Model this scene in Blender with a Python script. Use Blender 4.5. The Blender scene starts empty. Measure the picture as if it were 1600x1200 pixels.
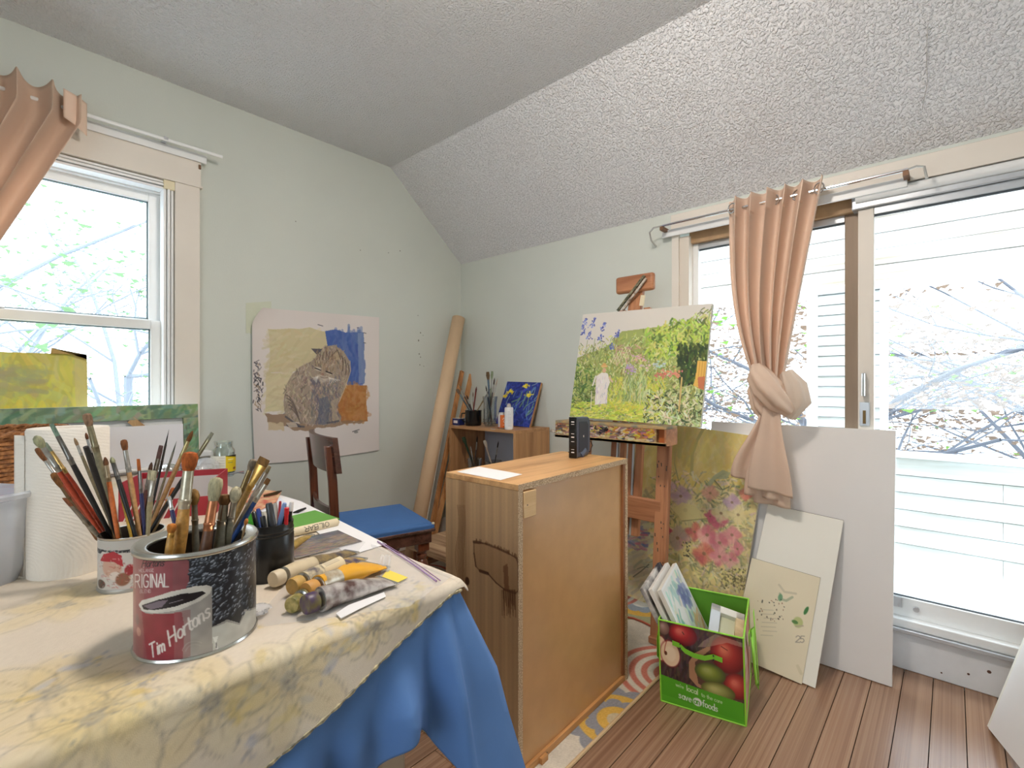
import bpy, math, random
import numpy as np
from mathutils import Vector, Matrix

random.seed(7); RNG = np.random.default_rng(7)
SC = bpy.context.scene
COL = SC.collection
R_ = math.radians

# ------------------------------------------------------------------ camera, sky, exposure
FPX = 761.0; EYE = 1.13
AX = math.radians(42.1)
CX, SX = math.cos(AX), math.sin(AX)            # forward = (CX, SX); right = (SX, -CX)
cam_d = bpy.data.cameras.new('camera'); cam = bpy.data.objects.new('camera', cam_d); COL.objects.link(cam)
cam.location = (0, 0, EYE); cam.rotation_euler = (R_(90), 0, R_(42.1 - 90))
cam_d.sensor_width = 36; cam_d.lens = FPX / 1600 * 36; cam_d.clip_start = 0.02; cam_d.clip_end = 200
SC.camera = cam
W = bpy.data.worlds.new('sky'); SC.world = W; W.use_nodes = True
bg = W.node_tree.nodes['Background']; bg.inputs[0].default_value = (0.80, 0.90, 1.0, 1); bg.inputs[1].default_value = 3.5
SC.view_settings.view_transform = 'Standard'; SC.view_settings.look = 'None'
SC.view_settings.exposure = 0.86; SC.view_settings.gamma = 1.0; SC.view_settings.use_curve_mapping = False
SC.cycles.use_denoising = True
SC.cycles.max_bounces = 8; SC.cycles.diffuse_bounces = 5; SC.cycles.transparent_max_bounces = 16
SC.cycles.caustics_reflective = False; SC.cycles.caustics_refractive = False
SC.cycles.sample_clamp_indirect = 6.0

XC0 = -1.75
def portal(name, loc, rot, sx, sy):
    l = bpy.data.lights.new(name, 'AREA'); l.shape = 'RECTANGLE'; l.size = sx; l.size_y = sy; l.cycles.is_portal = True
    o = bpy.data.objects.new(name, l); COL.objects.link(o); o.location = loc; o.rotation_euler = rot
portal('window_portal', (-0.07, 2.93, 1.43), (R_(-90), 0, 0), 1.4, 1.36)
portal('fill_window_portal', (XC0 - .16, .0, 1.45), (0, R_(-90), 0), 1.3, 1.5)  # for the unseen window added as fill
portal('door_portal', (2.64, 0.27, 1.04), (0, R_(90), 0), 1.8, 1.66)

# ------------------------------------------------------------------ picture measuring helpers
def ray(px, py):
    u = (px - 800) / FPX; v = (600 - py) / FPX
    return Vector((CX + SX * u, SX - CX * u, v))
def at_t(px, py, t): return Vector((0, 0, EYE)) + ray(px, py) * t
def on_z(px, py, z): d = ray(px, py); return Vector((0, 0, EYE)) + d * ((z - EYE) / d.z)
def on_x(px, py, x): d = ray(px, py); return Vector((0, 0, EYE)) + d * (x / d.x)
def on_y(px, py, y): d = ray(px, py); return Vector((0, 0, EYE)) + d * (y / d.y)
def depth(p): return p[0] * CX + p[1] * SX
def plane_map(O, U, V):
    O, U, V = Vector(O), Vector(U), Vector(V); n = U.cross(V)
    def f(px, py):
        d = ray(px, py); c = Vector((0, 0, EYE)); t = (O - c).dot(n) / d.dot(n); q = c + d * t - O
        return q.dot(U) / U.dot(U), 1 - q.dot(V) / V.dot(V)
    return f

# ------------------------------------------------------------------ colours and materials
def lin1(c): c = c / 255.0; return c / 12.92 if c <= 0.04045 else ((c + 0.055) / 1.055) ** 2.4
def sr(r, g, b): return (lin1(r), lin1(g), lin1(b), 1)
def srgb_to_lin(a): return np.where(a <= 0.04045, a / 12.92, ((a + 0.055) / 1.055) ** 2.4)
MATS = {}
def mat(name, col=(200, 200, 200), rough=0.6, metal=0.0, bump=0.0, bscale=60, var=0.0, vscale=6, stretch=(1, 1, 1), col2=None, spec=0.5,
        emit=0, bdist=0.004, detail=4, rnd=0.0, coat=0):
    if name in MATS: return MATS[name]
    m = bpy.data.materials.new(name); m.use_nodes = True; nt = m.node_tree; N = nt.nodes; L = nt.links
    b = N['Principled BSDF']; c = sr(*col)
    b.inputs['Base Color'].default_value = c; b.inputs['Roughness'].default_value = rough; b.inputs['Metallic'].default_value = metal
    b.inputs['Specular IOR Level'].default_value = spec
    if coat: b.inputs['Coat Weight'].default_value = coat
    if emit: b.inputs['Emission Color'].default_value = c; b.inputs['Emission Strength'].default_value = emit
    tc = N.new('ShaderNodeTexCoord'); mp = N.new('ShaderNodeMapping'); mp.inputs['Scale'].default_value = stretch
    L.new(tc.outputs['Object'], mp.inputs['Vector'])
    if var or col2:
        nz = N.new('ShaderNodeTexNoise'); nz.inputs['Scale'].default_value = vscale; nz.inputs['Detail'].default_value = detail
        L.new(mp.outputs['Vector'], nz.inputs['Vector'])
        rp = N.new('ShaderNodeValToRGB'); rp.color_ramp.elements[0].position = 0.35; rp.color_ramp.elements[1].position = 0.65
        d = sr(*col2) if col2 else tuple(x * (1 - var) for x in c[:3]) + (1,)
        rp.color_ramp.elements[0].color = d; rp.color_ramp.elements[1].color = c
        L.new(nz.outputs['Fac'], rp.inputs['Fac']); out = rp.outputs['Color']
        if rnd:
            oi = N.new('ShaderNodeObjectInfo'); hs = N.new('ShaderNodeHueSaturation'); mr = N.new('ShaderNodeMapRange')
            mr.inputs['To Min'].default_value = 1 - rnd; mr.inputs['To Max'].default_value = 1 + rnd
            L.new(oi.outputs['Random'], mr.inputs['Value']); L.new(mr.outputs['Result'], hs.inputs['Value']); L.new(out, hs.inputs['Color'])
            av = N.new('ShaderNodeVectorMath'); av.operation = 'ADD'; L.new(mp.outputs['Vector'], av.inputs[0])
            sc = N.new('ShaderNodeVectorMath'); sc.operation = 'SCALE'; sc.inputs[0].default_value = (37, 91, 53)
            L.new(oi.outputs['Random'], sc.inputs['Scale']); L.new(sc.outputs[0], av.inputs[1]); L.new(av.outputs[0], nz.inputs['Vector'])
            out = hs.outputs['Color']
        L.new(out, b.inputs['Base Color'])
    if bump:
        nb = N.new('ShaderNodeTexNoise'); nb.inputs['Scale'].default_value = bscale; nb.inputs['Detail'].default_value = 3
        L.new(mp.outputs['Vector'], nb.inputs['Vector'])
        bp = N.new('ShaderNodeBump'); bp.inputs['Strength'].default_value = bump; bp.inputs['Distance'].default_value = bdist
        L.new(nb.outputs['Fac'], bp.inputs['Height']); L.new(bp.outputs['Normal'], b.inputs['Normal'])
    MATS[name] = m; return m
def wood(name, light, dark, axis='z', scale=5, rough=0.5, bump=0.15, ring=1.0, rnd=0.0, coat=0):
    """Grain running along one axis: stretched noise with bands."""
    if name in MATS: return MATS[name]
    m = bpy.data.materials.new(name); m.use_nodes = True; nt = m.node_tree; N = nt.nodes; L = nt.links; b = N['Principled BSDF']
    tc = N.new('ShaderNodeTexCoord'); mp = N.new('ShaderNodeMapping')
    s = {'x': (0.06, 1, 1), 'y': (1, 0.06, 1), 'z': (1, 1, 0.06)}[axis]
    mp.inputs['Scale'].default_value = tuple(k * scale for k in s); L.new(tc.outputs['Object'], mp.inputs['Vector'])
    vec = mp.outputs['Vector']
    if rnd:
        oi = N.new('ShaderNodeObjectInfo'); sc = N.new('ShaderNodeVectorMath'); sc.operation = 'SCALE'; sc.inputs[0].default_value = (37, 91, 53)
        av = N.new('ShaderNodeVectorMath'); av.operation = 'ADD'; L.new(oi.outputs['Random'], sc.inputs['Scale']); L.new(vec, av.inputs[0]); L.new(sc.outputs[0], av.inputs[1]); vec = av.outputs[0]
    nz = N.new('ShaderNodeTexNoise'); nz.inputs['Scale'].default_value = 3.0; nz.inputs['Detail'].default_value = 7; nz.inputs['Distortion'].default_value = 0.6 * ring
    L.new(vec, nz.inputs['Vector'])
    n2 = N.new('ShaderNodeTexNoise'); n2.inputs['Scale'].default_value = 22; n2.inputs['Detail'].default_value = 3; L.new(vec, n2.inputs['Vector'])
    mx = N.new('ShaderNodeMath'); mx.operation = 'MULTIPLY_ADD'; mx.inputs[1].default_value = 0.35; L.new(n2.outputs['Fac'], mx.inputs[0]); L.new(nz.outputs['Fac'], mx.inputs[2])
    rp = N.new('ShaderNodeValToRGB'); rp.color_ramp.elements[0].position = 0.48; rp.color_ramp.elements[1].position = 0.82
    rp.color_ramp.elements[0].color = sr(*dark); rp.color_ramp.elements[1].color = sr(*light); L.new(mx.outputs[0], rp.inputs['Fac'])
    out = rp.outputs['Color']
    if rnd:
        hs = N.new('ShaderNodeHueSaturation'); mr = N.new('ShaderNodeMapRange'); mr.inputs['To Min'].default_value = 1 - rnd; mr.inputs['To Max'].default_value = 1 + rnd
        L.new(oi.outputs['Random'], mr.inputs['Value']); L.new(mr.outputs['Result'], hs.inputs['Value']); L.new(out, hs.inputs['Color']); out = hs.outputs['Color']
    L.new(out, b.inputs['Base Color']); b.inputs['Roughness'].default_value = rough
    if coat: b.inputs['Coat Weight'].default_value = coat; b.inputs['Coat Roughness'].default_value = 0.2
    bp = N.new('ShaderNodeBump'); bp.inputs['Strength'].default_value = bump; bp.inputs['Distance'].default_value = 0.002
    L.new(mx.outputs[0], bp.inputs['Height']); L.new(bp.outputs['Normal'], b.inputs['Normal'])
    MATS[name] = m; return m
def thin_glass(name, tint=(1, 1, 1), fac=0.07, rough=0.02):
    if name in MATS: return MATS[name]
    m = bpy.data.materials.new(name); m.use_nodes = True; nt = m.node_tree; N = nt.nodes; L = nt.links
    N.remove(N['Principled BSDF']); o = N['Material Output']
    t = N.new('ShaderNodeBsdfTransparent'); t.inputs[0].default_value = tint + (1,)
    g = N.new('ShaderNodeBsdfGlossy'); g.inputs['Roughness'].default_value = rough; g.inputs[0].default_value = (1, 1, 1, 1)
    x = N.new('ShaderNodeMixShader'); x.inputs[0].default_value = fac
    L.new(t.outputs[0], x.inputs[1]); L.new(g.outputs[0], x.inputs[2]); L.new(x.outputs[0], o.inputs[0])
    MATS[name] = m; return m
def jar_glass(name, tint=(0.93, 0.97, 0.96), edge=0.75):
    """Thin-walled glass: clear face on, brighter and reflecting at grazing angles."""
    if name in MATS: return MATS[name]
    m = thin_glass(name, tint, 0.1, 0.03); nt = m.node_tree; N = nt.nodes; L = nt.links
    lw = N.new('ShaderNodeLayerWeight'); lw.inputs[0].default_value = 0.35
    mr = N.new('ShaderNodeMapRange'); mr.inputs['To Min'].default_value = 0.06; mr.inputs['To Max'].default_value = edge
    L.new(lw.outputs['Facing'], mr.inputs['Value']); L.new(mr.outputs[0], N['Mix Shader'].inputs[0])
    return m
def milky(name, col, fac=0.5, rough=0.3):
    """Translucent plastic: part see-through, part diffuse."""
    if name in MATS: return MATS[name]
    m = bpy.data.materials.new(name); m.use_nodes = True; nt = m.node_tree; N = nt.nodes; L = nt.links
    b = N['Principled BSDF']; b.inputs['Base Color'].default_value = sr(*col); b.inputs['Roughness'].default_value = rough
    t = N.new('ShaderNodeBsdfTransparent'); x = N.new('ShaderNodeMixShader'); x.inputs[0].default_value = fac
    L.new(t.outputs[0], x.inputs[1]); L.new(b.outputs[0], x.inputs[2]); L.new(x.outputs[0], N['Material Output'].inputs[0])
    MATS[name] = m; return m
def leafy(name, col, tr=0.5):
    if name in MATS: return MATS[name]
    m = bpy.data.materials.new(name); m.use_nodes = True; nt = m.node_tree; N = nt.nodes; L = nt.links
    N.remove(N['Principled BSDF'])
    d = N.new('ShaderNodeBsdfDiffuse'); d.inputs[0].default_value = sr(*col); t = N.new('ShaderNodeBsdfTranslucent'); t.inputs[0].default_value = sr(*col)
    x = N.new('ShaderNodeMixShader'); x.inputs[0].default_value = tr
    L.new(d.outputs[0], x.inputs[1]); L.new(t.outputs[0], x.inputs[2]); L.new(x.outputs[0], N['Material Output'].inputs[0])
    MATS[name] = m; return m
def curtain_cloth(name, col, tr=0.35):
    if name in MATS: return MATS[name]
    m = mat(name, col, .85, var=.06, vscale=4, bump=.12, bscale=800, bdist=.0008); nt = m.node_tree; N = nt.nodes; L = nt.links
    t = N.new('ShaderNodeBsdfTranslucent'); t.inputs[0].default_value = sr(*col); x = N.new('ShaderNodeMixShader'); x.inputs[0].default_value = tr
    L.new(N['Principled BSDF'].outputs[0], x.inputs[1]); L.new(t.outputs[0], x.inputs[2]); L.new(x.outputs[0], N['Material Output'].inputs[0])
    return m
def painted(name, rough=0.6, bump=0.0, bscale=300, coat=0, spec=0.4):
    """Colour comes from the pigment stored on the surface's points."""
    if name in MATS: return MATS[name]
    m = bpy.data.materials.new(name); m.use_nodes = True; nt = m.node_tree; N = nt.nodes; L = nt.links; b = N['Principled BSDF']
    a = N.new('ShaderNodeAttribute'); a.attribute_name = 'pigment'; L.new(a.outputs['Color'], b.inputs['Base Color'])
    b.inputs['Roughness'].default_value = rough; b.inputs['Specular IOR Level'].default_value = spec
    if coat: b.inputs['Coat Weight'].default_value = coat
    if bump:
        tc = N.new('ShaderNodeTexCoord'); nb = N.new('ShaderNodeTexNoise'); nb.inputs['Scale'].default_value = bscale; L.new(tc.outputs['Object'], nb.inputs['Vector'])
        bp = N.new('ShaderNodeBump'); bp.inputs['Strength'].default_value = bump; bp.inputs['Distance'].default_value = 0.002
        L.new(nb.outputs['Fac'], bp.inputs['Height']); L.new(bp.outputs['Normal'], b.inputs['Normal'])
    MATS[name] = m; return m

# ------------------------------------------------------------------ mesh helpers
def tag(o, label=None, cat=None, group=None, kind=None):
    if label: o['label'] = label
    if cat: o['category'] = cat
    if group: o['group'] = group
    if kind: o['kind'] = kind
    return o
WL = {}
def thing(name, loc, label=None, cat=None, group=None, kind=None):
    o = bpy.data.objects.new(name, None); COL.objects.link(o); o.location = loc; o.empty_display_size = 0.05
    WL[o.name] = Vector(loc); return tag(o, label, cat, group, kind)
def link(name, me, parent=None):
    o = bpy.data.objects.new(name, me); COL.objects.link(o)
    if parent: o.parent = parent; WL[o.name] = WL[parent.name]
    return o
class MB:
    def __init__(s): s.v = []; s.f = []
    def add(s, vs, fs):
        o = len(s.v); s.v += [tuple(p) for p in vs]; s.f += [tuple(i + o for i in f) for f in fs]; return s
    def box(s, x0, x1, y0, y1, z0, z1):
        x0, x1 = sorted((x0, x1)); y0, y1 = sorted((y0, y1)); z0, z1 = sorted((z0, z1))
        return s.obox((x0, y0, z0), (x1 - x0, 0, 0), (0, y1 - y0, 0), (0, 0, z1 - z0))
    def obox(s, O, U, V, Wv):
        O, U, V, Wv = Vector(O), Vector(U), Vector(V), Vector(Wv)
        if U.cross(V).dot(Wv) < 0: U, V = V, U
        vs = [O, O + U, O + U + V, O + V]; vs += [p + Wv for p in vs]
        return s.add(vs, [(3, 2, 1, 0), (4, 5, 6, 7), (0, 1, 5, 4), (1, 2, 6, 5), (2, 3, 7, 6), (3, 0, 4, 7)])
    def bar(s, A, B, w, h, up=(0, 0, 1)):
        """Rectangular bar from A to B: w across, h along up."""
        A, B, up = Vector(A), Vector(B), Vector(up); d = (B - A); e = d.cross(up).normalized(); u = e.cross(d).normalized()
        return s.obox(A - e * w / 2 - u * h / 2, e * w, u * h, d)
    def tube(s, pts, rad, n=8, caps=True, flat=None, e0=None):
        pts = [Vector(p) for p in pts]; k = len(pts)
        rad = rad if hasattr(rad, '__len__') else [rad] * k
        prev = None; vs = []
        for i, p in enumerate(pts):
            t = (pts[min(i + 1, k - 1)] - pts[max(i - 1, 0)]).normalized()
            if prev is None:
                a = Vector(e0) if e0 else (Vector((0, 0, 1)) if abs(t.z) < 0.9 else Vector((1, 0, 0)))
            else: a = prev
            a = (a - t * a.dot(t)).normalized(); b = t.cross(a); prev = a
            fl = flat[i] if flat else 1.0
            for j in range(n):
                an = 2 * math.pi * j / n; vs.append(p + a * (math.cos(an) * rad[i]) + b * (math.sin(an) * rad[i] * fl))
        fs = [(i * n + j, i * n + (j + 1) % n, (i + 1) * n + (j + 1) % n, (i + 1) * n + j) for i in range(k - 1) for j in range(n)]
        if caps: fs += [tuple(range(n - 1, -1, -1)), tuple((k - 1) * n + j for j in range(n))]
        return s.add(vs, fs)
    def lathe(s, prof, c=(0, 0, 0), n=32, cap0=True, cap1=True, sx=1.0, sy=1.0, rot=0.0, power=2.0):
        vs = []; fs = []; k = len(prof)
        for r, z in prof:
            for j in range(n):
                a = 2 * math.pi * j / n; q = 1.0
                if power != 2.0: q = (abs(math.cos(a)) ** power + abs(math.sin(a)) ** power) ** (-1 / power)
                x, y = r * q * math.cos(a) * sx, r * q * math.sin(a) * sy
                vs.append((c[0] + x * math.cos(rot) - y * math.sin(rot), c[1] + x * math.sin(rot) + y * math.cos(rot), c[2] + z))
        for i in range(k - 1):
            for j in range(n): fs.append((i * n + j, i * n + (j + 1) % n, (i + 1) * n + (j + 1) % n, (i + 1) * n + j))
        if cap0: fs.append(tuple(range(n - 1, -1, -1)))
        if cap1: fs.append(tuple((k - 1) * n + j for j in range(n)))
        return s.add(vs, fs)
    def grid(s, P, closed=False):
        P = np.asarray(P, float); nv, nu = P.shape[:2]
        idx = np.arange(nv * nu).reshape(nv, nu)
        fs = np.stack([idx[:-1, :-1], idx[1:, :-1], idx[1:, 1:], idx[:-1, 1:]], -1).reshape(-1, 4)
        return s.add(P.reshape(-1, 3), fs.tolist())
    def prism(s, poly, vec):
        k = len(poly); vec = Vector(vec); p = [Vector(q) for q in poly]
        nrm = Vector((0, 0, 0))
        for i in range(k): nrm += p[i].cross(p[(i + 1) % k])
        if nrm.dot(vec) > 0: p = p[::-1]
        vs = p + [q + vec for q in p]
        fs = [tuple(range(k)), tuple(range(2 * k - 1, k - 1, -1))] + [((i + 1) % k, i, k + i, k + (i + 1) % k) for i in range(k)]
        return s.add(vs, fs)
    def xf(s, M): s.v = [tuple(M @ Vector(p)) for p in s.v]; return s
    def build(s, name, m, parent=None, label=None, cat=None, group=None, kind=None, smooth=35, bev=0, seg=2, solid=0, sub=0, loc=None, double=False):
        me = bpy.data.meshes.new(name)
        off = WL[parent.name] if parent else (Vector(loc) if loc is not None else s.base())
        me.from_pydata([(p[0] - off[0], p[1] - off[1], p[2] - off[2]) for p in s.v], [], s.f)
        if smooth: me.shade_smooth(); me.set_sharp_from_angle(angle=R_(smooth))
        me.materials.append(m); me.update()
        o = link(name, me, parent)
        if not parent: o.location = off; WL[o.name] = Vector(off)
        if solid:
            q = o.modifiers.new('thickness', 'SOLIDIFY'); q.thickness = solid; q.offset = 0
        if bev:
            q = o.modifiers.new('edges', 'BEVEL'); q.width = bev; q.segments = seg; q.limit_method = 'ANGLE'; q.angle_limit = R_(40)
        if sub:
            q = o.modifiers.new('sub', 'SUBSURF'); q.levels = q.render_levels = sub
        return tag(o, label, cat, group, kind)
    def base(s):
        a = np.array(s.v); return Vector(((a[:, 0].min() + a[:, 0].max()) / 2, (a[:, 1].min() + a[:, 1].max()) / 2, a[:, 2].min()))

# ------------------------------------------------------------------ painting onto surfaces
def arc(cx, cy, rx, ry, a0, a1, n=10):
    return [(cx + rx * math.cos(R_(a0 + (a1 - a0) * i / n)), cy + ry * math.sin(R_(a0 + (a1 - a0) * i / n))) for i in range(n + 1)]
GL = {
 'A': [[(0, 0), (.3, 1), (.6, 0)], [(.11, .35), (.49, .35)]], 'B': [[(0, 0), (0, 1), (.38, 1), (.52, .9), (.52, .65), (.38, .54), (0, .54)], [(.38, .54), (.58, .42), (.58, .12), (.42, 0), (0, 0)]],
 'D': [[(0, 0), (0, 1), (.3, 1), (.56, .8), (.56, .2), (.3, 0), (0, 0)]], 'E': [[(.5, 0), (0, 0), (0, 1), (.5, 1)], [(0, .52), (.4, .52)]],
 'G': [[(.56, .8), (.45, .96), (.3, 1), (.1, .92), (0, .7), (0, .3), (.1, .08), (.3, 0), (.5, .06), (.57, .2), (.57, .46), (.34, .46)]],
 'I': [[(.1, 0), (.1, 1)]], 'L': [[(0, 1), (0, 0), (.48, 0)]], 'M': [[(0, 0), (0, 1), (.32, .3), (.64, 1), (.64, 0)]], 'N': [[(0, 0), (0, 1), (.55, 0), (.55, 1)]],
 'O': [arc(.29, .5, .29, .5, 0, 360, 16)], 'R': [[(0, 0), (0, 1), (.38, 1), (.54, .88), (.54, .6), (.38, .48), (0, .48)], [(.3, .48), (.58, 0)]],
 'T': [[(.28, 0), (.28, 1)], [(0, 1), (.56, 1)]], 'H': [[(0, 0), (0, 1)], [(.55, 0), (.55, 1)], [(0, .5), (.55, .5)]], 'W': [[(0, 1), (.16, 0), (.34, .8), (.52, 0), (.68, 1)]],
 'a': [arc(.22, .28, .21, .28, 0, 360, 12), [(.43, .56), (.43, 0)]], 'c': [arc(.25, .28, .24, .28, 50, 310, 10)], 'd': [arc(.22, .28, .21, .28, 0, 360, 12), [(.43, 1), (.43, 0)]],
 'e': [[(.02, .3), (.44, .3)] + arc(.23, .28, .21, .28, 5, 310, 10)], 'f': [[(.14, 0), (.14, .8), (.22, .98), (.36, .98)], [(0, .56), (.32, .56)]],
 'h': [[(0, 0), (0, 1)], [(0, .4), (.14, .55), (.3, .55), (.38, .42), (.38, 0)]], 'i': [[(.06, 0), (.06, .56)], [(.06, .74), (.06, .8)]], 'l': [[(.06, 0), (.06, 1)]],
 'm': [[(0, 0), (0, .56)], [(0, .42), (.12, .55), (.24, .5), (.27, .36), (.27, 0)], [(.27, .42), (.38, .55), (.5, .5), (.54, .36), (.54, 0)]],
 'n': [[(0, 0), (0, .56)], [(0, .42), (.14, .55), (.3, .53), (.38, .4), (.38, 0)]], 'o': [arc(.23, .28, .22, .28, 0, 360, 12)], 'r': [[(0, 0), (0, .56)], [(0, .4), (.12, .54), (.28, .55)]],
 's': [[(.36, .48), (.24, .56), (.08, .52), (.04, .42), (.14, .32), (.28, .26), (.36, .15), (.28, .03), (.14, 0), (0, .07)]], 't': [[(.14, .85), (.14, .12), (.24, 0), (.34, .04)], [(0, .56), (.32, .56)]],
 'v': [[(0, .56), (.2, 0), (.4, .56)]], 'w': [[(0, .56), (.14, 0), (.28, .5), (.42, 0), (.56, .56)]], "'": [[(.05, 1), (.05, .78)]], ' ': [],
 '2': [arc(.26, .72, .26, .28, 170, -20, 8) + [(0, 0), (.54, 0)]], '5': [[(.5, 1), (.08, 1), (.04, .56)] + arc(.24, .32, .26, .3, 110, -140, 9)],
}
ADV = {' ': .35, 'I': .3, 'i': .22, 'l': .22, 'M': .8, 'm': .68, 'W': .8, 'w': .66, "'": .18, 't': .4, 'f': .4, 'r': .36}
class Paint:
    def __init__(s, w, h, col, fm=None):
        s.w, s.h = int(w), int(h); s.a = np.empty((s.h, s.w, 3)); s.a[:] = np.array(col) / 255.0; s.fm = fm; s.k = 1.0
    def p(s, x, y):
        if s.fm: u, v = s.fm(x, y); return u * s.w, v * s.h
        return x * s.w, y * s.h
    def _blend(s, x0, x1, y0, y1, m, col):
        c = np.array(col) / 255.0; r = s.a[y0:y1, x0:x1]; r += (c - r) * m[..., None]
    def _bb(s, xs, ys, pad):
        x0 = max(0, int(min(xs) - pad)); x1 = min(s.w, int(max(xs) + pad) + 2); y0 = max(0, int(min(ys) - pad)); y1 = min(s.h, int(max(ys) + pad) + 2)
        return (x0, x1, y0, y1) if x1 > x0 and y1 > y0 else None
    def line(s, pts, wd, col, a=1.0, raw=False, soft=0.8):
        q = pts if raw else [s.p(*t) for t in pts]; wd = wd * (1 if raw else s.k)
        b = s._bb([t[0] for t in q], [t[1] for t in q], wd + 1)
        if not b: return s
        X, Y = np.meshgrid(np.arange(b[0], b[1]) + .5, np.arange(b[2], b[3]) + .5); D = np.full(X.shape, 1e9)
        for (ax, ay), (bx, by) in zip(q[:-1], q[1:]):
            dx, dy = bx - ax, by - ay; l2 = dx * dx + dy * dy + 1e-9; t = np.clip(((X - ax) * dx + (Y - ay) * dy) / l2, 0, 1)
            D = np.minimum(D, (X - ax - t * dx) ** 2 + (Y - ay - t * dy) ** 2)
        s._blend(*b, np.clip((wd / 2 - np.sqrt(D)) / soft + .5, 0, 1) * a, col); return s
    def poly(s, pts, col, a=1.0, raw=False, rag=0.0):
        q = pts if raw else [s.p(*t) for t in pts]; b = s._bb([t[0] for t in q], [t[1] for t in q], 2 + rag)
        if not b: return s
        X, Y = np.meshgrid(np.arange(b[0], b[1]) + .5, np.arange(b[2], b[3]) + .5)
        if rag: X = X + (smooth_noise(*X.shape, 4) - .5) * rag * 2; Y = Y + (smooth_noise(*X.shape, 4) - .5) * rag * 2
        m = np.zeros(X.shape, bool); k = len(q)
        for i in range(k):
            (x1, y1), (x2, y2) = q[i], q[(i + 1) % k]
            if y1 == y2: continue
            m ^= ((y1 > Y) != (y2 > Y)) & (X < (x2 - x1) * (Y - y1) / (y2 - y1) + x1)
        s._blend(*b, m * a, col); return s
    def ell(s, x, y, rx, ry, col, a=1.0, ang=0.0, raw=False, soft=0.25):
        cx, cy = (x, y) if raw else s.p(x, y); k = 1 if raw else s.k; rx, ry = max(rx * k, .4), max(ry * k, .4)
        b = s._bb([cx], [cy], max(rx, ry) * 1.3 + 1)
        if not b: return s
        X, Y = np.meshgrid(np.arange(b[0], b[1]) + .5 - cx, np.arange(b[2], b[3]) + .5 - cy); c, n = math.cos(R_(ang)), math.sin(R_(ang))
        d = np.sqrt(((X * c + Y * n) / rx) ** 2 + ((-X * n + Y * c) / ry) ** 2)
        s._blend(*b, np.clip((1 - d) / soft + .5, 0, 1) * a, col); return s
    def strokes(s, n, box, cols, ln=(6, 12), wd=(1.5, 3), ang=(0, 180), a=.9, jit=14, inside=None):
        for _ in range(n):
            x = random.uniform(box[0], box[1]); y = random.uniform(box[2], box[3])
            if inside and not inside(x, y): continue
            c = [min(255, max(0, t + random.uniform(-jit, jit))) for t in random.choice(cols)]
            g = R_(random.uniform(*ang)); l = random.uniform(*ln) * s.k / 2; X, Y = s.p(x, y)
            bend = random.uniform(-.25, .25) * l
            s.line([(X - math.cos(g) * l, Y + math.sin(g) * l), (X + math.sin(g) * bend, Y + math.cos(g) * bend), (X + math.cos(g) * l, Y - math.sin(g) * l)], random.uniform(*wd) * s.k, c, a, raw=True)
        return s
    def text(s, t, x, y, hgt, col, wd=1.0, dx=(1, 0), dy=(0, -1), track=1.0, sh=0.0, a=1.0):
        """Letters along dx with up direction dy, hgt = cap height, in the surface's own coordinates."""
        cur = 0.0
        for ch in t:
            for st in GL.get(ch, []):
                pts = [(x + ((cur + gx + gy * sh) * dx[0] + gy * dy[0]) * hgt, y + ((cur + gx + gy * sh) * dx[1] + gy * dy[1]) * hgt) for gx, gy in st]
                s.line(pts, wd, col, a)
            cur += ADV.get(ch, .74 if ch.isupper() else .56) * track
        return s
    def mottle(s, amt, cell=20, tint=None):
        n = smooth_noise(s.h, s.w, max(2, s.h // cell)) - .5
        s.a = np.clip(s.a * (1 + n[..., None] * amt * 2), 0, 1); return s
    def grain(s, amt):
        s.a = np.clip(s.a + (RNG.random((s.h, s.w, 1)) - .5) * amt, 0, 1); return s
    def sample(s, U, V):
        x = np.clip(U * s.w - .5, 0, s.w - 1.001); y = np.clip(V * s.h - .5, 0, s.h - 1.001)
        i = x.astype(int); j = y.astype(int); fx = (x - i)[..., None]; fy = (y - j)[..., None]; A = s.a
        i1 = np.minimum(i + 1, s.w - 1); j1 = np.minimum(j + 1, s.h - 1)
        return (A[j, i] * (1 - fx) + A[j, i1] * fx) * (1 - fy) + (A[j1, i] * (1 - fx) + A[j1, i1] * fx) * fy
def smooth_noise(h, w, cells):
    cells = max(2, int(cells)); cw = max(2, int(cells * w / max(h, 1)) + 1); g = RNG.random((cells + 2, cw + 2))
    y = np.linspace(0, cells, h); x = np.linspace(0, cw, w); j = np.minimum(y.astype(int), cells); i = np.minimum(x.astype(int), cw)
    fy = (y - j)[:, None]; fx = (x - i)[None]; fy = fy * fy * (3 - 2 * fy); fx = fx * fx * (3 - 2 * fx)
    return (g[j][:, i] * (1 - fx) + g[j][:, i + 1] * fx) * (1 - fy) + (g[j + 1][:, i] * (1 - fx) + g[j + 1][:, i + 1] * fx) * fy
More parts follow.
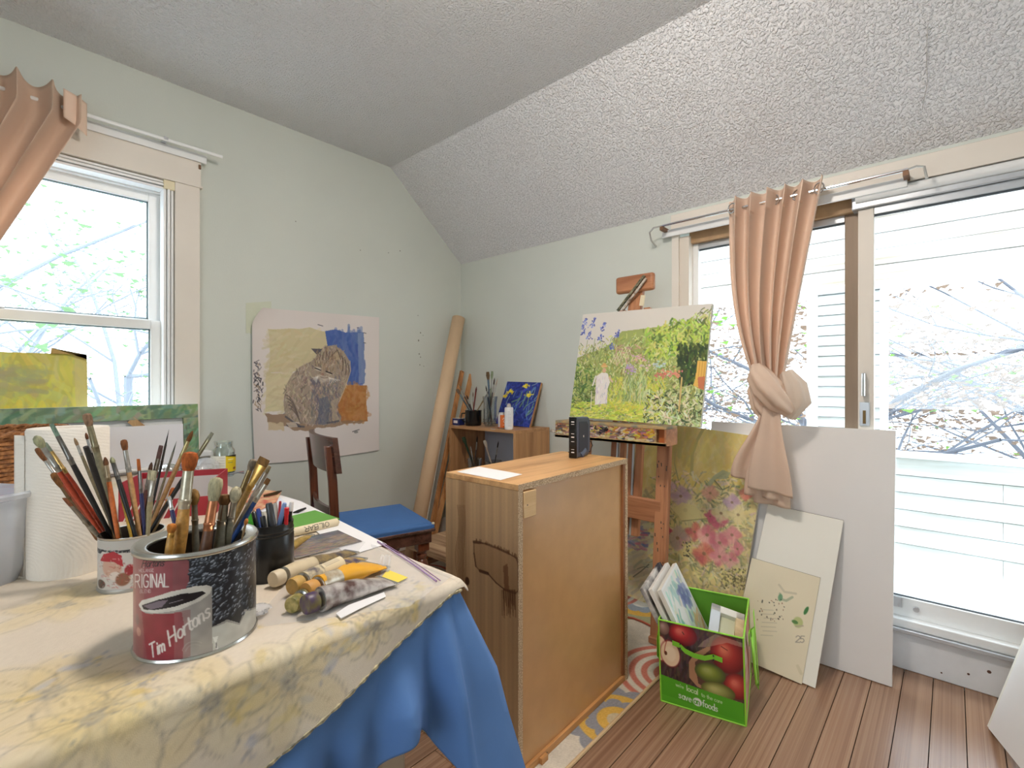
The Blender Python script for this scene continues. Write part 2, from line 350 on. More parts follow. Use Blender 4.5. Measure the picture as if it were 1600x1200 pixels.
def paint_mesh(name, P, cols, m, parent=None, loc=None, smooth=True, **kw):
    """P: (rows, cols, 3) positions, cols: same shape of display colours."""
    P = np.asarray(P, float); nv, nu = P.shape[:2]
    off = WL[parent.name] if parent else Vector(loc)
    idx = np.arange(nv * nu).reshape(nv, nu)
    fs = np.stack([idx[:-1, :-1], idx[1:, :-1], idx[1:, 1:], idx[:-1, 1:]], -1).reshape(-1, 4)
    me = bpy.data.meshes.new(name); me.vertices.add(nv * nu); me.vertices.foreach_set('co', (P.reshape(-1, 3) - np.array(off)).astype(np.float32).ravel())
    nf = len(fs); me.loops.add(nf * 4); me.loops.foreach_set('vertex_index', fs.astype(np.int32).ravel())
    me.polygons.add(nf); me.polygons.foreach_set('loop_start', np.arange(0, nf * 4, 4, dtype=np.int32)); me.update(calc_edges=True); me.validate()
    if smooth: me.shade_smooth()
    at = me.color_attributes.new('pigment', 'FLOAT_COLOR', 'POINT')
    c = np.ones((nv * nu, 4), np.float32); c[:, :3] = srgb_to_lin(np.clip(cols.reshape(-1, 3), 0, 1)); at.data.foreach_set('color', c.ravel())
    me.materials.append(m); o = link(name, me, parent)
    if not parent: o.location = off; WL[o.name] = Vector(off)
    return tag(o, **kw)
def flat_print(name, pa, O, U, V, m, parent, lift=0.0008, bulge=None):
    """A painted face on the rectangle O + u U + v V (V up), a hair in front of it."""
    O, U, V = np.array(O), np.array(U), np.array(V); n = np.cross(U, V); n = n / np.linalg.norm(n)
    u = np.linspace(0, 1, pa.w)[None, :, None]; v = np.linspace(1, 0, pa.h)[:, None, None]
    P = O + u * U + v * V + n * lift
    if bulge is not None: P = P + n * bulge(u, v)
    return paint_mesh(name, P, pa.a, m, parent)
def rect(corner, w, h, lean, roll=0, right=(0, -1, 0), back=(1, 0, 0), which='BR'):
    """Leaning rectangle: returns bottom-left corner O and edge vectors U (viewer's right) and V (up)."""
    H = Vector(right); Bk = Vector(back); l, r = R_(lean), R_(roll)
    Vl = Bk * math.sin(l) + Vector((0, 0, 1)) * math.cos(l)
    U = (H * math.cos(r) - Vl * math.sin(r)) * w; V = (Vl * math.cos(r) + H * math.sin(r)) * h
    O = Vector(corner) - (U if which == 'BR' else Vector((0, 0, 0)))
    return O, U, V
def slab(mb, O, U, V, th):
    n = Vector(U).cross(Vector(V)).normalized(); mb.obox(Vector(O) - n * th, U, V, n * th); return mb
# ================================================================== THE ROOM
XB, YA, HF, HK, XS = 2.495, 2.78, 2.575, 2.04, 1.867        # door wall, window wall, flat ceiling, knee height, ceiling crease
XC, YD = -1.75, -1.6                                          # walls behind the camera
M_wall = mat('wall_paint', (214, 218, 209), 0.75, var=0.05, vscale=1.6, bump=0.08, bscale=140)
M_trim = mat('cream_trim_paint', (232, 224, 212), 0.45, var=0.04, vscale=5)
M_white = mat('white_gloss_paint', (240, 241, 240), 0.35, var=0.04, vscale=7)
M_alu = mat('brushed_aluminium', (196, 198, 200), 0.35, 0.8)
M_bronze = mat('brown_anodised_frame', (140, 120, 100), 0.5, 0.2, var=0.12, vscale=30, stretch=(1, 1, .1))
M_chrome = mat('chrome', (215, 218, 222), 0.15, 1.0)
M_black = mat('black_plastic', (22, 22, 24), 0.35)
M_glass = thin_glass('window_glass', (0.985, 0.995, 0.995), 0.05, 0.01)
def popcorn():
    m = bpy.data.materials.new('popcorn_plaster'); m.use_nodes = True; nt = m.node_tree; N = nt.nodes; L = nt.links; b = N['Principled BSDF']
    b.inputs['Base Color'].default_value = sr(240, 240, 242); b.inputs['Roughness'].default_value = 0.9
    tc = N.new('ShaderNodeTexCoord'); n1 = N.new('ShaderNodeTexNoise'); n1.inputs['Scale'].default_value = 105; n1.inputs['Detail'].default_value = 2.5
    n2 = N.new('ShaderNodeTexVoronoi'); n2.inputs['Scale'].default_value = 125; n2.feature = 'SMOOTH_F1'
    L.new(tc.outputs['Object'], n1.inputs['Vector']); L.new(tc.outputs['Object'], n2.inputs['Vector'])
    mr = N.new('ShaderNodeMapRange'); mr.inputs['From Min'].default_value = .45; mr.inputs['From Max'].default_value = .7; L.new(n1.outputs['Fac'], mr.inputs['Value'])
    mx = N.new('ShaderNodeMath'); mx.operation = 'MULTIPLY_ADD'; mx.inputs[1].default_value = -0.6; L.new(n2.outputs['Distance'], mx.inputs[0]); L.new(mr.outputs[0], mx.inputs[2])
    bp = N.new('ShaderNodeBump'); bp.inputs['Strength'].default_value = 0.95; bp.inputs['Distance'].default_value = 0.006
    L.new(mx.outputs[0], bp.inputs['Height']); L.new(bp.outputs['Normal'], b.inputs['Normal']); return m
M_pop = popcorn()

# floor: a slab and its boards, each its own piece
M_plank = wood('worn_floor_board', (158, 124, 98), (128, 94, 72), 'x', 1.6, 0.27, 0.06, 2.4, rnd=0.13)
fl = MB().box(XC - .1, XB + .1, YD - .1, YA + .1, -0.16, -0.021).build('floor', mat('subfloor', (70, 55, 42), 0.9), kind='structure', loc=(0, 0, 0))
pw = 0.087
unit = bpy.data.meshes.new('plank')
q = MB().box(-.5, .5, -.5, .5, -1, 0); unit.from_pydata(q.v, [], q.f); unit.materials.append(M_plank)
y = YD
while y < YA - .001:
    w = min(pw, YA - y); cut = random.uniform(-0.6, 1.2)
    for x0, x1 in ((XC, cut), (cut + .0016, XB)):
        o = bpy.data.objects.new('plank', unit); COL.objects.link(o); o.parent = fl
        o.location = ((x0 + x1) / 2, y + w / 2, random.uniform(-.0008, 0)); o.scale = (x1 - x0, w - .0026, .02)
        bv = o.modifiers.new('edges', 'BEVEL'); bv.width = .0015; bv.segments = 1
    y += pw

# walls
wx0, wx1, wz0, wz1 = -0.76, 0.625, 0.77, 2.085
def xz(pts, y): return [(x, y, z) for x, z in pts]
wa = MB(); T = 0.14
wa.prism(xz([(XC - .1, -.1), (wx0, -.1), (wx0, HF + .1), (XC - .1, HF + .1)], YA), (0, T, 0))
wa.prism(xz([(wx0, -.1), (wx1, -.1), (wx1, wz0), (wx0, wz0)], YA), (0, T, 0))
wa.prism(xz([(wx0, wz1), (wx1, wz1), (wx1, HF + .1), (wx0, HF + .1)], YA), (0, T, 0))
wa.prism(xz([(wx1, -.1), (XB + T, -.1), (XB + T, HK + .02), (XS, HF + .1), (wx1, HF + .1)], YA), (0, T, 0))
wa.build('wall_left', M_wall, kind='structure', smooth=0)
dy0, dy1, dz0, dz1 = -0.56, 1.09, 0.165, 1.925
wb = MB()
for (a, b, c, d) in ((YD, dy0, 0, HK), (dy1, YA, 0, HK), (dy0, dy1, 0, dz0), (dy0, dy1, dz1, HK)): wb.box(XB, XB + T, a, b, c - (.1 if c == 0 else 0), d + (.03 if d == HK else 0))
wb.build('wall_right', M_wall, kind='structure', smooth=0)
bw_ = MB(); vy0, vy1, vz0, vz1 = -.75, .75, .80, 2.10
for (a, b, c, d) in ((YD - T, vy0, -.1, HF + .1), (vy1, YA + T, -.1, HF + .1), (vy0, vy1, -.1, vz0), (vy0, vy1, vz1, HF + .1)): bw_.box(XC - T, XC, a, b, c, d)
bw_.build('wall_behind', M_wall, kind='structure', smooth=0)
win2 = thing('fill_window', (XC, 0, vz0), kind='structure')  # unseen window added for general fill, on the side the shadows suggest
for nm, b in (('casing_side', (XC, XC + .022, vy0 - .1, vy0, vz0, vz1)), ('casing_side', (XC, XC + .022, vy1, vy1 + .1, vz0, vz1)), ('casing_head', (XC, XC + .022, vy0 - .1, vy1 + .1, vz1, vz1 + .12)), ('window_sill', (XC - .1, XC + .05, vy0 - .12, vy1 + .12, vz0 - .03, vz0)), ('sash_stile', (XC - .07, XC - .035, vy0, vy0 + .05, vz0, vz1)), ('sash_stile', (XC - .07, XC - .035, vy1 - .05, vy1, vz0, vz1)), ('sash_rail', (XC - .07, XC - .035, vy0 + .05, vy1 - .05, vz0, vz0 + .06)), ('sash_rail', (XC - .07, XC - .035, vy0 + .05, vy1 - .05, vz1 - .05, vz1)), ('meeting_rail', (XC - .07, XC - .03, vy0 + .05, vy1 - .05, 1.43, 1.47))):
    MB().box(*b).build(nm, M_white, win2, bev=.003)
for za, zb in ((vz0 + .06, 1.43), (1.47, vz1 - .05)): MB().box(XC - .055, XC - .051, vy0 + .05, vy1 - .05, za, zb).build('pane', M_glass, win2)
MB().prism(xz([(XC, -.1), (XB + T, -.1), (XB + T, HK), (XS, HF + .1), (XC, HF + .1)], YD), (0, -T, 0)).build('wall_near', M_wall, kind='structure', smooth=0)
MB().box(XC - .1, XS, YD - .1, YA + .1, HF, HF + .12).build('ceiling', M_pop, kind='structure', smooth=0)
MB().prism([(XS, YD - .1, HF), (XB + .16, YD - .1, HK - .135), (XB + .16, YD - .1, HK + .05), (XS + .05, YD - .1, HF + .12), (XS, YD - .1, HF + .12)], (0, YA - YD + .2, 0)).build('ceiling_slope', M_pop, kind='structure', smooth=0)
for nm, b in (('baseboard_left', (XC, XB, YA - .018, YA, 0, .15)), ('baseboard_right', (XB - .018, XB, dy1 + .1, YA, 0, .15))):
    MB().box(*b).build(nm, M_trim, kind='structure', bev=.004)
# small scuffs on the window wall and a hairline crack in the sloped ceiling
wallA_ob = bpy.data.objects['wall_left']; WL['wall_left'] = Vector(wallA_ob.location); sd = MB()
for (px, py, r) in ((653, 493, .003), (657, 520, .005), (661, 524, .003), (654, 532, .006), (655, 553, .005), (657, 558, .004), (656, 570, .004), (662, 572, .003), (462, 346, .003), (563, 391, .003), (625, 392, .004), (607, 395, .003)):
    p = on_y(px, py, YA - .0003); sd.prism([(p.x + r * math.cos(a), p.y, p.z + r * 1.3 * math.sin(a)) for a in np.linspace(0, 5.6, 7)], (0, -.0004, 0))
sd.build('scuff_marks', mat('grey_scuff', (140, 140, 128), .9), wallA_ob, smooth=0)
slp = bpy.data.objects['ceiling_slope']; WL['ceiling_slope'] = Vector(slp.location); kk = (HF - HK) / (XB - XS)
def on_slope(px, py):
    d = ray(px, py); t = (HF - EYE + kk * XS) / (d.z + kk * d.x); return Vector((0, 0, EYE)) + d * (t * .9985)
MB().tube([on_slope(*q) for q in ((1449, 40), (1448, 90), (1449, 130), (1445, 150), (1442, 165), (1441, 172))], .0011, 5).tube([on_slope(*q) for q in ((1445, 150), (1438, 158))], .0012, 5).build('crack', mat('crack_grey', (192, 188, 184), .9), slp)
# ------------------------------------------------------------------ window
win = thing('window_1', (0, YA, wz0), kind='structure')
MB().box(.648, .752, YA - .024, YA, .80, 2.098).build('casing_side', M_trim, win, bev=.002)
MB().box(-.887, -.783, YA - .024, YA, .80, 2.098).build('casing_side', M_trim, win, bev=.002)
MB().box(-.89, .757, YA - .024, YA, 2.104, 2.228).build('casing_head', M_trim, win, bev=.002)
MB().box(-.895, .762, YA - .03, YA, 2.097, 2.105).build('casing_bead', M_trim, win)
st = MB()
for k in range(3): st.box(.604 + .015 * k, .615 + .015 * k, YA - .012 - .006 * (k == 1), YA + .05, .80, 2.07)
st.build('stop_moulding', M_white, win, bev=.002)
st = MB()
for k in range(3): st.box(-.783, .604, YA - .012 - .006 * (k == 1), YA + .05, 2.052 + .015 * k, 2.063 + .015 * k)
st.build('stop_moulding', M_white, win, bev=.002)
MB().box(.604, .648, YA - .02, YA + .02, 2.055, 2.097).build('corner_block', mat('cream_block', (238, 226, 190), .5), win, bev=.002)
MB().box(-.76, .62, YA + .05, YA + .13, 2.045, 2.085).box(-.76, -.72, YA + .02, YA + .13, .77, 2.06).box(.615, .625, YA, YA + .13, .77, 2.06).build('jamb', M_white, win)
def sash(x0, x1, z0, z1, y, rail0, rail1, sw=.048):
    f = MB().box(x0, x0 + sw, y, y + .035, z0, z1).box(x1 - sw, x1, y, y + .035, z0, z1).box(x0 + sw, x1 - sw, y, y + .035, z0, z0 + rail0).box(x0 + sw, x1 - sw, y, y + .035, z1 - rail1, z1)
    o = f.build('sash', M_white, win, bev=.003)
    d = MB()
    for (a, b, c, e) in ((x0 + sw, x0 + sw + .006, z0 + rail0, z1 - rail1), (x1 - sw - .006, x1 - sw, z0 + rail0, z1 - rail1), (x0 + sw, x1 - sw, z0 + rail0, z0 + rail0 + .006), (x0 + sw, x1 - sw, z1 - rail1 - .006, z1 - rail1)): d.box(a, b, y + .012, y + .022, c, e)
    d.build('putty_line', mat('grey_putty', (120, 140, 145), .8), o)
    MB().box(x0 + sw, x1 - sw, y + .016, y + .02, z0 + rail0, z1 - rail1).build('pane', M_glass, o)
sash(-.76, .612, 1.395, 2.05, YA + .075, .045, .045)
sash(-.76, .612, .80, 1.432, YA + .035, .06, .042)
MB().tube([(.0, YA + .05, 1.436), (.03, YA + .045, 1.446), (.06, YA + .05, 1.44), (.085, YA + .05, 1.436)], .006, 6).build('latch', M_alu, win)
MB().box(-.93, .80, YA - .06, YA + .13, .772, .80).build('window_sill', M_white, win, bev=.006)
MB().box(-.88, .75, YA - .02, YA, .68, .772).build('apron', M_trim, win, bev=.003)

# ------------------------------------------------------------------ sliding door
door = thing('door_1', (XB, .27, 0), kind='structure')
cs = MB().box(XB - .02, XB, 1.062, 1.10, 0, 1.93); cs.build('casing_side', M_trim, door, bev=.002)
MB().box(XB - .008, XB + .05, 1.012, 1.062, .165, 1.90).build('jamb', mat('cream_jamb', (224, 214, 200), .5), door, bev=.002)
MB().box(XB - .004, XB + .09, 1.02, 1.05, .165, 1.90).build('jamb_groove', M_white, door, bev=.002)
MB().box(XB - .02, XB, -.66, -.56, 0, 1.93).build('casing_side', M_trim, door, bev=.002)
MB().box(XB - .02, XB, -.68, 1.105, 1.93, 2.022).build('casing_head', M_trim, door, bev=.002)
MB().box(XB - .012, XB + .10, -.56, .315, 1.862, 1.93).build('head_track', M_alu, door, bev=.004)
MB().tube([(XB - .012, -.56, 1.905), (XB - .012, .30, 1.905)], .02, 12).build('weather_roll', M_white, door)
MB().box(XB + .02, XB + .07, .29, 1.02, 1.865, 1.93).build('head_strip', mat('bare_wood_strip', (176, 142, 104), .6, var=.2, vscale=20), door)
def panel(y0, y1, x, z0, z1, sa, sb, ma, mb_, rb, rt, name):
    f = thing_part(name)
    MB().box(x, x + .035, y0, y0 + sa, z0, z1).build('stile', ma, f, bev=.002)
    MB().box(x, x + .035, y1 - sb, y1, z0, z1).build('stile', mb_, f, bev=.002)
    MB().box(x, x + .035, y0 + sa, y1 - sb, z0, z0 + rb).build('rail', M_white, f, bev=.002)
    MB().box(x, x + .035, y0 + sa, y1 - sb, z1 - rt, z1).build('rail', M_alu, f, bev=.002)
    MB().box(x + .014, x + .02, y0 + sa, y1 - sb, z0 + rb, z1 - rt).build('pane', M_glass, f)
    MB().box(x + .01, x + .0135, y0 + sa, y1 - sb, z1 - rt - .008, z1 - rt).box(x + .01, x + .0135, y0 + sa, y1 - sb, z0 + rb, z0 + rb + .006).build('gasket', mat('grey_gasket', (96, 104, 110), .7), f)
    return f
def thing_part(name):
    o = bpy.data.objects.new(name, None); COL.objects.link(o); o.parent = door; WL[o.name] = WL[door.name]; return o
panel(.292, 1.03, XB + .05, .20, 1.865, .055, .045, M_bronze, M_white, .075, .03, 'fixed_panel')
sl = panel(-.56, .294, XB + .005, .20, 1.862, .06, .054, M_white, M_trim, .075, .03, 'sliding_panel')
yh = .272
MB().tube([(XB + .004, yh, 1.172), (XB - .03, yh, 1.172), (XB - .03, yh, 1.082), (XB + .004, yh, 1.082)], .006, 8).build('handle', M_chrome, sl)
MB().box(XB - .004, XB + .004, yh - .018, yh + .016, .955, 1.055).build('lock_plate', M_alu, sl, bev=.002)
MB().box(XB - .012, XB - .003, yh - .006, yh + .004, .965, 1.02).build('latch', mat('dark_brass', (120, 96, 60), .4, .8), sl)
MB().box(XB - .03, XB + .13, -.56, 1.06, .165, .20).build('threshold', M_white, door, bev=.004)
MB().box(XB - .045, XB + .0, -.56, 1.06, .150, .166).build('threshold_lip', M_alu, door, bev=.002)
MB().box(XB - .022, XB, -.66, 1.09, 0, .15).build('curb_board', mat('worn_white_board', (226, 228, 230), .5, var=.1, vscale=9), door, bev=.003)
kn = MB()
for (yy, zz, r) in ((-.10, .085, .006), (-.045, .055, .004), (.03, .03, .003)): kn.tube([(XB - .0225, yy, zz), (XB - .0215, yy, zz)], r, 10)
kn.build('knot_holes', mat('knot_brown', (90, 60, 48), .8), door)
MB().box(XB - .002, XB + .01, .15, .19, .235, .275).tube([(XB - .006, .105, .24), (XB + .006, .105, .24)], .01, 10).build('roller_guide', M_alu, door)

# ------------------------------------------------------------------ porch and trees outside
M_sid = mat('peeling_white_siding', (236, 240, 240), .6, col2=(214, 214, 208), vscale=9, stretch=(1, .25, 3))
M_fas = mat('peeling_white_fascia', (232, 234, 234), .6, col2=(168, 156, 138), vscale=3.2, stretch=(1, .35, 9), detail=9)
PX = 3.64
pf = MB().box(XB + T, PX + .1, -3.5, 3.6, .02, .10).build('porch_floor', mat('porch_floor_paint', (214, 216, 216), .7, var=.12, vscale=6), kind='structure', bev=.004)
hw = thing('porch_half_wall', (PX, 0, .1), kind='structure')
for k in range(6):
    for (a, b) in ((-3.5, -.2015 - .13 * (k % 2)), (-.20 - .13 * (k % 2), 1.6), (1.6015, 3.6)):
        MB().prism([(PX, a, .10 + .1 * k), (PX + .03, a, .10 + .1 * k), (PX + .03, a, .194 + .1 * k), (PX + .012, a, .194 + .1 * k)], (0, b - a, 0)).build('board', M_sid, hw, smooth=0)
MB().box(PX + .03, PX + .09, -3.5, 3.6, .10, .70).build('backing', mat('gap_shade_grey', (120, 126, 134), .8), hw)  # dark grey in the gaps stands in for shadow lines between boards
MB().box(PX - .03, PX + .12, -3.5, 3.6, .70, .728).build('cap_rail', M_sid, hw, bev=.004)
hd = thing('porch_header', (PX, 0, 1.7), kind='structure')
MB().box(PX - .02, PX + .10, -3.5, 3.6, 1.70, 1.748).build('trim_board', M_white, hd, bev=.003)
zz = 1.75
for k in range(8):
    MB().box(PX - .004 * (k % 2), PX + .05, -3.5, 3.6, zz, zz + .092).build('board', M_fas, hd, bev=.003); zz += .095
def porch_post(y0, y1):
    p = thing('porch_post', (PX, (y0 + y1) / 2, .72), kind='structure')
    MB().box(PX + .01, PX + .13, y0 + .01, y1 - .01, .728, 1.70).build('core', mat('gap_shade_grey', (120, 126, 134), .8), p)  # same grey paints the shade between the post boards
    for k in range(15):
        z0 = .73 + k * .0645
        MB().prism([(PX - .008, y0 + .03, z0), (PX + .012, y0 + .03, z0), (PX + .012, y0 + .03, z0 + .0605), (PX + .004, y0 + .03, z0 + .0605)], (0, y1 - y0 - .09, 0)).build('board', M_sid, p, smooth=0)
    MB().box(PX - .015, PX + .13, y1 - .06, y1, .728, 1.70).build('corner_board', M_white, p, bev=.002)
    MB().box(PX - .015, PX + .13, y0, y0 + .03, .728, 1.70).build('corner_board', M_white, p, bev=.002)
porch_post(.29, .70); porch_post(2.5, 2.9); porch_post(-2.2, -1.8)
MB().box(-60, 60, -60, 60, -3.3, -3.0).build('ground', mat('pale_bounce_ground', (206, 210, 212), .9, var=.1, vscale=.5), kind='structure')  # unseen ground, made pale to bounce cool light up to the ceiling

def make_tree(name, base, hgt, label, seed, leafc, seedc=None, spread=1.0, nleaf=900, lean=(0, 0), r0=.09):
    rnd = random.Random(seed); tr = thing(name, base, label, 'tree'); bm = MB(); tips = []
    def grow(p, d, L, r, lv):
        n = 5 if lv < 3 else 3; pts = [p]; rr = [r]; q = p.copy(); e = d.copy()
        for i in range(n):
            e = (e + Vector((rnd.uniform(-.22, .22), rnd.uniform(-.22, .22), rnd.uniform(-.16, .16) + (.03 if lv else 0)))).normalized()
            q = q + e * (L / n); pts.append(q.copy()); rr.append(r * (1 - .55 * (i + 1) / n))
        bm.tube(pts, rr, 6 if lv < 2 else 4, caps=False)
        if lv >= 2: tips.extend(pts[1:])
        if lv < 4:
            for k in range((9, 6, 5, 3)[lv]):
                i = rnd.randint(1 if lv else 2, n); a = rnd.uniform(0, 6.283)
                s = Vector((math.cos(a), math.sin(a), rnd.uniform(-.25, .55))).normalized()
                grow(pts[i], (e * .5 + s * spread).normalized(), L * rnd.uniform(.45, .7), rr[i] * .6, lv + 1)
    grow(Vector(base), Vector((lean[0], lean[1], 1)).normalized(), hgt * .62, r0, 0)
    bm.build('branches', mat('grey_bark', (140, 146, 156), .9) if not seedc else mat('dark_grey_bark', (104, 108, 118), .9), tr, smooth=60)
    def cards(n, col, nm, sz, drop):
        lf = MB()
        for _ in range(n):
            p = rnd.choice(tips) + Vector((rnd.gauss(0, .07), rnd.gauss(0, .07), rnd.gauss(0, .07) - drop)); a = rnd.uniform(0, 6.28)
            u = Vector((math.cos(a), math.sin(a), rnd.uniform(-.4, .4))).normalized(); w = u.cross(Vector((rnd.uniform(-1, 1), rnd.uniform(-1, 1), 1))).normalized(); s = sz * rnd.uniform(.6, 1.3)
            m = u.cross(w) * s * .2
            lf.add([p, p + u * s * .5 + w * s * .35 + m, p + u * s, p + u * s * .5 - w * s * .35 + m], [(0, 1, 2), (0, 2, 3)])
        lf.build(nm, col, tr, kind='stuff', smooth=0)
    cards(nleaf, leafc, 'leaves', .085, 0)
    if seedc: cards(nleaf * 9, seedc, 'seed_clusters', .075, .08)
G1 = leafy('pale_green_leaf', (120, 150, 110)); G2 = leafy('spring_leaf', (124, 166, 80)); S1 = leafy('dry_seed', (138, 118, 102), .3)
make_tree('maple_tree', (7.6, .5, -3.0), 7.2, 'bare branched tree with dry brown seed clusters beyond the porch post', 3, G2, S1, 1.2, 500)
make_tree('maple_tree', (8.2, -1.9, -3.0), 7.6, 'tree hung with brown seeds outside the sliding pane with the handle', 11, G2, S1, 1.2, 600)
make_tree('maple_tree', (7.4, 3.6, -3.0), 7.0, 'thin grey tree seen behind the tied curtain and garden painting', 5, G1, S1, 1.2, 500)
make_tree('birch_tree', (-.4, 7.0, -3.0), 7.6, 'pale leafy tree seen through the double-hung window', 8, G1, None, 1.2, 900)
make_tree('birch_tree', (1.6, 7.6, -3.0), 7.0, 'thin branched tree near the window casing beside the cat picture', 21, G1, None, 1.2, 600)
# ceiling lamp behind the camera's view, on the flat ceiling
LX, LY = .85, .70
lamp = thing('ceiling_lamp', (LX, LY, HF), 'frosted glass bowl lamp on the flat popcorn ceiling', 'lamp')
MB().lathe([(.09, -.02), (.095, 0)], (LX, LY, HF - .002), 32).build('base', M_chrome, lamp)
MB().lathe([(.0005, -.12), (.06, -.113), (.11, -.085), (.14, -.045), (.145, -.02)], (LX, LY, HF), 40, cap1=False).build('bowl', mat('lit_frosted_bowl', (255, 245, 235), .4, emit=60), lamp)
# ================================================================== TABLE AND CLOTHS
ZT = 0.752; TX, TY = .627, .713                      # cloth surface, right table edge, near table edge
M_pine = wood('pine', (214, 178, 130), (178, 136, 90), 'z', 6, .5)
tb = thing('work_table', (-.1, 1.65, 0), 'large work table hidden under a blue and a floral cloth', 'table')
MB().box(-.82, TX - .008, TY + .008, 2.62, .715, .740).build('tabletop', M_pine, tb, bev=.004)
MB().box(-.74, TX - .06, TY + .06, TY + .082, .62, .715).box(-.74, TX - .06, 2.53, 2.552, .62, .715).box(TX - .082, TX - .06, TY + .06, 2.55, .62, .715).box(-.76, -.738, TY + .06, 2.55, .62, .715).build('apron', M_pine, tb, bev=.003)
for lx, ly in ((-.74, TY + .09), (TX - .1, TY + .09), (-.74, 2.52), (TX - .1, 2.52)):
    MB().box(lx - .028, lx + .028, ly - .028, ly + .028, 0, .715).build('leg', mat('cream_leg_paint', (218, 208, 190), .6, var=.1), tb, bev=.005)
def over(x): return np.clip(.012 + .37 * (.635 - x), .02, .34)
# blue cloth: flat on top, hanging in folds over the near and right edges
def blue_cloth():
    nS, nH = 300, 46; rc = .03; x1, y0 = TX + .004, TY - .006
    L1 = x1 - rc - (-.86); La = rc * math.pi / 2; L2 = 2.60 - (y0 + rc); S = L1 + La + L2
    P = np.zeros((nH + 3, nS, 3))
    ss = np.concatenate([np.linspace(0, L1 - .25, 90, endpoint=False), np.linspace(L1 - .25, L1 + La + .12, 150, endpoint=False), np.linspace(L1 + La + .12, S, 60)])
    for i, s in enumerate(ss):
        if s < L1: bx, by, nx, ny = -.86 + s, y0, 0, -1
        elif s < L1 + La:
            a = (s - L1) / rc; bx, by = x1 - rc + rc * math.sin(a), y0 + rc - rc * math.cos(a); nx, ny = math.sin(a), -math.cos(a)
        else: bx, by, nx, ny = x1, y0 + rc + (s - L1 - La), 1, 0
        c = (s - L1 - La / 2)                                # signed distance from the corner
        cor = math.exp(-(c / .055) ** 2)
        drop = .245 + .15 * cor + .05 * math.exp(-((c + .42) / .16) ** 2) - .045 * math.exp(-((c + .125) / .05) ** 2) + .10 * min(1, max(0, -c - .45) / .5)
        for j in range(nH + 3):
            if j < 3:
                k = (3 - j) / 3 * .03; P[j, i] = (bx - nx * k, by - ny * k, .7445); continue
            h = (j - 2) / nH * drop; f = min(1, h / .18)
            gate = 1.0 if c > -.02 else min(1, max(0, (h - float(over(bx)) + .01) / .10))
            fold = gate * .020 * math.sin(s * 33 + 1.2) * (1 - cor) + gate * .014 * math.sin(s * 71) * (1 - cor) + .02 * math.sin(c * 120 + .6) * math.exp(-(c / .09) ** 2)
            out = .003 + f * fold + cor * .26 * h + .02 * f * gate
            bend = min(1, h / .012)
            P[j, i] = (bx + nx * out * bend + (cor * .05 * h if c < 0 else 0), by + ny * out * bend, .7445 - h)
    m = MB().grid(P); m.box(-.86, TX - .02, TY + .02, 2.6, .7415, .7448)
    return m
blue_cloth().build('blue_tablecloth', mat('blue_cotton', (92, 132, 190), .85, var=.10, vscale=5, bump=.15, bscale=700, bdist=.001), None, 'plain blue cotton cloth hanging over the near table edge under the floral cloth', 'tablecloth', solid=.0015, smooth=80)
# floral cloth on top
def over(x): return np.clip(.012 + .37 * (.635 - x), .02, .34)
FX0, FX1, FB0, FB1 = -.86, .650, -.36, 1.90
def fl_uv(X, b): return (X - FX0) / (FX1 - FX0), 1 - (b - FB0) / (FB1 - FB0)
def fl_map(px, py):
    p = on_z(px, py, ZT)
    if p.y >= TY: return fl_uv(p.x, p.y - TY)
    p = on_y(px, py, TY - .016); return fl_uv(p.x, p.z - ZT)
fp = Paint(620, 900, (216, 203, 184)); fp.k = 1.0
fp.mottle(.03, 60)
pal_y = [(216, 190, 120), (222, 200, 140), (206, 184, 124), (220, 206, 160)]
def bloom(cx, cy, r, n=7, ink=.55):
    a0 = random.uniform(0, 360)
    for k in range(n):
        a = a0 + 360 / n * k + random.uniform(-14, 14); l = r * random.uniform(.8, 1.2)
        ex, ey = cx + math.cos(R_(a)) * l * .6, cy + math.sin(R_(a)) * l * .6
        fp.ell(ex, ey, l * .52, l * .3, random.choice(pal_y), .30, a, raw=True, soft=.7)
        o = [(ex + l * .52 * math.cos(t) * math.cos(R_(a)) - l * .3 * math.sin(t) * math.sin(R_(a)), ey + l * .52 * math.cos(t) * math.sin(R_(a)) + l * .3 * math.sin(t) * math.cos(R_(a))) for t in np.linspace(.4, 6.0, 16)]
        fp.line(o, 1.0, (132, 124, 116), ink * random.uniform(.4, 1), raw=True)
        fp.line([(cx, cy), (ex + math.cos(R_(a)) * l * .2, ey + math.sin(R_(a)) * l * .2)], .9, (150, 128, 96), ink * .7, raw=True)
    fp.ell(cx, cy, r * .16, r * .16, (150, 150, 150), .35, raw=True)
    for _ in range(14): fp.ell(cx + random.gauss(0, r * .16), cy + random.gauss(0, r * .16), 1.0, 1.0, (120, 118, 120), .4, raw=True)
def sprig(cx, cy, r):
    a = random.uniform(0, 6.28); pts = [(cx + math.cos(a + k * .12) * r * k / 6, cy + math.sin(a + k * .12) * r * k / 6) for k in range(7)]
    fp.line(pts, 1.0, (128, 122, 112), .6, raw=True)
    for (x, y) in pts[1:]:
        fp.ell(x + random.gauss(0, 3), y + random.gauss(0, 3), random.uniform(3, 7), random.uniform(2, 3), random.choice(pal_y + [(178, 180, 196), (196, 192, 180)]), .5, random.uniform(0, 180), raw=True)
    for _ in range(12): fp.ell(pts[-1][0] + random.gauss(0, 6), pts[-1][1] + random.gauss(0, 6), 1.4, 1.4, random.choice([(140, 140, 156), (160, 150, 136)]), .4, raw=True)
def fl_px(px, py): u, v = fl_map(px, py); return u * fp.w, v * fp.h
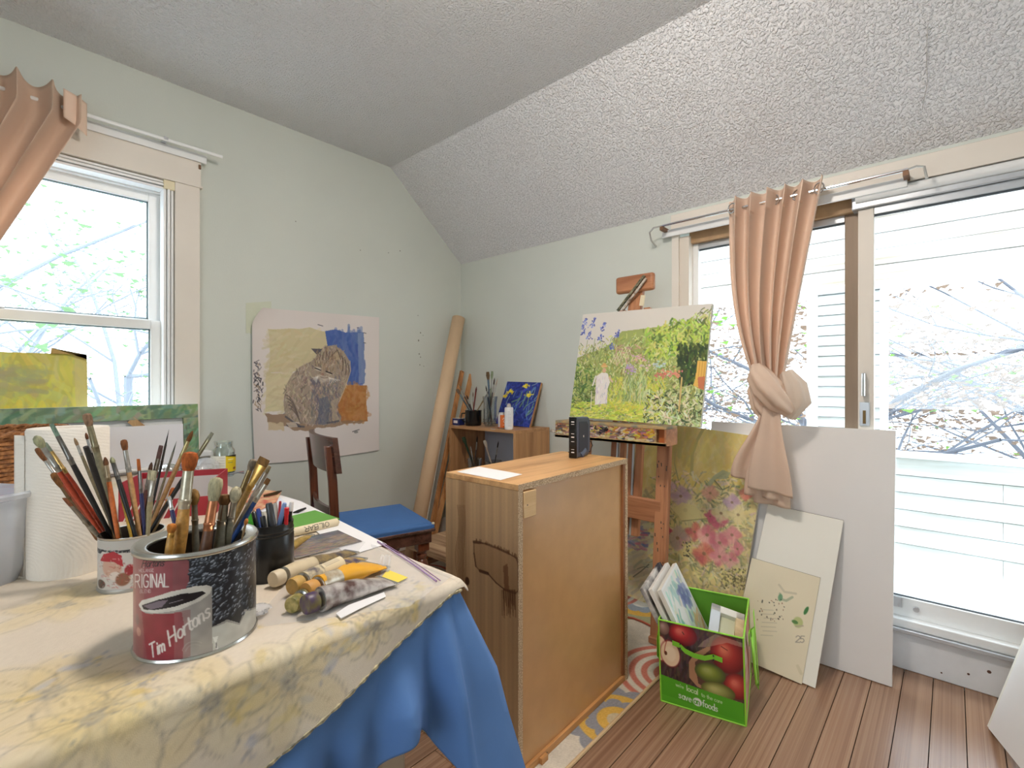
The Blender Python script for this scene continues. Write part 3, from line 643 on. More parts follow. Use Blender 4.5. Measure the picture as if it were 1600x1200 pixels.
for _ in range(46):
    x, y = random.uniform(0, fp.w), random.uniform(0, fp.h); (bloom(x, y, random.uniform(16, 34), ink=.35) if random.random() < .55 else sprig(x, y, random.uniform(14, 36)))
for (px, py, r) in ((450, 1070, 34), (330, 1105, 30), (80, 1085, 40), (150, 1130, 30), (585, 985, 18), (640, 945, 14)): bloom(*fl_px(px, py), r)
for (px, py, r) in ((500, 990, 30), (560, 1010, 24), (395, 1045, 30), (660, 925, 16), (20, 1110, 40), (620, 960, 18), (250, 1120, 30)): sprig(*fl_px(px, py), r)
fp.grain(.03)
uu = np.linspace(FX0, FX1, 330); uu[-6:] = np.linspace(uu[-7], FX1, 6)
vt = np.concatenate([np.linspace(0, 1, 60, endpoint=False) - 1, np.linspace(0, 1, 300) ** 1.6])
P = np.zeros((len(vt), len(uu), 3)); C = np.zeros_like(P)
for i, x in enumerate(uu):
    b = np.where(vt < 0, vt * over(x), vt * FB1)
    top = b >= 0; h = -np.minimum(b, 0)
    rr_ = .016; an_ = np.minimum(h / rr_, math.pi / 2); dn_ = np.maximum(h - rr_ * math.pi / 2, 0)
    zz = ZT - rr_ * (1 - np.cos(an_)) - dn_
    yy = np.where(top, TY + b, TY - rr_ * np.sin(an_) - (.006 * np.sin(x * 21) + .012) * np.clip(dn_ / .1, 0, 1))
    xx = np.full_like(b, x); ex = x - (TX + .006)
    if ex > 0:
        zz = zz - ex * .7; xx = np.full_like(b, TX + .006 + ex * .6)
    P[:, i, 0] = xx; P[:, i, 1] = yy; P[:, i, 2] = zz
    U, V = fl_uv(np.full_like(b, x), b); C[:, i] = fp.sample(U, V)
wr = (smooth_noise(len(vt), len(uu), 22) - .5) * .0016; P[:, :, 2] += wr - .0008
fc = paint_mesh('floral_tablecloth', P, C, painted('floral_cloth_print', .8, .2, 900), None, (-.1, 1.65, ZT - .35), label='cream cloth printed with pale yellow flowers spread over the blue cloth', cat='tablecloth')
q = fc.modifiers.new('thickness', 'SOLIDIFY'); q.thickness = .0022; q.offset = -1
pos = [(x, float(TY - .016 - (.006 * math.sin(x * 21) + .012) * min(1, max(0, over(x) - .025) / .1)), float(ZT - .016 - max(0, over(x) - .025))) for x in np.linspace(FX0, TX, 240)]
MB().tube(pos, [.0035 + .0012 * math.sin(k * 1.7) for k in range(240)], 6).build('fringed_hem', mat('hem_thread', (206, 190, 150), .9, col2=(120, 116, 104), vscale=110), fc)
# the clear plastic sheet with a purple zip strip
def lay(name, pxs, z, th, m, parent=None, label=None, cat=None, group=None, bev=0):
    pts = [on_z(px, py, z) for px, py in pxs]
    return MB().prism(pts, (0, 0, -th)).build(name, m, parent, label, cat, group, smooth=0, bev=bev)
pb = thing('zip_bag', on_z(560, 930, ZT), 'flattened clear plastic zip bag lying under the paint tubes', 'bag')
P = np.zeros((40, 60, 3)); cn = [on_z(385, 985, ZT), on_z(640, 950, ZT), on_z(708, 902, ZT), on_z(520, 830, ZT)]
for j in range(40):
    for i in range(60):
        s, t = i / 59, j / 39; p = (cn[0] * (1 - s) + cn[1] * s) * (1 - t) + (cn[3] * (1 - s) + cn[2] * s) * t; P[j, i] = p
P[:, :, 2] = ZT + .0022 + smooth_noise(40, 60, 9) * .004 * np.clip(np.minimum(np.linspace(0, 40, 40)[:, None], np.linspace(0, 60, 60)[None]) / 4, .2, 1)
MB().grid(P).build('plastic_film', milky('clear_film', (236, 236, 238), .28, .12), pb, smooth=80)
MB().tube([on_z(px, py, ZT + .006) for px, py in ((590, 846), (625, 868), (655, 888), (682, 908))], .0024, 6, flat=[.6] * 4).build('zip_strip', mat('purple_plastic', (150, 110, 156), .3), pb)
MB().tube([on_z(px, py, ZT + .006) for px, py in ((598, 848), (633, 869), (663, 889), (688, 907))], .0010, 6).build('zip_strip', mat('purple_plastic'), pb)
# ================================================================== THINGS ON THE TABLE
def lathe_can(prof_out, wall, c, n=48):
    """Open vessel: outer profile bottom to top, then the inside back down."""
    ins = [(max(r - wall, .0005), z + (wall if i == 0 else 0)) for i, (r, z) in enumerate(prof_out)][::-1]
    pr = [(.0005, prof_out[0][1])] + list(prof_out) + ins + [(.0005, prof_out[0][1] + wall)]
    return MB().lathe(pr, c, n, cap0=False, cap1=False)
def cyl_map(c, R, z0, h):
    def f(px, py):
        d = ray(px, py); a = d.x ** 2 + d.y ** 2; b = -(d.x * c[0] + d.y * c[1]); k = c[0] ** 2 + c[1] ** 2 - R * R; q = b * b - a * k
        t = (-b - math.sqrt(q)) / a if q > 0 else -b / a
        ang = math.atan2(d.y * t - c[1], d.x * t - c[0]) - math.atan2(-c[1], -c[0])
        ang = (ang + math.pi) % (2 * math.pi) - math.pi
        return .5 + ang / (2 * math.pi), 1 - (EYE + d.z * t - z0) / h
    return f
def wrap(name, pa, c, R, z0, h, m, parent):
    a0 = math.atan2(-c[1], -c[0]); an = a0 + (np.linspace(0, 1, pa.w) - .5) * 2 * math.pi; z = z0 + np.linspace(1, 0, pa.h) * h
    P = np.zeros((pa.h, pa.w, 3)); P[:, :, 0] = c[0] + R * np.cos(an)[None]; P[:, :, 1] = c[1] + R * np.sin(an)[None]; P[:, :, 2] = z[:, None]
    return paint_mesh(name, P, pa.a, m, parent)
M_tin = mat('tin', (200, 198, 192), .25, .9, var=.1, vscale=30)
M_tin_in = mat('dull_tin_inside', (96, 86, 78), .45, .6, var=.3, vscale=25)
def polar(px, D, z):
    d = ray(px, 600); d = Vector((d.x, d.y, 0)).normalized(); return Vector((d.x * D, d.y * D, z))
# ---- big oval-looking coffee tin
KC = polar(309.6, .872, ZT); KR, KH = .0772, .146
tin = thing('coffee_tin', KC, 'large red and grey coffee tin with bean print holding thick brushes', 'tin')
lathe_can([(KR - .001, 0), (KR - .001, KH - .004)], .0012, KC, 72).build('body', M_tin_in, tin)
MB().lathe([(KR + .0015, 0), (KR + .0028, .003), (KR + .0015, .006), (KR - .0004, .0065)], KC, 72, cap1=False).build('bottom_rim', M_tin, tin)
MB().lathe([(KR - .001, KH - .007), (KR + .003, KH - .005), (KR + .0035, KH - .001), (KR + .0015, KH + .002), (KR - .004, KH + .001), (KR - .010, KH - .002), (KR - .0145, KH - .002), (KR - .016, KH - .005), (KR - .0145, KH - .0075), (KR - .002, KH - .0075)], KC, 72, cap0=False, cap1=False).build('top_rim', M_tin, tin, smooth=60)
lp = Paint(560, 170, (150, 148, 145), cyl_map(KC, KR, ZT + .006, KH - .013)); lp.k = .85
def C4(x, y): return (190 + x / 5.217, 820 + y / 5.217)
lp.poly([(205, 860), (296, 860), (296, 1040), (205, 1040)], (140, 70, 76))
lp.poly([C4(60, 230), C4(190, 230), C4(180, 1120), C4(60, 1120)], (146, 86, 84)); lp.poly([C4(420, 250), C4(550, 250), C4(550, 500), C4(420, 540)], (130, 82, 84), .6)
bx = [C4(548, 235), C4(1130, 0), C4(1130, 660), C4(1000, 690), C4(960, 800), C4(860, 770), C4(740, 830), C4(735, 500), C4(548, 520)]
lp.poly(bx, (34, 36, 42))
for (x, y, k) in [(random.uniform(385, 900) if False else random.uniform(295, 412), random.uniform(822, 985), random.random()) for _ in range(620)]:
    lim = 985 - (x - 332) * .35
    if x < 332 and y > 918 - (x - 295) * .2: continue
    if y > lim - 8 or y < 862 - (x - 295) * .36: continue
    lp.ell(x, y, random.uniform(3.8, 5.4), random.uniform(2.0, 2.9), random.choice([(52, 54, 62), (28, 30, 36), (70, 74, 84), (40, 42, 50)]), .95, -35 + random.uniform(-30, 30))
    if k < .9: lp.ell(x - .8, y - 1.2, random.uniform(2.4, 4.4), random.uniform(1.0, 1.6), random.choice([(140, 148, 160), (110, 118, 130), (176, 184, 194)]), .85, -35 + random.uniform(-25, 25))
lp.poly([C4(735, 840), C4(860, 790), C4(960, 815), C4(1010, 705), C4(1130, 670), C4(1130, 850), C4(745, 1060)], (190, 190, 184))
# printed cup
lp.poly([C4(150, 690), C4(200, 720), C4(215, 900), C4(212, 1130), C4(500, 1100), C4(740, 1035), C4(735, 600), C4(720, 500)], (158, 152, 146))
lp.poly([C4(165, 700), C4(200, 720), C4(490, 710), C4(515, 840), C4(500, 1090), C4(212, 1120)], (140, 50, 60))
lp.poly([C4(430, 710), C4(560, 690), C4(560, 1070), C4(430, 1095)], (146, 98, 98), .55)
lp.poly([C4(140, 650), C4(170, 615), C4(400, 545), C4(600, 500), C4(700, 492), C4(738, 510), C4(720, 560), C4(640, 620), C4(480, 690), C4(280, 720), C4(170, 705)], (206, 200, 190))
lp.poly([C4(165, 655), C4(300, 610), C4(480, 565), C4(660, 540), C4(690, 556), C4(600, 610), C4(440, 665), C4(260, 695), C4(180, 688)], (30, 24, 28))
lp.poly([C4(180, 660), C4(300, 622), C4(380, 612), C4(330, 670), C4(240, 690)], (150, 132, 146), .7); lp.line([C4(390, 640), C4(500, 610)], 1.2, (190, 176, 186), .8)
lp.ell(*C4(130, 770), 7, 12, (120, 96, 92), .6); lp.ell(*C4(140, 870), 8, 9, (196, 150, 130), .7)
ang = math.atan2(-(860 - 1060), 500) ; dx = (math.cos(.62), -math.sin(.62)); dy = (-math.sin(.62) * .3, -1)
def script(t, x, y, h, col, wd, tr=.82, slope=.62, sh=.25):
    d = (math.cos(slope) * tr, -math.sin(slope) * tr); u = (-math.sin(slope) * .55, -math.cos(slope)); lp.text(t, x, y, h, col, wd, d, u, 1.0, sh)
script('Tim', *C4(238, 1085), 22, (214, 206, 200), 3.3, .76, .50)
script('Hortons', *C4(396, 985), 25, (216, 208, 202), 3.3, .88, .64)
lp.text('ORIGINAL', *C4(62, 515), 20, (216, 208, 202), 2.6, (.64, -.02), (0, -1), 1.0)
lp.text('MELANGE', *C4(142, 387), 4.6, (200, 186, 182), .8, (1.0, -.02), (0, -1), 1.0); lp.line([C4(178, 352), C4(186, 344)], .9, (200, 186, 182)); lp.text('BLEND', *C4(152, 556), 5, (196, 180, 176), .8, (.95, -.02), (0, -1), 1.0)
lp.text('Hortons', *C4(165, 348), 12, (24, 20, 24), 1.5, (.8, -.05), (.1, -1), 1.0, .25)
lp.line(arc(*C4(600, 1040), 20, 18, 190, 300), 1.4, (176, 168, 160), .7); lp.line(arc(*C4(600, 1040), 15, 13, 190, 300), 1.2, (176, 168, 160), .6)
lp.poly([C4(742, 915), C4(788, 905), C4(770, 960), C4(790, 1015), C4(765, 1010), C4(762, 965)], (224, 224, 220)); lp.line([C4(770, 960), C4(772, 1000)], 1.3, (40, 40, 44))
lp.mottle(.06, 12)
wrap('printed_label', lp, KC, KR + .0002, ZT + .006, KH - .013, painted('coated_tin_print', .32, 0, 1, .25), tin)
# ---- smaller tin
SC2 = polar(206.5, 1.17, ZT); SR, SH = .05, .1
tin2 = thing('photo_print_tin', SC2, 'small tin with a portrait photo print packed with thin brushes', 'tin')
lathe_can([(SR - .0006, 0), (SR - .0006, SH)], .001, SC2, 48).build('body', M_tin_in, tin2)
MB().lathe([(SR + .001, 0), (SR + .002, .003), (SR + .0008, .008)], SC2, 48, cap1=False).build('bottom_rim', mat('grey_tin_rim', (168, 166, 160), .4, .5), tin2)
MB().lathe([(SR, SH - .004), (SR + .0015, SH), (SR - .0015, SH)], SC2, 48, cap0=False, cap1=False).build('top_rim', M_tin, tin2)
l2 = Paint(300, 96, (186, 182, 176), cyl_map(SC2, SR, ZT + .008, SH - .012)); l2.k = 1.05
l2.poly([(140, 856), (215, 857), (215, 864), (140, 863)], (44, 46, 52)); l2.strokes(30, (150, 210, 856, 865), [(180, 176, 170)], (2, 5), (.8, 1.2))
l2.poly([(140, 900), (150, 880), (160, 862), (215, 862), (215, 920), (140, 920)], (196, 190, 184))
l2.ell(174, 886, 16, 19, (196, 156, 138)); l2.poly([(157, 876), (162, 866), (178, 862), (190, 868), (193, 886), (178, 878)], (168, 36, 48)); l2.ell(180, 900, 9, 8, (214, 200, 190)); l2.ell(192, 905, 10, 12, (132, 88, 66)); l2.ell(203, 890, 7, 10, (150, 40, 48)); l2.ell(158, 912, 10, 8, (70, 60, 58))
l2.strokes(90, (154, 208, 868, 918), [(220, 206, 196), (120, 76, 66), (176, 60, 60)], (2, 5), (.8, 1.6), a=.5)
wrap('printed_label', l2, SC2, SR + .0003, ZT + .008, SH - .012, painted('coated_tin_print'), tin2)
# ---- brushes
def hexmat(c, rough=.45, pre='brush', metal=0.0, spots=True):
    return mat('%s_%d_%d_%d_%d' % (pre, *c, int(metal * 10)), c, rough, metal, var=.28 if spots else 0, vscale=160 if not metal else 90)
def frame_right(d): return Vector((SX, -CX, 0))
def brush(tip, entry, c, R, ztop, bk, bc, fc, hc, w, label, group, dt=0.0, de=0.0, fl=.035, bl=.03, name='paintbrush'):
    """Brush whose bristles reach the pixel tip and that crosses the vessel's rim at pixel entry."""
    tc = depth(c); T = at_t(*tip, tc + dt); E = at_t(*entry, tc + de); d = (E - T)
    k = 1.0; z0 = c[2] + .006
    lim = R - .01
    while True:
        q = T + d * (k + .02)
        if q.z < z0 or (Vector((q.x - c[0], q.y - c[1], 0)).length > lim and k > 1.05) or k > 3.5: break
        k += .02
    B = T + d * k; ax = (T - B).normalized(); L = (T - B).length
    o = thing(name, B, label, 'brush', group); e0 = frame_right(ax)
    f1 = L - bl; f0 = f1 - fl; rf = w * .5; at = lambda s: B + ax * s
    if bk == 'none': f0 = f1 = L
    # handle
    hs = [0, .004, f0 * .25, f0 * .55, f0 * .82, f0]; hr = [rf * .55, rf * .8, rf * .82, rf * .95, rf * 1.15, rf * .95]
    MB().tube([at(s) for s in hs], hr, 10, e0=e0).build('handle', hexmat(hc), o, smooth=50)
    if bk == 'none': return o
    flat = {'flat': .35, 'wide': .22}.get(bk, 1.0); wid = {'flat': 1.15, 'wide': 1.9}.get(bk, 1.0)
    MB().tube([at(f0 - .002), at(f0 + fl * .12), at(f0 + fl * .14), at(f0 + fl * .2), at(f0 + fl * .22), at(f1)], [rf, rf * 1.04, rf * 1.14, rf * 1.14, rf * 1.03, rf * wid * (1.0 if bk in ('flat', 'wide') else .92)], 12, flat=[1, 1, 1, 1, .9, flat], e0=e0).build('ferrule', hexmat(fc, .3, 'ferrule', .7), o, smooth=45)
    prof = {'round': ([0, .3, .65, .9, 1], [.9, 1.12, .9, .45, .08]), 'mop': ([0, .25, .55, .85, 1], [.9, 1.5, 1.75, 1.3, .4]), 'dome': ([0, .3, .7, .93, 1], [.9, 1.25, 1.4, 1.15, .5]),
            'flat': ([0, .5, .9, 1], [1.12, 1.15, 1.05, .95]), 'wide': ([0, .5, .95, 1], [1.85, 1.95, 1.9, 1.8]), 'needle': ([0, .5, 1], [.8, .5, .05])}[bk]
    sg, rr = prof; fls = [flat + (1 - flat) * 0 if bk in ('flat', 'wide') else 1.0 for _ in sg]
    if bk in ('flat', 'wide'): fls = [flat, flat * .9, flat * .5, flat * .3]
    MB().tube([at(f1 - .002 + (bl + .002) * s) for s in sg], [rf * r for r in rr], 12, flat=fls, e0=e0).build('bristles', mat('bristle_%d_%d_%d' % bc, bc, .9, col2=tuple(int(x * .72) for x in bc), vscale=260, stretch=(1, 1, .3), bump=.4, bscale=600, bdist=.001), o, smooth=50)
    return o
GA = 'thin brushes in the photo print tin'; W1 = ' in the small tin'
RED, BLK, TAN, ORG, OLV, SLV, GLD, NAVY = (188, 70, 40), (28, 27, 28), (196, 146, 92), (208, 110, 52), (128, 116, 88), (176, 172, 164), (196, 160, 96), (44, 46, 92)
PG, BRN, GRY, RST = (168, 168, 132), (126, 78, 40), (150, 144, 130), (176, 92, 40)
for a in (
 ((55, 681), (161, 838), 'mop', PG, SLV, RED, .0085, 'red brush with rounded pale green tip leaning furthest over the towels', 0, 0, .05, .022),
 ((57, 700), (156, 838), 'dome', BRN, SLV, (150, 70, 40), .007, 'brush with dark brown tip below the pale green tipped one', .05, .02, .035, .026),
 ((70, 692), (170, 838), 'flat', (150, 160, 138), GLD, RED, .0085, 'red brush with a worn grey-green tip and gold ferrule', .03, .01, .045, .018),
 ((80, 662), (176, 842), 'flat', (134, 160, 140), (120, 116, 110), BLK, .0085, 'black brush with a long green-stained flat tip and silver ferrule', .01, .0, .055, .024),
 ((116, 684), (180, 835), 'round', (160, 130, 96), SLV, OLV, .005, 'thin olive brush with a small fawn pointed tip before the towels', .03, .0, .02, .013),
 ((134, 676), (176, 835), 'round', (110, 64, 36), (200, 200, 200), BLK, .005, 'slim brush with a tiny brown tip and white ferrule', .05, .02, .026, .011),
 ((134, 698), (184, 840), 'none', GRY, SLV, BLK, .0085, 'black brush standing handle up beside the towel roll', -.01, .0, .03, .02),
 ((135, 646), (186, 838), 'dome', (150, 118, 92), (150, 140, 112), (140, 132, 104), .0105, 'tallest olive brush with a fawn domed tip over the towel roll', .04, .01, .05, .022),
 ((83, 738), (150, 838), 'dome', (130, 84, 40), (120, 100, 70), (120, 84, 50), .010, 'brush with a soft brown bulging tip tucked under the red handles', .06, .02, .03, .03),
 ((100, 778), (158, 842), 'flat', (140, 84, 52), (140, 132, 120), (150, 140, 124), .008, 'lowest leaning brush with a brown tip and long grey ferrule', -.01, -.02, .05, .02),
 ((159, 748), (180, 840), 'dome', (156, 98, 44), GLD, TAN, .008, 'short brush with a fat ginger tip among the black handles', .03, .0, .03, .03),
 ((164, 714), (184, 838), 'round', (112, 70, 40), (170, 150, 120), ORG, .0075, 'orange brush with a small brown tip upright amid the others', -.03, -.03, .03, .014),
 ((174, 714), (212, 838), 'round', PG, (110, 108, 104), BLK, .0075, 'black brush with a tiny pale tip and tapered grey ferrule', -.02, -.02, .032, .010),
 ((182, 735), (205, 840), 'needle', (96, 80, 60), GLD, (214, 170, 60), .005, 'thin yellow brush with a dark needle tip', .01, .0, .025, .014),
 ((193, 687), (218, 836), 'dome', (138, 82, 42), SLV, (200, 150, 96), .0082, 'tan brush with a round brown tip and long silver ferrule', .0, -.01, .042, .019),
 ((216, 717), (226, 834), 'flat', (196, 104, 44), (130, 124, 118), NAVY, .0062, 'navy brush with a slim orange flat tip', -.02, -.02, .04, .022),
 ((237, 722), (216, 828), 'round', (92, 60, 44), (136, 130, 122), (110, 66, 60), .0065, 'maroon brush with a short dark tip behind the wide flat brush', .02, .01, .035, .016),
 ((252, 696), (222, 828), 'flat', (112, 78, 72), (112, 100, 86), (90, 80, 66), .0085, 'olive brush with a plum-stained flat tip', .03, .02, .035, .026),
 ((264, 671), (230, 828), 'needle', (48, 44, 46), (90, 84, 80), BLK, .0042, 'needle-thin black liner brush rising highest over the red box', .04, .02, .04, .03),
 ((276, 689), (232, 828), 'needle', (84, 92, 80), (128, 122, 108), OLV, .0042, 'thin olive liner brush beside the black liner', .05, .02, .035, .022),
 ((238, 735), (231, 834), 'wide', (196, 184, 150), (176, 168, 156), (166, 152, 116), .0085, 'wide flat brush with pale worn bristles and a steel ferrule', -.03, -.02, .038, .018),
 ((301, 673), (234, 826), 'round', (122, 78, 36), (190, 172, 120), TAN, .0075, 'tan brush with a long brown pointed tip over the window sill', .03, .01, .036, .02),
 ((332, 676), (236, 828), 'flat', (150, 146, 124), (140, 130, 100), BLK, .0075, 'black brush with a grey flat tip leaning out towards the jar', .04, .01, .05, .016),
 ((272, 762), (238, 832), 'dome', (196, 106, 52), TAN, (150, 124, 84), .007, 'short brush with an orange tip low behind the navy handle', .05, .02, .03, .014)):
    brush(a[0], a[1], SC2, SR, ZT + SH, *a[2:7], a[7] + W1, GA, a[8] - (.07 if a[0][0] < 150 else .0), *a[9:])
GB = 'thick brushes in the coffee tin'; W2 = ' in the coffee tin'
for a in (
 ((298, 706), (280, 858), 'dome', (190, 96, 36), (206, 198, 176), (222, 164, 84), .0155, 'thick tan brush with an orange round tip and whitish ferrule', -.01, -.02, .055, .026),
 ((269, 818), (264, 858), 'dome', (206, 124, 44), (214, 160, 80), (216, 160, 80), .0085, 'shortest tan brush with a small orange tip', -.035, -.04, .006, .011),
 ((303, 764), (306, 858), 'mop', (170, 128, 68), (128, 118, 100), (120, 116, 100), .0085, 'grey brush with a frayed mustard tip', .0, .0, .03, .022),
 ((339, 746), (322, 850), 'dome', (186, 178, 142), (196, 128, 88), (104, 66, 42), .0135, 'brush with a large pale olive oval tip and copper ferrule', -.02, -.03, .042, .032),
 ((352, 772), (343, 848), 'dome', (130, 92, 52), (140, 130, 112), (116, 110, 92), .013, 'stubby grey brush with a brown clotted tip', .0, -.01, .03, .014),
 ((370, 760), (355, 846), 'mop', (200, 190, 158), (166, 156, 138), (132, 124, 102), .0095, 'grey brush with a fluffy cream tip', .0, .0, .03, .022),
 ((397, 718), (350, 838), 'dome', (132, 116, 96), (150, 128, 86), (140, 112, 70), .009, 'brown brush with a taupe tip next to the wide gold ferrule', .05, .04, .04, .016),
 ((414, 716), (352, 836), 'wide', (140, 100, 52), (212, 168, 92), (196, 152, 84), .0095, 'wide flat brush with a gold ferrule and trimmed brown bristles', .04, .03, .042, .012),
 ((421, 728), (362, 838), 'flat', (196, 178, 140), (200, 194, 184), (180, 172, 156), .007, 'slim brush with a cream tip and bright steel ferrule', .06, .045, .05, .012),
 ((420, 748), (366, 838), 'flat', (138, 92, 44), (196, 188, 172), (48, 84, 148), .007, 'blue brush with a short brown tip leaning lowest to the pens', .03, .03, .03, .010),
 ((264, 776), (279, 846), 'flat', (214, 206, 196), (206, 204, 200), NAVY, .0058, 'short navy brush with a white end at the far rim', .045, .035, .014, .006),
 ((386, 810), (378, 842), 'mop', (206, 124, 48), (170, 150, 110), (150, 120, 80), .0032, 'tiny thin brush with an orange fan tip at the rim', -.01, -.01, .008, .008)):
    brush(a[0], a[1], KC, KR - .008, ZT + KH, *a[2:7], a[7] + W2, GB, *a[8:])
# ---- paper towels
PC = polar(108, 1.339, ZT); pt = thing('paper_towel_roll', PC, 'upright roll of embossed white paper towels beside the brushes', 'paper towel')
n = 96; prof = [(.062, 0), (.0640, .004), (.0640, .286), (.062, .29), (.022, .29), (.0205, .286), (.0205, .004)]
M_tow = mat('embossed_paper', (236, 228, 216), .95, bump=0)
nt = M_tow.node_tree; bb = nt.nodes['Principled BSDF']; tc = nt.nodes.new('ShaderNodeTexCoord'); mp = nt.nodes.new('ShaderNodeMapping'); mp.inputs['Location'].default_value = (.05, .02, -.02); wv = nt.nodes.new('ShaderNodeTexWave'); wv.wave_type = 'RINGS'; wv.rings_direction = 'SPHERICAL'; wv.inputs['Scale'].default_value = 55; wv.inputs['Distortion'].default_value = 2.5; wv.inputs['Detail Scale'].default_value = 3
bpn = nt.nodes.new('ShaderNodeBump'); bpn.inputs['Strength'].default_value = .2; bpn.inputs['Distance'].default_value = .002
nt.links.new(tc.outputs['Object'], mp.inputs[0]); nt.links.new(mp.outputs[0], wv.inputs['Vector']); nt.links.new(wv.outputs['Fac'], bpn.inputs['Height']); nt.links.new(bpn.outputs[0], bb.inputs['Normal'])
MB().lathe(prof, PC, n, cap0=False, cap1=False).build('towel_layers', M_tow, pt, smooth=50)
MB().lathe([(.0205, .004), (.0205, .287), (.019, .287), (.019, .004)], PC, 40, cap0=False, cap1=False).build('cardboard_core', mat('cardboard', (176, 146, 110), .9), pt)
tdir = (Vector((-PC.x, -PC.y, 0))).normalized(); tl = Vector((-tdir.y, tdir.x, 0))
P = np.zeros((12, 10, 3))
for j in range(12):
    for i in range(10):
        a = math.atan2(tl.y, tl.x) * 0 + math.atan2(-PC.y, -PC.x) - 1.35 - i * .05; rr = .0652 + max(0, i - 3) ** 1.5 * .0011
        P[j, i] = (PC.x + rr * math.cos(a), PC.y + rr * math.sin(a), ZT + .004 + j / 11 * .274)
MB().grid(P).build('loose_sheet', M_tow, pt, solid=.0006, smooth=80)
# ---- plastic tub with beige contents
TC = polar(-76, 1.36, ZT); tub = thing('plastic_tub', TC, 'square translucent plastic tub with beige lumps inside', 'tub')
prf = [(.070, 0), (.078, .03), (.090, .16), (.100, .163), (.103, .171), (.099, .175), (.089, .169), (.076, .03), (.068, .004)]
MB().lathe(prf, TC, 64, power=5, rot=.55).build('tub_wall', milky('frosted_plastic', (226, 232, 242), .5, .25), tub, smooth=50)
MB().lathe([(.055, .004), (.06, .02), (.062, .05), (.04, .056), (.0005, .06)], TC, 40, power=4, rot=.55).build('dregs', mat('mixed_beige_lumps', (206, 178, 132), .9, col2=(120, 96, 70), vscale=45, bump=.6, bscale=60), tub)
P = np.zeros((14, 14, 3)); nz = smooth_noise(14, 14, 4)
for j in range(14):
    for i in range(14):
        P[j, i] = (TC.x + (i / 13 - .5) * .09, TC.y + (j / 13 - .5) * .09, TC.z + .125 + (nz[j, i] - .5) * .03 - ((i / 13 - .5) ** 2 + (j / 13 - .5) ** 2) * .12)
MB().grid(P).build('cloth_rag', mat('beige_rag', (228, 204, 168), .9), tub, solid=.002, smooth=80)
# ---- wicker basket
BC = Vector((.02, 2.30, ZT)); bk = thing('wicker_basket', BC, 'round brown wicker basket with a red base behind the paper towels', 'basket')
M_wick = mat('wicker', (186, 128, 76), .7, col2=(120, 74, 40), vscale=90); M_wr = mat('red_wicker', (176, 34, 44), .7, col2=(120, 20, 30), vscale=90)
for k in range(16):
    z = .008 + k * .0135; r = .145 + .05 * (k / 15) ** .8; ph = k % 2
    pts = [(BC.x + (r + .004 * (1 if (j + ph) % 2 else -1)) * math.cos(2 * math.pi * j / 44), BC.y + (r + .004 * (1 if (j + ph) % 2 else -1)) * math.sin(2 * math.pi * j / 44), BC.z + z) for j in range(45)]
    MB().tube(pts, .0072, 6, caps=False).build('coil', M_wr if 1 <= k < 5 else M_wick, bk)
for j in range(22):
    a = 2 * math.pi * j / 22
    MB().tube([(BC.x + .142 * math.cos(a), BC.y + .142 * math.sin(a), BC.z + .004), (BC.x + .196 * math.cos(a), BC.y + .196 * math.sin(a), BC.z + .22)], .004, 5).build('stake', M_wick, bk)
for dr in (0, .5):
    pts = [(BC.x + (.203 + .006 * math.cos(j * 1.3 + dr * 6.28)) * math.cos(2 * math.pi * j / 80), BC.y + (.203 + .006 * math.cos(j * 1.3 + dr * 6.28)) * math.sin(2 * math.pi * j / 80), BC.z + .224 + .006 * math.sin(j * 1.3 + dr * 6.28)) for j in range(81)]
    MB().tube(pts, .007, 6, caps=False).build('rim_braid', M_wick, bk)
MB().lathe([(.0005, .003), (.14, .003), (.14, .012), (.0005, .012)], BC, 32, cap0=False, cap1=False).build('base', M_wick, bk)
# ---- canvases leaning at the window
o, U, V = rect((.322, 2.665, .802), .70, .453, 5, 0, right=(1, 0, 0), back=(0, 1, 0))
yc = thing('yellow_canvas', (o + U * .5), 'yellow painted canvas leaning against the window glass', 'canvas')
slab(MB(), o, U, V, .02).build('stretched_panel', mat('raw_canvas_edge', (206, 188, 130), .8), yc, bev=.002)
yp = Paint(260, 120, (196, 184, 62)); yp.mottle(.12, 20); yp.strokes(500, (0, 1, 0, 1), [(212, 196, 60), (176, 170, 70), (222, 206, 74), (160, 158, 86), (190, 186, 90)], (10, 30), (3, 7), (20, 160), .5)
yp.strokes(60, (.55, .95, .5, .95), [(228, 206, 40), (232, 214, 60)], (10, 24), (4, 8), a=.6); yp.strokes(40, (.55, .8, .15, .35), [(146, 146, 90)], (14, 30), (4, 8), (-20, 20), .4)
yp.poly([(.94, 0), (1, 0), (1, 1), (.95, 1)], (200, 180, 96), .7); yp.a = yp.a ** .68
flat_print('painted_face', yp, o, U, V, painted('oil_paint', .55, .25, 500), yc)
tp = o + V + U * .84; MB().prism([tp, tp + U * .155, tp + U * .158 - V * .045, tp + U * .07 + V * .02, tp + U * .004 + V * .05], (0, -.012, 0)).build('canvas_fold', mat('folded_canvas', (190, 156, 92), .8), yc)
GT = on_y(309, 631, 2.60)
o, U, V = rect((GT.x, 2.575, ZT + .003), 1.15, GT.z - ZT - .002, 5, 0, right=(1, 0, 0), back=(0, 1, 0))
gc = thing('stretcher_canvas', (o + U * .5), 'back of a green painted canvas on its wooden stretcher below the window', 'canvas')
w_, h_ = U.length, V.length; uu_, vv_ = U / w_, V / h_
slab(MB(), o, U, V, .002).xf(Matrix.Translation((0, .02, 0))).build('canvas_back', mat('white_canvas_back', (236, 236, 234), .9), gc)
gm = painted('oil_paint')
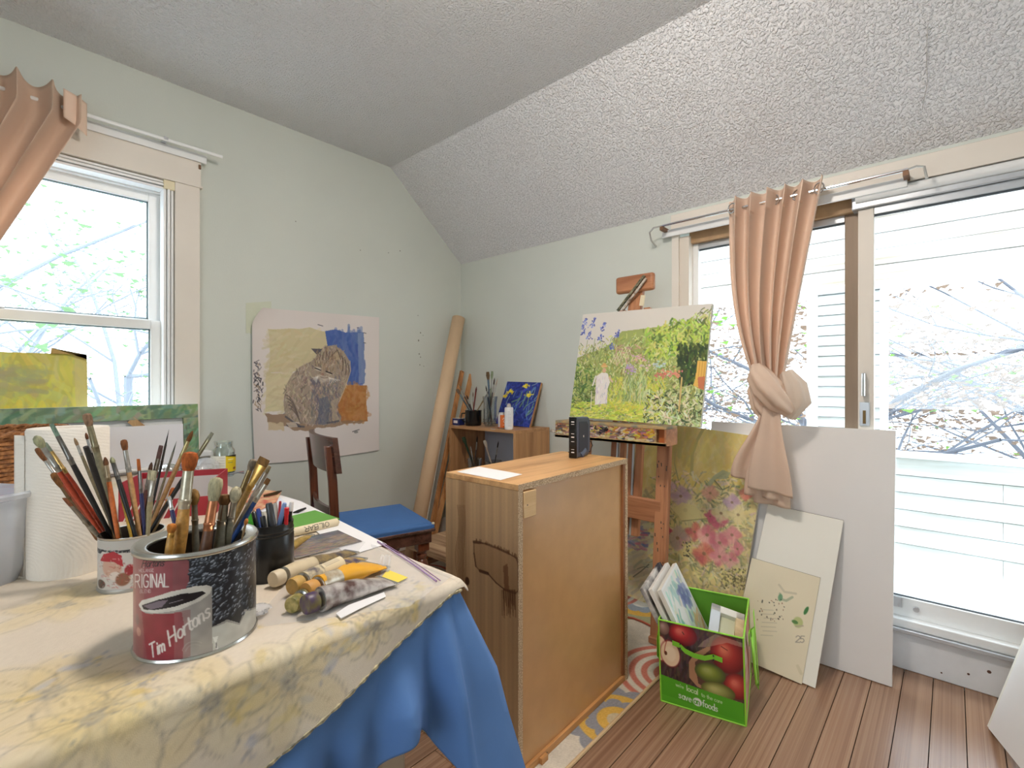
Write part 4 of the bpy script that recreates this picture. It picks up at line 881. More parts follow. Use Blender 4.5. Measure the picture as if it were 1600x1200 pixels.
def strip(O, U2, V2, wpx, hpx, seed):
    pa = Paint(wpx, hpx, (130, 150, 116)); pa.mottle(.15, 12); pa.strokes(int(wpx * hpx / 30), (0, 1, 0, 1), [(120, 146, 106), (150, 164, 130), (96, 130, 100), (170, 178, 140), (84, 120, 104), (136, 176, 150)], (8, 22), (3, 7), (10, 100), .6)
    b = slab(MB(), O, U2, V2, .018).build('folded_border', mat('green_canvas_edge', (136, 152, 118), .7), gc); flat_print('painted_border', pa, O, U2, V2, gm, b)
strip(o + vv_ * (h_ - .062), U, vv_ * .062, 300, 24, 1); strip(o + uu_ * (w_ - .058), uu_ * .058, vv_ * (h_ - .062), 24, 90, 2)
A = o + uu_ * (w_ - .25) + vv_ * (h_ - .06); MB().bar(A + Vector((0, .004, 0)), A + uu_ * .06 - vv_ * .06 + Vector((0, .004, 0)), .03, .008, (0, 1, 0)).build('corner_brace', M_pine, gc)
A = o + uu_ * .30 + vv_ * (h_ - .06); MB().bar(A + Vector((0, .004, 0)), A - uu_ * .12 - vv_ * .06 + Vector((0, .004, 0)), .03, .008, (0, 1, 0)).build('corner_brace', M_pine, gc)
p0 = on_y(286, 663, 2.545)
bw = thing('white_board', (p0.x - .3, 2.53, ZT), 'plain white board propped in front of the green stretcher canvas', 'board')
o, U, V = rect((p0.x, 2.53, ZT + .003), .62, p0.z - ZT, 4, 0, right=(1, 0, 0), back=(0, 1, 0))
slab(MB(), o, U, V, .012).build('board_panel', mat('white_board_paint', (232, 232, 236), .5), bw, bev=.001)
MB().bar(o - Vector((0, .02, -.02)), o + U - Vector((0, .02, -.02)), .03, .012).build('front_ledge', M_white, bw, bev=.003)
# ---- glass jar
JC = on_z(349, 744, ZT); JC.z = ZT + .001; jr = thing('glass_jar', JC, 'clear glass jar with a yellow label by the window end of the table', 'jar')
prf = [(.040, 0), (.044, .006), (.044, .095), (.041, .108), (.034, .116), (.034, .136), (.036, .138), (.036, .142), (.032, .142), (.0315, .116), (.041, .1), (.0415, .008), (.0005, .006)]
MB().lathe([(.0005, 0)] + prf, JC, 48, cap0=False, cap1=False).build('glass_wall', jar_glass('jar_glass_clear'), jr, smooth=50)
jp = Paint(170, 60, (228, 226, 210), cyl_map(JC, .0445, ZT + .022, .066)); jp.k = 1.6
jp.poly([(353, 708), (372, 708), (372, 742), (353, 742)], (236, 206, 40)); jp.poly([(353, 708), (372, 708), (372, 713), (353, 713)], (60, 54, 30)); jp.poly([(330, 737), (372, 735), (372, 745), (330, 745)], (236, 206, 40))
for k in range(5): jp.line([(342, 716 + k * 4), (351, 716 + k * 4)], .8, (150, 150, 140), .6)
jp.line([(357, 718), (364, 717)], 1.5, (250, 246, 220)); jp.line([(357, 723), (363, 722)], 1.2, (110, 130, 90)); jp.ell(366, 731, 3, 3, (150, 90, 50))
an = math.atan2(-JC.y, -JC.x) + np.linspace(-1.5, 1.5, 110); P = np.zeros((60, 110, 3)); P[:, :, 0] = JC.x + .0447 * np.cos(an); P[:, :, 1] = JC.y + .0447 * np.sin(an); P[:, :, 2] = (ZT + .022 + np.linspace(1, 0, 60) * .066)[:, None]
U_, V_ = np.meshgrid(.5 + np.linspace(-1.5, 1.5, 110) / 6.283, np.linspace(0, 1, 60)); paint_mesh('paper_label', P, jp.sample(U_, V_), painted('paper_print', .6), jr)
MB().lathe([(.0005, .007), (.0405, .007), (.041, .02), (.0005, .02)], JC, 40, cap0=False, cap1=False).build('cloudy_water', mat('cloudy_water', (170, 190, 190), .1), jr)
sp = on_z(371, 738, ZT + .03); MB().tube([sp - Vector((.03, .0, .003)), sp, sp + Vector((.02, -.012, 0))], [.002, .003, .006], 8, flat=[1, .6, .4]).build('teaspoon', M_chrome, None, 'small metal spoon end poking out beside the glass jar', 'spoon')
# ---- crumpled plastic
def crumple(name, c, r, m, label, cat, sz=1.0, seed=1, ht=.7):
    rnd = np.random.default_rng(seed); nu, nv = 40, 20; P = np.zeros((nv, nu + 1, 3))
    ns = rnd.random((nv, nu)) * .5 + np.repeat(np.repeat(rnd.random((nv // 4, nu // 4)), 4, 0), 4, 1) * .5
    for j in range(nv):
        for i in range(nu + 1):
            a = 2 * math.pi * (i % nu) / nu; e = math.pi * j / (nv - 1); q = r * (.72 + .45 * ns[j, i % nu] * math.sin(e))
            P[j, i] = (c[0] + q * math.cos(a) * math.sin(e) * sz, c[1] + q * math.sin(a) * math.sin(e), c[2] + r * ht * (1 - math.cos(e)) * .5 * 2 * (.9 + .2 * ns[j, i % nu] * (j > 2)))
    P[:, :, 2] = c[2] + np.maximum(P[:, :, 2].max() - P[:, :, 2], 0)
    return MB().grid(P).build(name, m, None, label, cat, smooth=15)
crumple('plastic_wrap', on_z(321, 748, ZT + .002), .055, milky('crinkled_film', (222, 224, 228), .45, .08), 'crumpled ball of clear plastic wrap next to the glass jar', 'wrap', seed=3)
crumple('foil_scrap', on_z(262, 752, ZT + .002), .045, mat('crumpled_foil', (190, 190, 186), .25, .6), 'crumpled silver foil scrap behind the red box', 'foil', seed=5)
crumple('paint_rag', on_z(292, 742, ZT + .002), .035, mat('stained_rag', (150, 140, 140), .8, col2=(70, 76, 110), vscale=50), 'small blue stained paint rag behind the red box', 'rag', seed=9)
crumple('plastic_scrap', on_z(402, 960, ZT + .003), .02, milky('crinkled_film', (222, 224, 228), .45, .08), 'glinting crumpled plastic scrap at the coffee tin side', 'wrap', seed=13, ht=.35)
# ---- red and white open box
b0 = on_z(268, 806, ZT); rx = thing('cardboard_box', b0, 'open red box with white stripes behind the brush tins', 'box')
M_rb = mat('red_card', (168, 44, 56), .55); M_wi = mat('grey_card_inside', (206, 202, 198), .8)
bu = Vector((math.cos(R_(-28)), math.sin(R_(-28)), 0)); bv = Vector((-bu.y, bu.x, 0)); bw2, bd2, bh2 = .23, .17, .105; O = b0 - bu * bw2 / 2 - bv * .03; O.z = ZT + .001; Zv = Vector((0, 0, 1))
for nm, (a, b, c) in (('back_side', (O + bv * bd2, bu * bw2, bv * .003)), ('left_side', (O, bu * .003, bv * bd2)), ('right_side', (O + bu * (bw2 - .003), bu * .003, bv * bd2))):
    MB().obox(a, b, c, Zv * bh2).build(nm, M_rb, rx)
MB().prism([O, O + bu * bw2, O + bu * bw2 + Zv * bh2, O + bu * bw2 * .93 + Zv * .055, O + Zv * .05], bv * .003).build('front_side', M_rb, rx, smooth=0)
MB().obox(O + bu * .003 + bv * .003, bu * (bw2 - .006), bv * (bd2 - .003), Zv * .003).build('bottom', M_wi, rx)
MB().obox(O + bu * .0032 + bv * (bd2 - .0012), bu * (bw2 - .0064), bv * .001, Zv * (bh2 - .018)).obox(O + bu * (bw2 - .0044), bu * .001, bv * bd2, Zv * (bh2 - .018)).build('lining', M_wi, rx)
sx = MB()
for k in range(7):
    a = O + bu * (.01 + k * .018) - bv * .0006; sx.prism([a, a + bu * .004, a + bu * .027 + Zv * .05, a + bu * .023 + Zv * .05], bv * .0004)
sx.build('white_stripes', mat('white_ink', (226, 218, 214), .6), rx, smooth=0)
# ---- black jar of pens
BJ = polar(420, 1.07, ZT); bj = thing('black_jar', BJ, 'black plastic screw-neck jar holding pens beside the coffee tin', 'jar')
lathe_can([(.043, 0), (.0455, .003), (.0455, .083), (.044, .086), (.0455, .089), (.044, .092), (.0455, .095), (.044, .098), (.0445, .108)], .003, BJ, 56).build('jar_body', mat('glossy_black_plastic', (20, 19, 20), .28), bj, smooth=40)
def pen(tip, entry, col, w, label, dt=0, de=0, cap=None, clip=False):
    tc = depth(BJ); T = at_t(*tip, tc + dt); E = at_t(*entry, tc + de); d = E - T; k = 1.0
    while (T + d * (k + .03)).z > ZT + .007 and k < 4 and (Vector(((T + d * (k + .03)).x - BJ.x, (T + d * (k + .03)).y - BJ.y, 0)).length < .036 or k < 1.05): k += .03
    B = T + d * k; o = thing('pen', B, label + ' in the black jar', 'pen', 'pens in the black jar'); ax = T - B
    M1 = mat('pen_%d_%d_%d' % col, col, .3)
    MB().tube([B, B + ax * .6], w * .48, 10).build('barrel', M1, o, smooth=50)
    MB().tube([B + ax * .58, B + ax * .97, T], [w * .56, w * .54, w * .4], 12).build('cap', mat('pen_%d_%d_%d' % (cap or col), cap or col, .3), o, smooth=40)
    if clip: MB().bar(B + ax * .7 + Vector((-SX, CX, 0)) * w * .62, B + ax * .98 + Vector((-SX, CX, 0)) * w * .62, .003, .002).build('clip', mat('pen_%d_%d_%d' % (cap or col), cap or col, .3), o)
pen((387, 800), (392, 822), (60, 150, 40), .010, 'green capped marker at the tin side', .0, .0)
pen((403, 795), (408, 822), (26, 50, 120), .008, 'dark blue pen', .01, .0)
pen((396, 800), (402, 822), (24, 24, 28), .008, 'black pen beside the dark blue one', .02, .01, None, True)
pen((412, 800), (414, 822), (188, 182, 170), .009, 'pale grey pen', .03, .02)
pen((411, 806), (414, 826), (30, 30, 32), .008, 'slim black pen with a pocket clip before the grey pen', -.02, -.02, None, True)
pen((420, 786), (426, 822), (46, 46, 48), .0125, 'thickest charcoal marker with a silver end', -.01, -.01, (60, 60, 62))
pen((430, 786), (431, 818), (176, 170, 160), .008, 'beige pen behind the charcoal marker', .03, .02)
pen((438, 783), (435, 818), (168, 30, 40), .005, 'thin dark red pencil', .03, .02)
pen((445, 786), (436, 820), (112, 146, 204), .008, 'light blue pen', .0, .0, (130, 160, 212))
pen((448, 793), (447, 818), (206, 28, 40), .008, 'bright red pen', -.015, -.015)
pen((456, 784), (452, 816), (30, 26, 28), .0075, 'black pen with a clear cap', .01, .01, (220, 214, 208))
# ---- papers
M_paper = mat('white_paper', (240, 238, 238), .85, var=.03)
def sheet(name, pxs, z, m, label, cat='paper', th=.0006, group=None): return lay(name, pxs, ZT + z, th, m, None, label, cat, group)
sheet('paper_sheet', ((406, 764), (470, 783), (604, 850), (545, 868), (470, 812), (398, 790)), .0040, M_paper, 'white paper sheet along the far table edge under the photo')
sheet('paper_sheet', ((385, 752), (432, 772), (452, 790), (410, 800), (372, 770)), .0060, mat('pale_blue_paper', (226, 230, 238), .85), 'pale bluish paper sheet behind the pens')
sheet('green_folder', ((455, 806), (492, 797), (531, 810), (500, 824), (456, 826)), .0075, mat('green_card', (96, 158, 62), .5), 'bright green card under the cream oil stick', 'card', .002)
pp = [on_z(px, py, ZT + .0062) for px, py in ((440, 884), (486, 838), (537, 831), (566, 846))]
pO = on_z(462, 872, ZT + .0062); pU = on_z(566, 846, ZT + .0062) - pO; pU.z = 0; pV = Vector((-pU.y, pU.x, 0)); pV = pV / pV.length * .125
ph = thing('photo_print', pO, 'grey landscape photo print lying on white paper by the tubes', 'photo')
slab(MB(), pO, pU, pV, .0008).build('photo_paper', M_paper, ph)
pa = Paint(110, 70, (120, 112, 112)); pa.mottle(.2, 10); pa.strokes(300, (0, 1, .3, 1), [(146, 126, 104), (96, 92, 98), (130, 112, 96), (160, 138, 112)], (6, 18), (1, 3), (-15, 15), .6); pa.strokes(60, (0, 1, 0, .3), [(84, 86, 96), (104, 106, 116)], (8, 20), (2, 4), (-10, 10), .7)
pa.line([(0, 0), (1, 0)], 3, (50, 50, 56)); pa.line([(.995, 0), (.995, 1)], 2, (50, 50, 56))
flat_print('photo_image', pa, pO, pU, pV, painted('paper_print'), ph, .0006)
sheet('sticky_note', ((592, 906), (606, 890), (637, 902), (607, 917)), .0060, mat('yellow_note', (238, 216, 92), .8), 'yellow sticky note peeking out past the silver tube', 'note')
sheet('illustrated_leaflet', ((378, 778), (398, 764), (440, 768), (432, 784), (400, 800)), .0090, mat('printed_leaflet', (224, 196, 150), .6, col2=(196, 84, 66), vscale=30), 'colourful red and cream leaflet behind the pen jar', 'leaflet', .0012)
MB().tube([on_z(px, py, ZT + .016) for px, py in ((412, 775), (425, 772), (433, 770), (440, 767))], [.004, .005, .006, .002], 8, flat=[.4] * 4).build('palette_knife', mat('dark_steel', (78, 66, 44), .4, .6), None, 'dark crusty palette knife resting on the leaflet', 'palette knife')
MB().tube([on_z(px, py, ZT + .010) for px, py in ((458, 801), (466, 799), (478, 794))], [.002, .005, .003], 8, flat=[.5] * 3).build('marker_clip', M_black, None, 'small black clip on the white paper behind the oil stick', 'clip')
# ---- oil stick
a, b = on_z(452, 833, ZT + .013), on_z(526, 816, ZT + .012); st = thing('oil_stick', (a + b) / 2 - Vector((0, 0, .012)), 'cream paper wrapped oil stick with upside-down lettering', 'oil stick')
ax = (b - a).normalized(); n1 = Vector((0, 0, 1)); n2 = ax.cross(n1); Lk = (b - a).length; nu, nv = 130, 60; rs = .0105
up = math.atan2(0, 1); opn = Paint(nu, nv, (224, 208, 176)); opn.k = 1
def stick_uv(px, py):
    c = Vector((0, 0, EYE)); d = ray(px, py); w0 = a - c; n = d.cross(ax); t = w0.cross(ax).dot(n) / n.dot(n); p = c + d * t; s = (p - a).dot(ax) / Lk
    off = (p - a) - ax * ((p - a).dot(ax)); h = max(-1, min(1, off.dot(d.cross(ax).normalized()) / rs)); return s, h
# lettering faces the viewer and reads upside-down
for t_, x in (('OILBAR', .66),): opn.text(t_, x + .12, .52, .19, (40, 36, 34), 1.3, (-.72, 0), (0, -1.0), .95)
cv = (Vector((0, 0, EYE)) - (a + b) / 2); cv = (cv - ax * cv.dot(ax)).normalized(); sv = ax.cross(cv)
P = np.zeros((nv, nu, 3))
for j in range(nv):
    an = (j / (nv - 1) - .42) * 2 * math.pi
    r = cv * math.cos(an) + sv * -math.sin(an)
    for i in range(nu): P[j, i] = a + ax * (Lk * i / (nu - 1)) + r * rs
paint_mesh('paper_wrapper', P, opn.a, painted('paper_print'), st)
MB().tube([b - ax * .002, b, b + ax * .006], [.0104, .0104, .004], 14).build('stick_end', mat('cream_wax', (222, 204, 168), .6, var=.2, vscale=100), st)
MB().tube([a - ax * .012, a + ax * .002], [.0098, .0104], 14).build('stick_tip', mat('cream_wax'), st)
# ---- paint tubes
def tube_thing(pa_, pb_, r, body_m, cap_m, label, cap_px=None, crimp=True, bandm=None, flatten=.55, capr=.9, z=.0, wide=1.5, metal_end=True):
    A = on_z(*pa_, ZT + r + z + .003); B = on_z(*pb_, ZT + r * .5 + z + .003); ax = (B - A).normalized(); L = (B - A).length
    o = thing('paint_tube', (A + B) / 2 - Vector((0, 0, r)), label, 'paint tube', 'paint tubes on the table corner'); e0 = ax.cross(Vector((0, 0, 1))).normalized()
    c0, c1 = A - ax * .0, A + ax * .020
    n = 14; MB().tube([c0, c0 + ax * .003, c1 - ax * .003, c1], [r * capr * .9, r * capr, r * capr, r * capr * .95], 20, e0=e0).build('cap', cap_m, o, smooth=40)
    MB().tube([c1 - ax * .001, c1 + ax * .004, c1 + ax * .007], [r * .5, r * .5, r * .95], 18, e0=e0).build('shoulder', M_tin, o, smooth=40)
    s0 = .027 / L; rnd = random.Random(label); K = 14
    ss = [s0 + (1 - s0) * k / (K - 1) for k in range(K)]; rr = []; fl = []
    for k, s in enumerate(ss):
        q = k / (K - 1); f = max(0, (q - .25) / .75) ** 1.2 if crimp else max(0, (q - .6) / .4)
        rr.append(r * (1 + (wide - 1) * f) * (1 + rnd.uniform(-.05, .05) * (1 if crimp else .3))); fl.append(max(.07, 1 - f * .95) * (1 + rnd.uniform(-.1, .1) * (1 if q < .95 and crimp else 0)))
    pts = [A + ax * (L * s) - Vector((0, 0, r * .5 * max(0, (k / (K - 1) - .3)))) for k, s in enumerate(ss)]
    MB().tube(pts, rr, 20, flat=fl, e0=e0).build('tube_body', body_m, o, smooth=40)
    if bandm:
        i0, i1 = int(K * bandm[0]), int(K * bandm[1]); MB().tube(pts[i0:i1], [x * 1.02 for x in rr[i0:i1]], 20, caps=False, flat=[min(1, f * 1.02 + .01) for f in fl[i0:i1]], e0=e0).build('label_band', bandm[2], o, smooth=40)
    if metal_end: MB().bar(pts[-1] - e0 * rr[-1], pts[-1] + e0 * rr[-1], .010, .004).build('crimped_end', M_tin, o, bev=.001)
    return o
M_capw = mat('cream_cap', (222, 206, 178), .45); M_capy = mat('stained_yellow_cap', (212, 172, 96), .5, var=.2, vscale=80)
M_lab = mat('cream_tube_label', (222, 208, 172), .4, col2=(96, 88, 96), vscale=70, stretch=(1, 1, 1), detail=7)
tube_thing((426, 906), (548, 858), .0165, mat('cream_tube', (224, 206, 172), .4, var=.08, vscale=50), M_capw, 'long cream paint tube with a dark crushed end nearest the pen jar', bandm=(.42, 1.0, mat('dark_indigo_band', (56, 52, 66), .4, col2=(150, 128, 80), vscale=60)), wide=1.25)
tube_thing((456, 917), (560, 868), .0165, M_lab, M_capy, 'cream lettered paint tube in the middle of the pile', z=.004, wide=1.3, bandm=(.55, 1.0, mat('indigo_band', (66, 58, 92), .4, col2=(190, 160, 90), vscale=50)))
def label_patch(o, pa_, pb_, r, z, s0, s1, text, base, wide=1.06):
    A = on_z(*pa_, ZT + r + z + .003); B = on_z(*pb_, ZT + r * .5 + z + .003); ax = (B - A).normalized(); L = (B - A).length
    cv = (Vector((0, 0, EYE)) - (A + B) / 2); cv = (cv - ax * cv.dot(ax)).normalized(); sv = ax.cross(cv); nu, nv = 90, 34; P = np.zeros((nv, nu, 3))
    pa = Paint(nu, nv, base); pa.text(text, .97, .34, .30, (48, 42, 56), 1.6, (-.52, 0), (0, 1.0) if False else (0, -1.0)); pa.a = pa.a
    for k in range(3): pa.line([(.12, .72 + k * .09), (.8, .72 + k * .09)], 1.0, (120, 110, 110), .6)
    for j in range(nv):
        an = (j / (nv - 1) - .5) * 2.0; rr = cv * math.cos(an) - sv * math.sin(an)
        for i in range(nu): P[j, i] = A + ax * L * (s0 + (s1 - s0) * i / (nu - 1)) + rr * r * wide
    paint_mesh('label_print', P, pa.a, painted('paper_print'), o)
_lab = [x for x in bpy.data.objects if x.get('label', '').startswith('cream lettered')][0]
label_patch(_lab, (456, 917), (560, 868), .0165, .004, .36, .66, 'WINTON', (226, 212, 178))
tube_thing((478, 924), (585, 878), .017, mat('orange_tube', (236, 172, 44), .38, var=.05), mat('ochre_cap', (206, 150, 76), .5), 'orange yellow paint tube with a wide flattened end', z=.006, wide=2.1, bandm=(.0, .36, mat('tube_silver_band', (212, 204, 186), .3, .3, col2=(170, 150, 120), vscale=60)))
tube_thing((455, 946), (520, 905), .015, mat('smeared_green_tube', (196, 186, 150), .35, .2, col2=(120, 110, 40), vscale=55), mat('smeared_cap', (190, 170, 110), .5, col2=(110, 106, 40), vscale=80), 'short smeared tube with a green stained cap at the front of the pile', wide=1.3)
tube_thing((476, 945), (604, 902), .018, mat('smeared_silver_tube', (214, 208, 204), .28, .35, col2=(96, 70, 66), vscale=38, detail=6, bump=.5, bscale=60), mat('violet_cap', (66, 44, 84), .4, col2=(110, 100, 50), vscale=60), 'crumpled silver tube smeared with purple and red paint', z=.004, wide=1.7)
tube_thing((446, 862), (483, 834), .010, mat('gold_tube', (206, 170, 86), .3, .4, var=.3, vscale=60), mat('amber_cap', (196, 140, 60), .4), 'small gold paint tube in front of the oil stick', wide=1.3)
sheet('tissue_scrap', ((525, 958), (545, 945), (600, 925), (603, 932), (560, 952), (533, 966)), .0060, M_paper, 'thin white paper scrap under the silver tube', 'paper')
P = np.zeros((10, 14, 3)); c = on_z(601, 892, ZT + .004)
for j in range(10):
    for i in range(14):
        s, t = i / 13 - .5, j / 9; P[j, i] = c + Vector((SX, -CX, 0)) * s * .022 + Vector((CX, SX, 0)) * (.02 * t - .01 + .004 * math.sin(i)) + Vector((0, 0, .028 * t))
MB().grid(P).build('cellophane_corner', milky('clear_film', (236, 236, 238), .28, .12), None, 'upturned clear cellophane corner behind the orange tube', 'film', solid=.0004, smooth=80)
# bits left of the towels
c = on_z(52, 826, ZT); MB().box(c.x - .05, c.x + .05, c.y - .03, c.y + .05, ZT + .001, ZT + .045).build('black_case', M_black, None, 'black case between the plastic tub and the paper towels', 'case', bev=.004)
c = on_z(50, 850, ZT); MB().box(c.x - .035, c.x + .035, c.y - .03, c.y + .01, ZT + .001, ZT + .018).build('sample_packet', mat('printed_packet', (228, 226, 228), .5, col2=(196, 110, 110), vscale=60), None, 'small white and red packet on the cloth by the tub', 'packet', bev=.002)
# ================================================================== FURNITURE AND FLOOR THINGS
# ---- rug
RX0, RX1, RY0, RY1 = .98, 2.42, .835, 2.42; RH = .006
rug = thing('rug', ((RX0 + RX1) / 2, (RY0 + RY1) / 2, 0), 'cream rug with coral, grey and mustard arcs under the wooden cabinet', 'rug')
def rug_map(px, py): p = on_z(px, py, RH); return (p.x - RX0) / (RX1 - RX0), 1 - (p.y - RY0) / (RY1 - RY0)
rp = Paint(430, 470, (214, 204, 186)); rp.mottle(.04, 10)
RS = rp.w / (RX1 - RX0)
def rc_(X, Y): return (X - RX0) * RS, rp.h - (Y - RY0) * RS
def rings(X, Y, R, cols, scal=False):
    x, y = rc_(X, Y)
    for k, c in enumerate(cols):
        r = R * RS * (1 - k / len(cols))
        if scal and k in (0, 2):
            for a in range(0, 360, 36): rp.ell(x + math.cos(R_(a)) * r * .8, y + math.sin(R_(a)) * r * .8, r * .3, r * .3, c, 1, raw=True, soft=.05)
        rp.ell(x, y, r * (.92 if scal and k in (0, 2) else 1), r * (.92 if scal and k in (0, 2) else 1), c, 1, raw=True, soft=.03)
CR, CM, GY, MU, SG = (196, 120, 102), (214, 204, 186), (146, 146, 150), (214, 172, 84), (160, 160, 124)
p = on_z(1050, 1055, RH); arcs = [CR, CM] * 4 + [CR]
rings(p.x, p.y - .0, .21, arcs)
p = on_z(955, 1120, RH); rings(p.x, p.y - .02, .165, [GY, MU, GY, MU, (200, 184, 150)], True)
p = on_z(985, 955, RH); rings(p.x + .12, p.y, .20, [SG, MU, (150, 160, 170), CM], True)
for (X, Y, t) in ((2.1, 1.9, 0), (1.3, 1.9, 0), (1.75, 2.3, 0), (1.05, 1.4, 1), (1.75, 1.45, 1), (2.3, 1.4, 0), (1.1, 2.35, 1)):
    rings(X, Y, .19, arcs if t == 0 else [GY, MU, GY, MU, (200, 184, 150)], t == 1)
rp.grain(.07)
MB().box(RX0, RX1, RY0, RY1, .0005, RH).build('pile_body', mat('rug_edge', (204, 186, 156), .95), rug, bev=.003)
flat_print('woven_face', rp, (RX0, RY0, RH), (RX1 - RX0, 0, 0), (0, RY1 - RY0, 0), painted('rug_pile', .95, .5, 900, 0, .1), rug, .0006)
MB().tube([(RX0, RY0, .005), (RX1, RY0, .005)], .006, 8).build('bound_edge', mat('rug_binding', (206, 176, 134), .9, bump=.5, bscale=200), rug)
# ---- cabinet on its side: pine side, chipboard edges, hardboard back
CA = Vector((1.028, .905, 0)); cl_, cd_, ch_ = .645, .305, .84; cr = R_(1.2)
cu = Vector((math.cos(cr), math.sin(cr), 0)); cv_ = Vector((-cu.y, cu.x, 0)); z1 = Vector((0, 0, 1)); CA.z = RH + .0005
cab = thing('pine_cabinet', CA + cu * .32 + cv_ * .15, 'pine and hardboard cabinet standing back out on the rug', 'cabinet')
M_chip = mat('chipboard_edge', (222, 196, 160), .8, col2=(160, 128, 96), vscale=260, detail=2)
M_cabside = wood('cabinet_pine_side', (196, 152, 104), (140, 98, 62), 'z', 7, .42, .15, 1.6)
M_cabtop = wood('cabinet_pine_top', (222, 172, 116), (176, 126, 78), 'x', 6, .4, .15, 1.4)
tk = .018
def cbox(u0, u1, v0, v1, w0, w1): return MB().obox(CA + cu * u0 + cv_ * v0 + z1 * w0, cu * (u1 - u0), cv_ * (v1 - v0), z1 * (w1 - w0))
cbox(0, tk, .0, cd_, .0, ch_ - tk).build('side_panel', M_cabside, cab, bev=.0015)
cbox(cl_ - tk, cl_, 0, cd_, 0, ch_ - tk).build('side_panel', M_cabside, cab, bev=.0015)
cbox(0, cl_, .0, cd_, ch_ - tk, ch_).build('top_panel', M_cabtop, cab, bev=.0015)
cbox(tk, cl_ - tk, .012, cd_, 0, tk).build('bottom_panel', M_cabside, cab)
M_hard = mat('hardboard', (208, 160, 108), .27, var=.07, vscale=14, detail=6)
cbox(tk, cl_ - tk, .010, .014, .02, ch_ - tk).build('back_panel', M_hard, cab)
cbox(tk, cl_ - tk, .014, .016, .02, ch_ - tk).build('inner_panel', M_hard, cab)
cbox(-.0006, tk + .0006, -.0012, 0, 0, ch_ - tk).build('edge_strip', M_chip, cab); cbox(cl_ - tk, cl_, -.0012, 0, 0, ch_ - tk).build('edge_strip', M_chip, cab); cbox(0, cl_, -.0012, 0, ch_ - tk, ch_).build('edge_strip', M_chip, cab)
cbox(cl_ - tk - .014, cl_ - tk, .0005, .010, .03, ch_ - tk).build('batten', wood('dark_batten', (172, 112, 64), (120, 72, 40), 'z', 8, .5), cab)
cbox(tk, cl_ - tk, -.0005, .010, .0, .022).build('bottom_batten', wood('orange_batten', (206, 150, 92), (160, 108, 62), 'x', 8, .5), cab, bev=.002)
blk = cbox(tk + .004, tk + .060, -.004, .010, ch_ - tk - .082, ch_ - tk - .006); blk = blk.build('corner_block', wood('pale_block', (232, 196, 146), (214, 172, 118), 'x', 10, .6), cab, bev=.002)
sc_ = CA + cu * .036 + cv_ * -.0042 + z1 * (ch_ - tk - .045); MB().tube([sc_, sc_ + cv_ * .001], .0022, 10).build('screw', M_black, blk)
MB().tube([CA + cu * .13 + cv_ * -.004 + z1 * .001, CA + cu * .13 + cv_ * -.004 + z1 * .016], .002, 6).build('nail', M_tin, cab)
cbox(.095, .125, -.012, -.0005, 0, .018).build('foot_block', mat('orange_batten'), cab, bev=.001)
# water stain and knots on the pine side, as thin varnish marks of their own shape
def side_map(px, py):
    O = CA; n = cu; d = ray(px, py); c = Vector((0, 0, EYE)); t = (O - c).dot(n) / d.dot(n); q = c + d * t - O; return q.dot(cv_) / cd_, 1 - q.z / (ch_ - tk)
sp_ = Paint(150, 400, (188, 150, 108), lambda px, py: (lambda u, v: (1 - u, v))(*side_map(px, py))); sp_.k = 1.5
for i in range(150):
    x = i / 150; tone = 1 + .035 * math.sin(x * 37 + 2 * math.sin(x * 9)) + .02 * math.sin(x * 120)
    sp_.a[:, i] *= tone
sp_.a *= (1 + (smooth_noise(400, 150, 90)[:, :] - .5)[..., None] * .0)
for k in range(40):
    x = random.uniform(0, .22); sp_.line([(717 + x * 60 + 2.5 * math.sin(k + t * 5), 740 + t * 420) for t in np.linspace(0, 1, 14)], .8, (138, 98, 62), .16)
for k in range(6): sp_.line([(715 + k * 2.2 + math.sin(t * 7) * (3 - k * .3), 790 + t * 120) for t in np.linspace(0, 1, 16)], 1.1, (120, 80, 48), .55)
S4 = lambda x, y: (640 + x / 4, 700 + y / 4)
stain = [S4(402, 588), S4(440, 592), S4(480, 600), S4(560, 632), S4(620, 660), S4(668, 690), S4(680, 720), S4(682, 890), S4(660, 908), S4(590, 882), S4(540, 842), S4(490, 785), S4(440, 768), S4(415, 740), S4(404, 660)]
sp_.poly(stain, (140, 98, 62), .4); [sp_.line([stain[i], stain[(i + 1) % len(stain)]], random.uniform(1.0, 3.2), (78, 46, 26), random.uniform(.5, .95)) for i in range(len(stain))]
for k in range(40):
    t = random.random(); x = 402 + t * 270; y = 588 + t * t * 60 + t * 42; sp_.line([S4(x, y), S4(x, y - random.uniform(6, 22))], 1.2, (96, 58, 32), .6)
sp_.poly([S4(585, 740), S4(612, 720), S4(622, 900), S4(592, 890)], (110, 68, 40), .7)
for k in range(34): x = random.uniform(575, 660); sp_.line([S4(x, 890), S4(x + 4, 930 + random.uniform(0, 130))], 1.4, (92, 56, 32), .4)
sp_.ell(*S4(362, 832), 3, 4, (80, 48, 28)); sp_.line([S4(400, 1130), S4(430, 1140), S4(440, 1155)], 2.2, (84, 50, 28), .8)
sp_.grain(.02)
flat_print('stained_face', sp_, CA + cv_ * cd_, -cv_ * cd_, z1 * (ch_ - tk), painted('varnished_pine', .42, .1, 300), cab, .0006)
zc = CA.z + ch_
cp = [on_z(px, py, zc + .0012) for px, py in ((714, 737), (748, 729), (816, 741), (782, 750))]
MB().prism(cp, (0, 0, -.0006)).build('letter_sheet', M_paper, None, 'white printed letter lying on the pine cabinet top', 'paper', smooth=0)
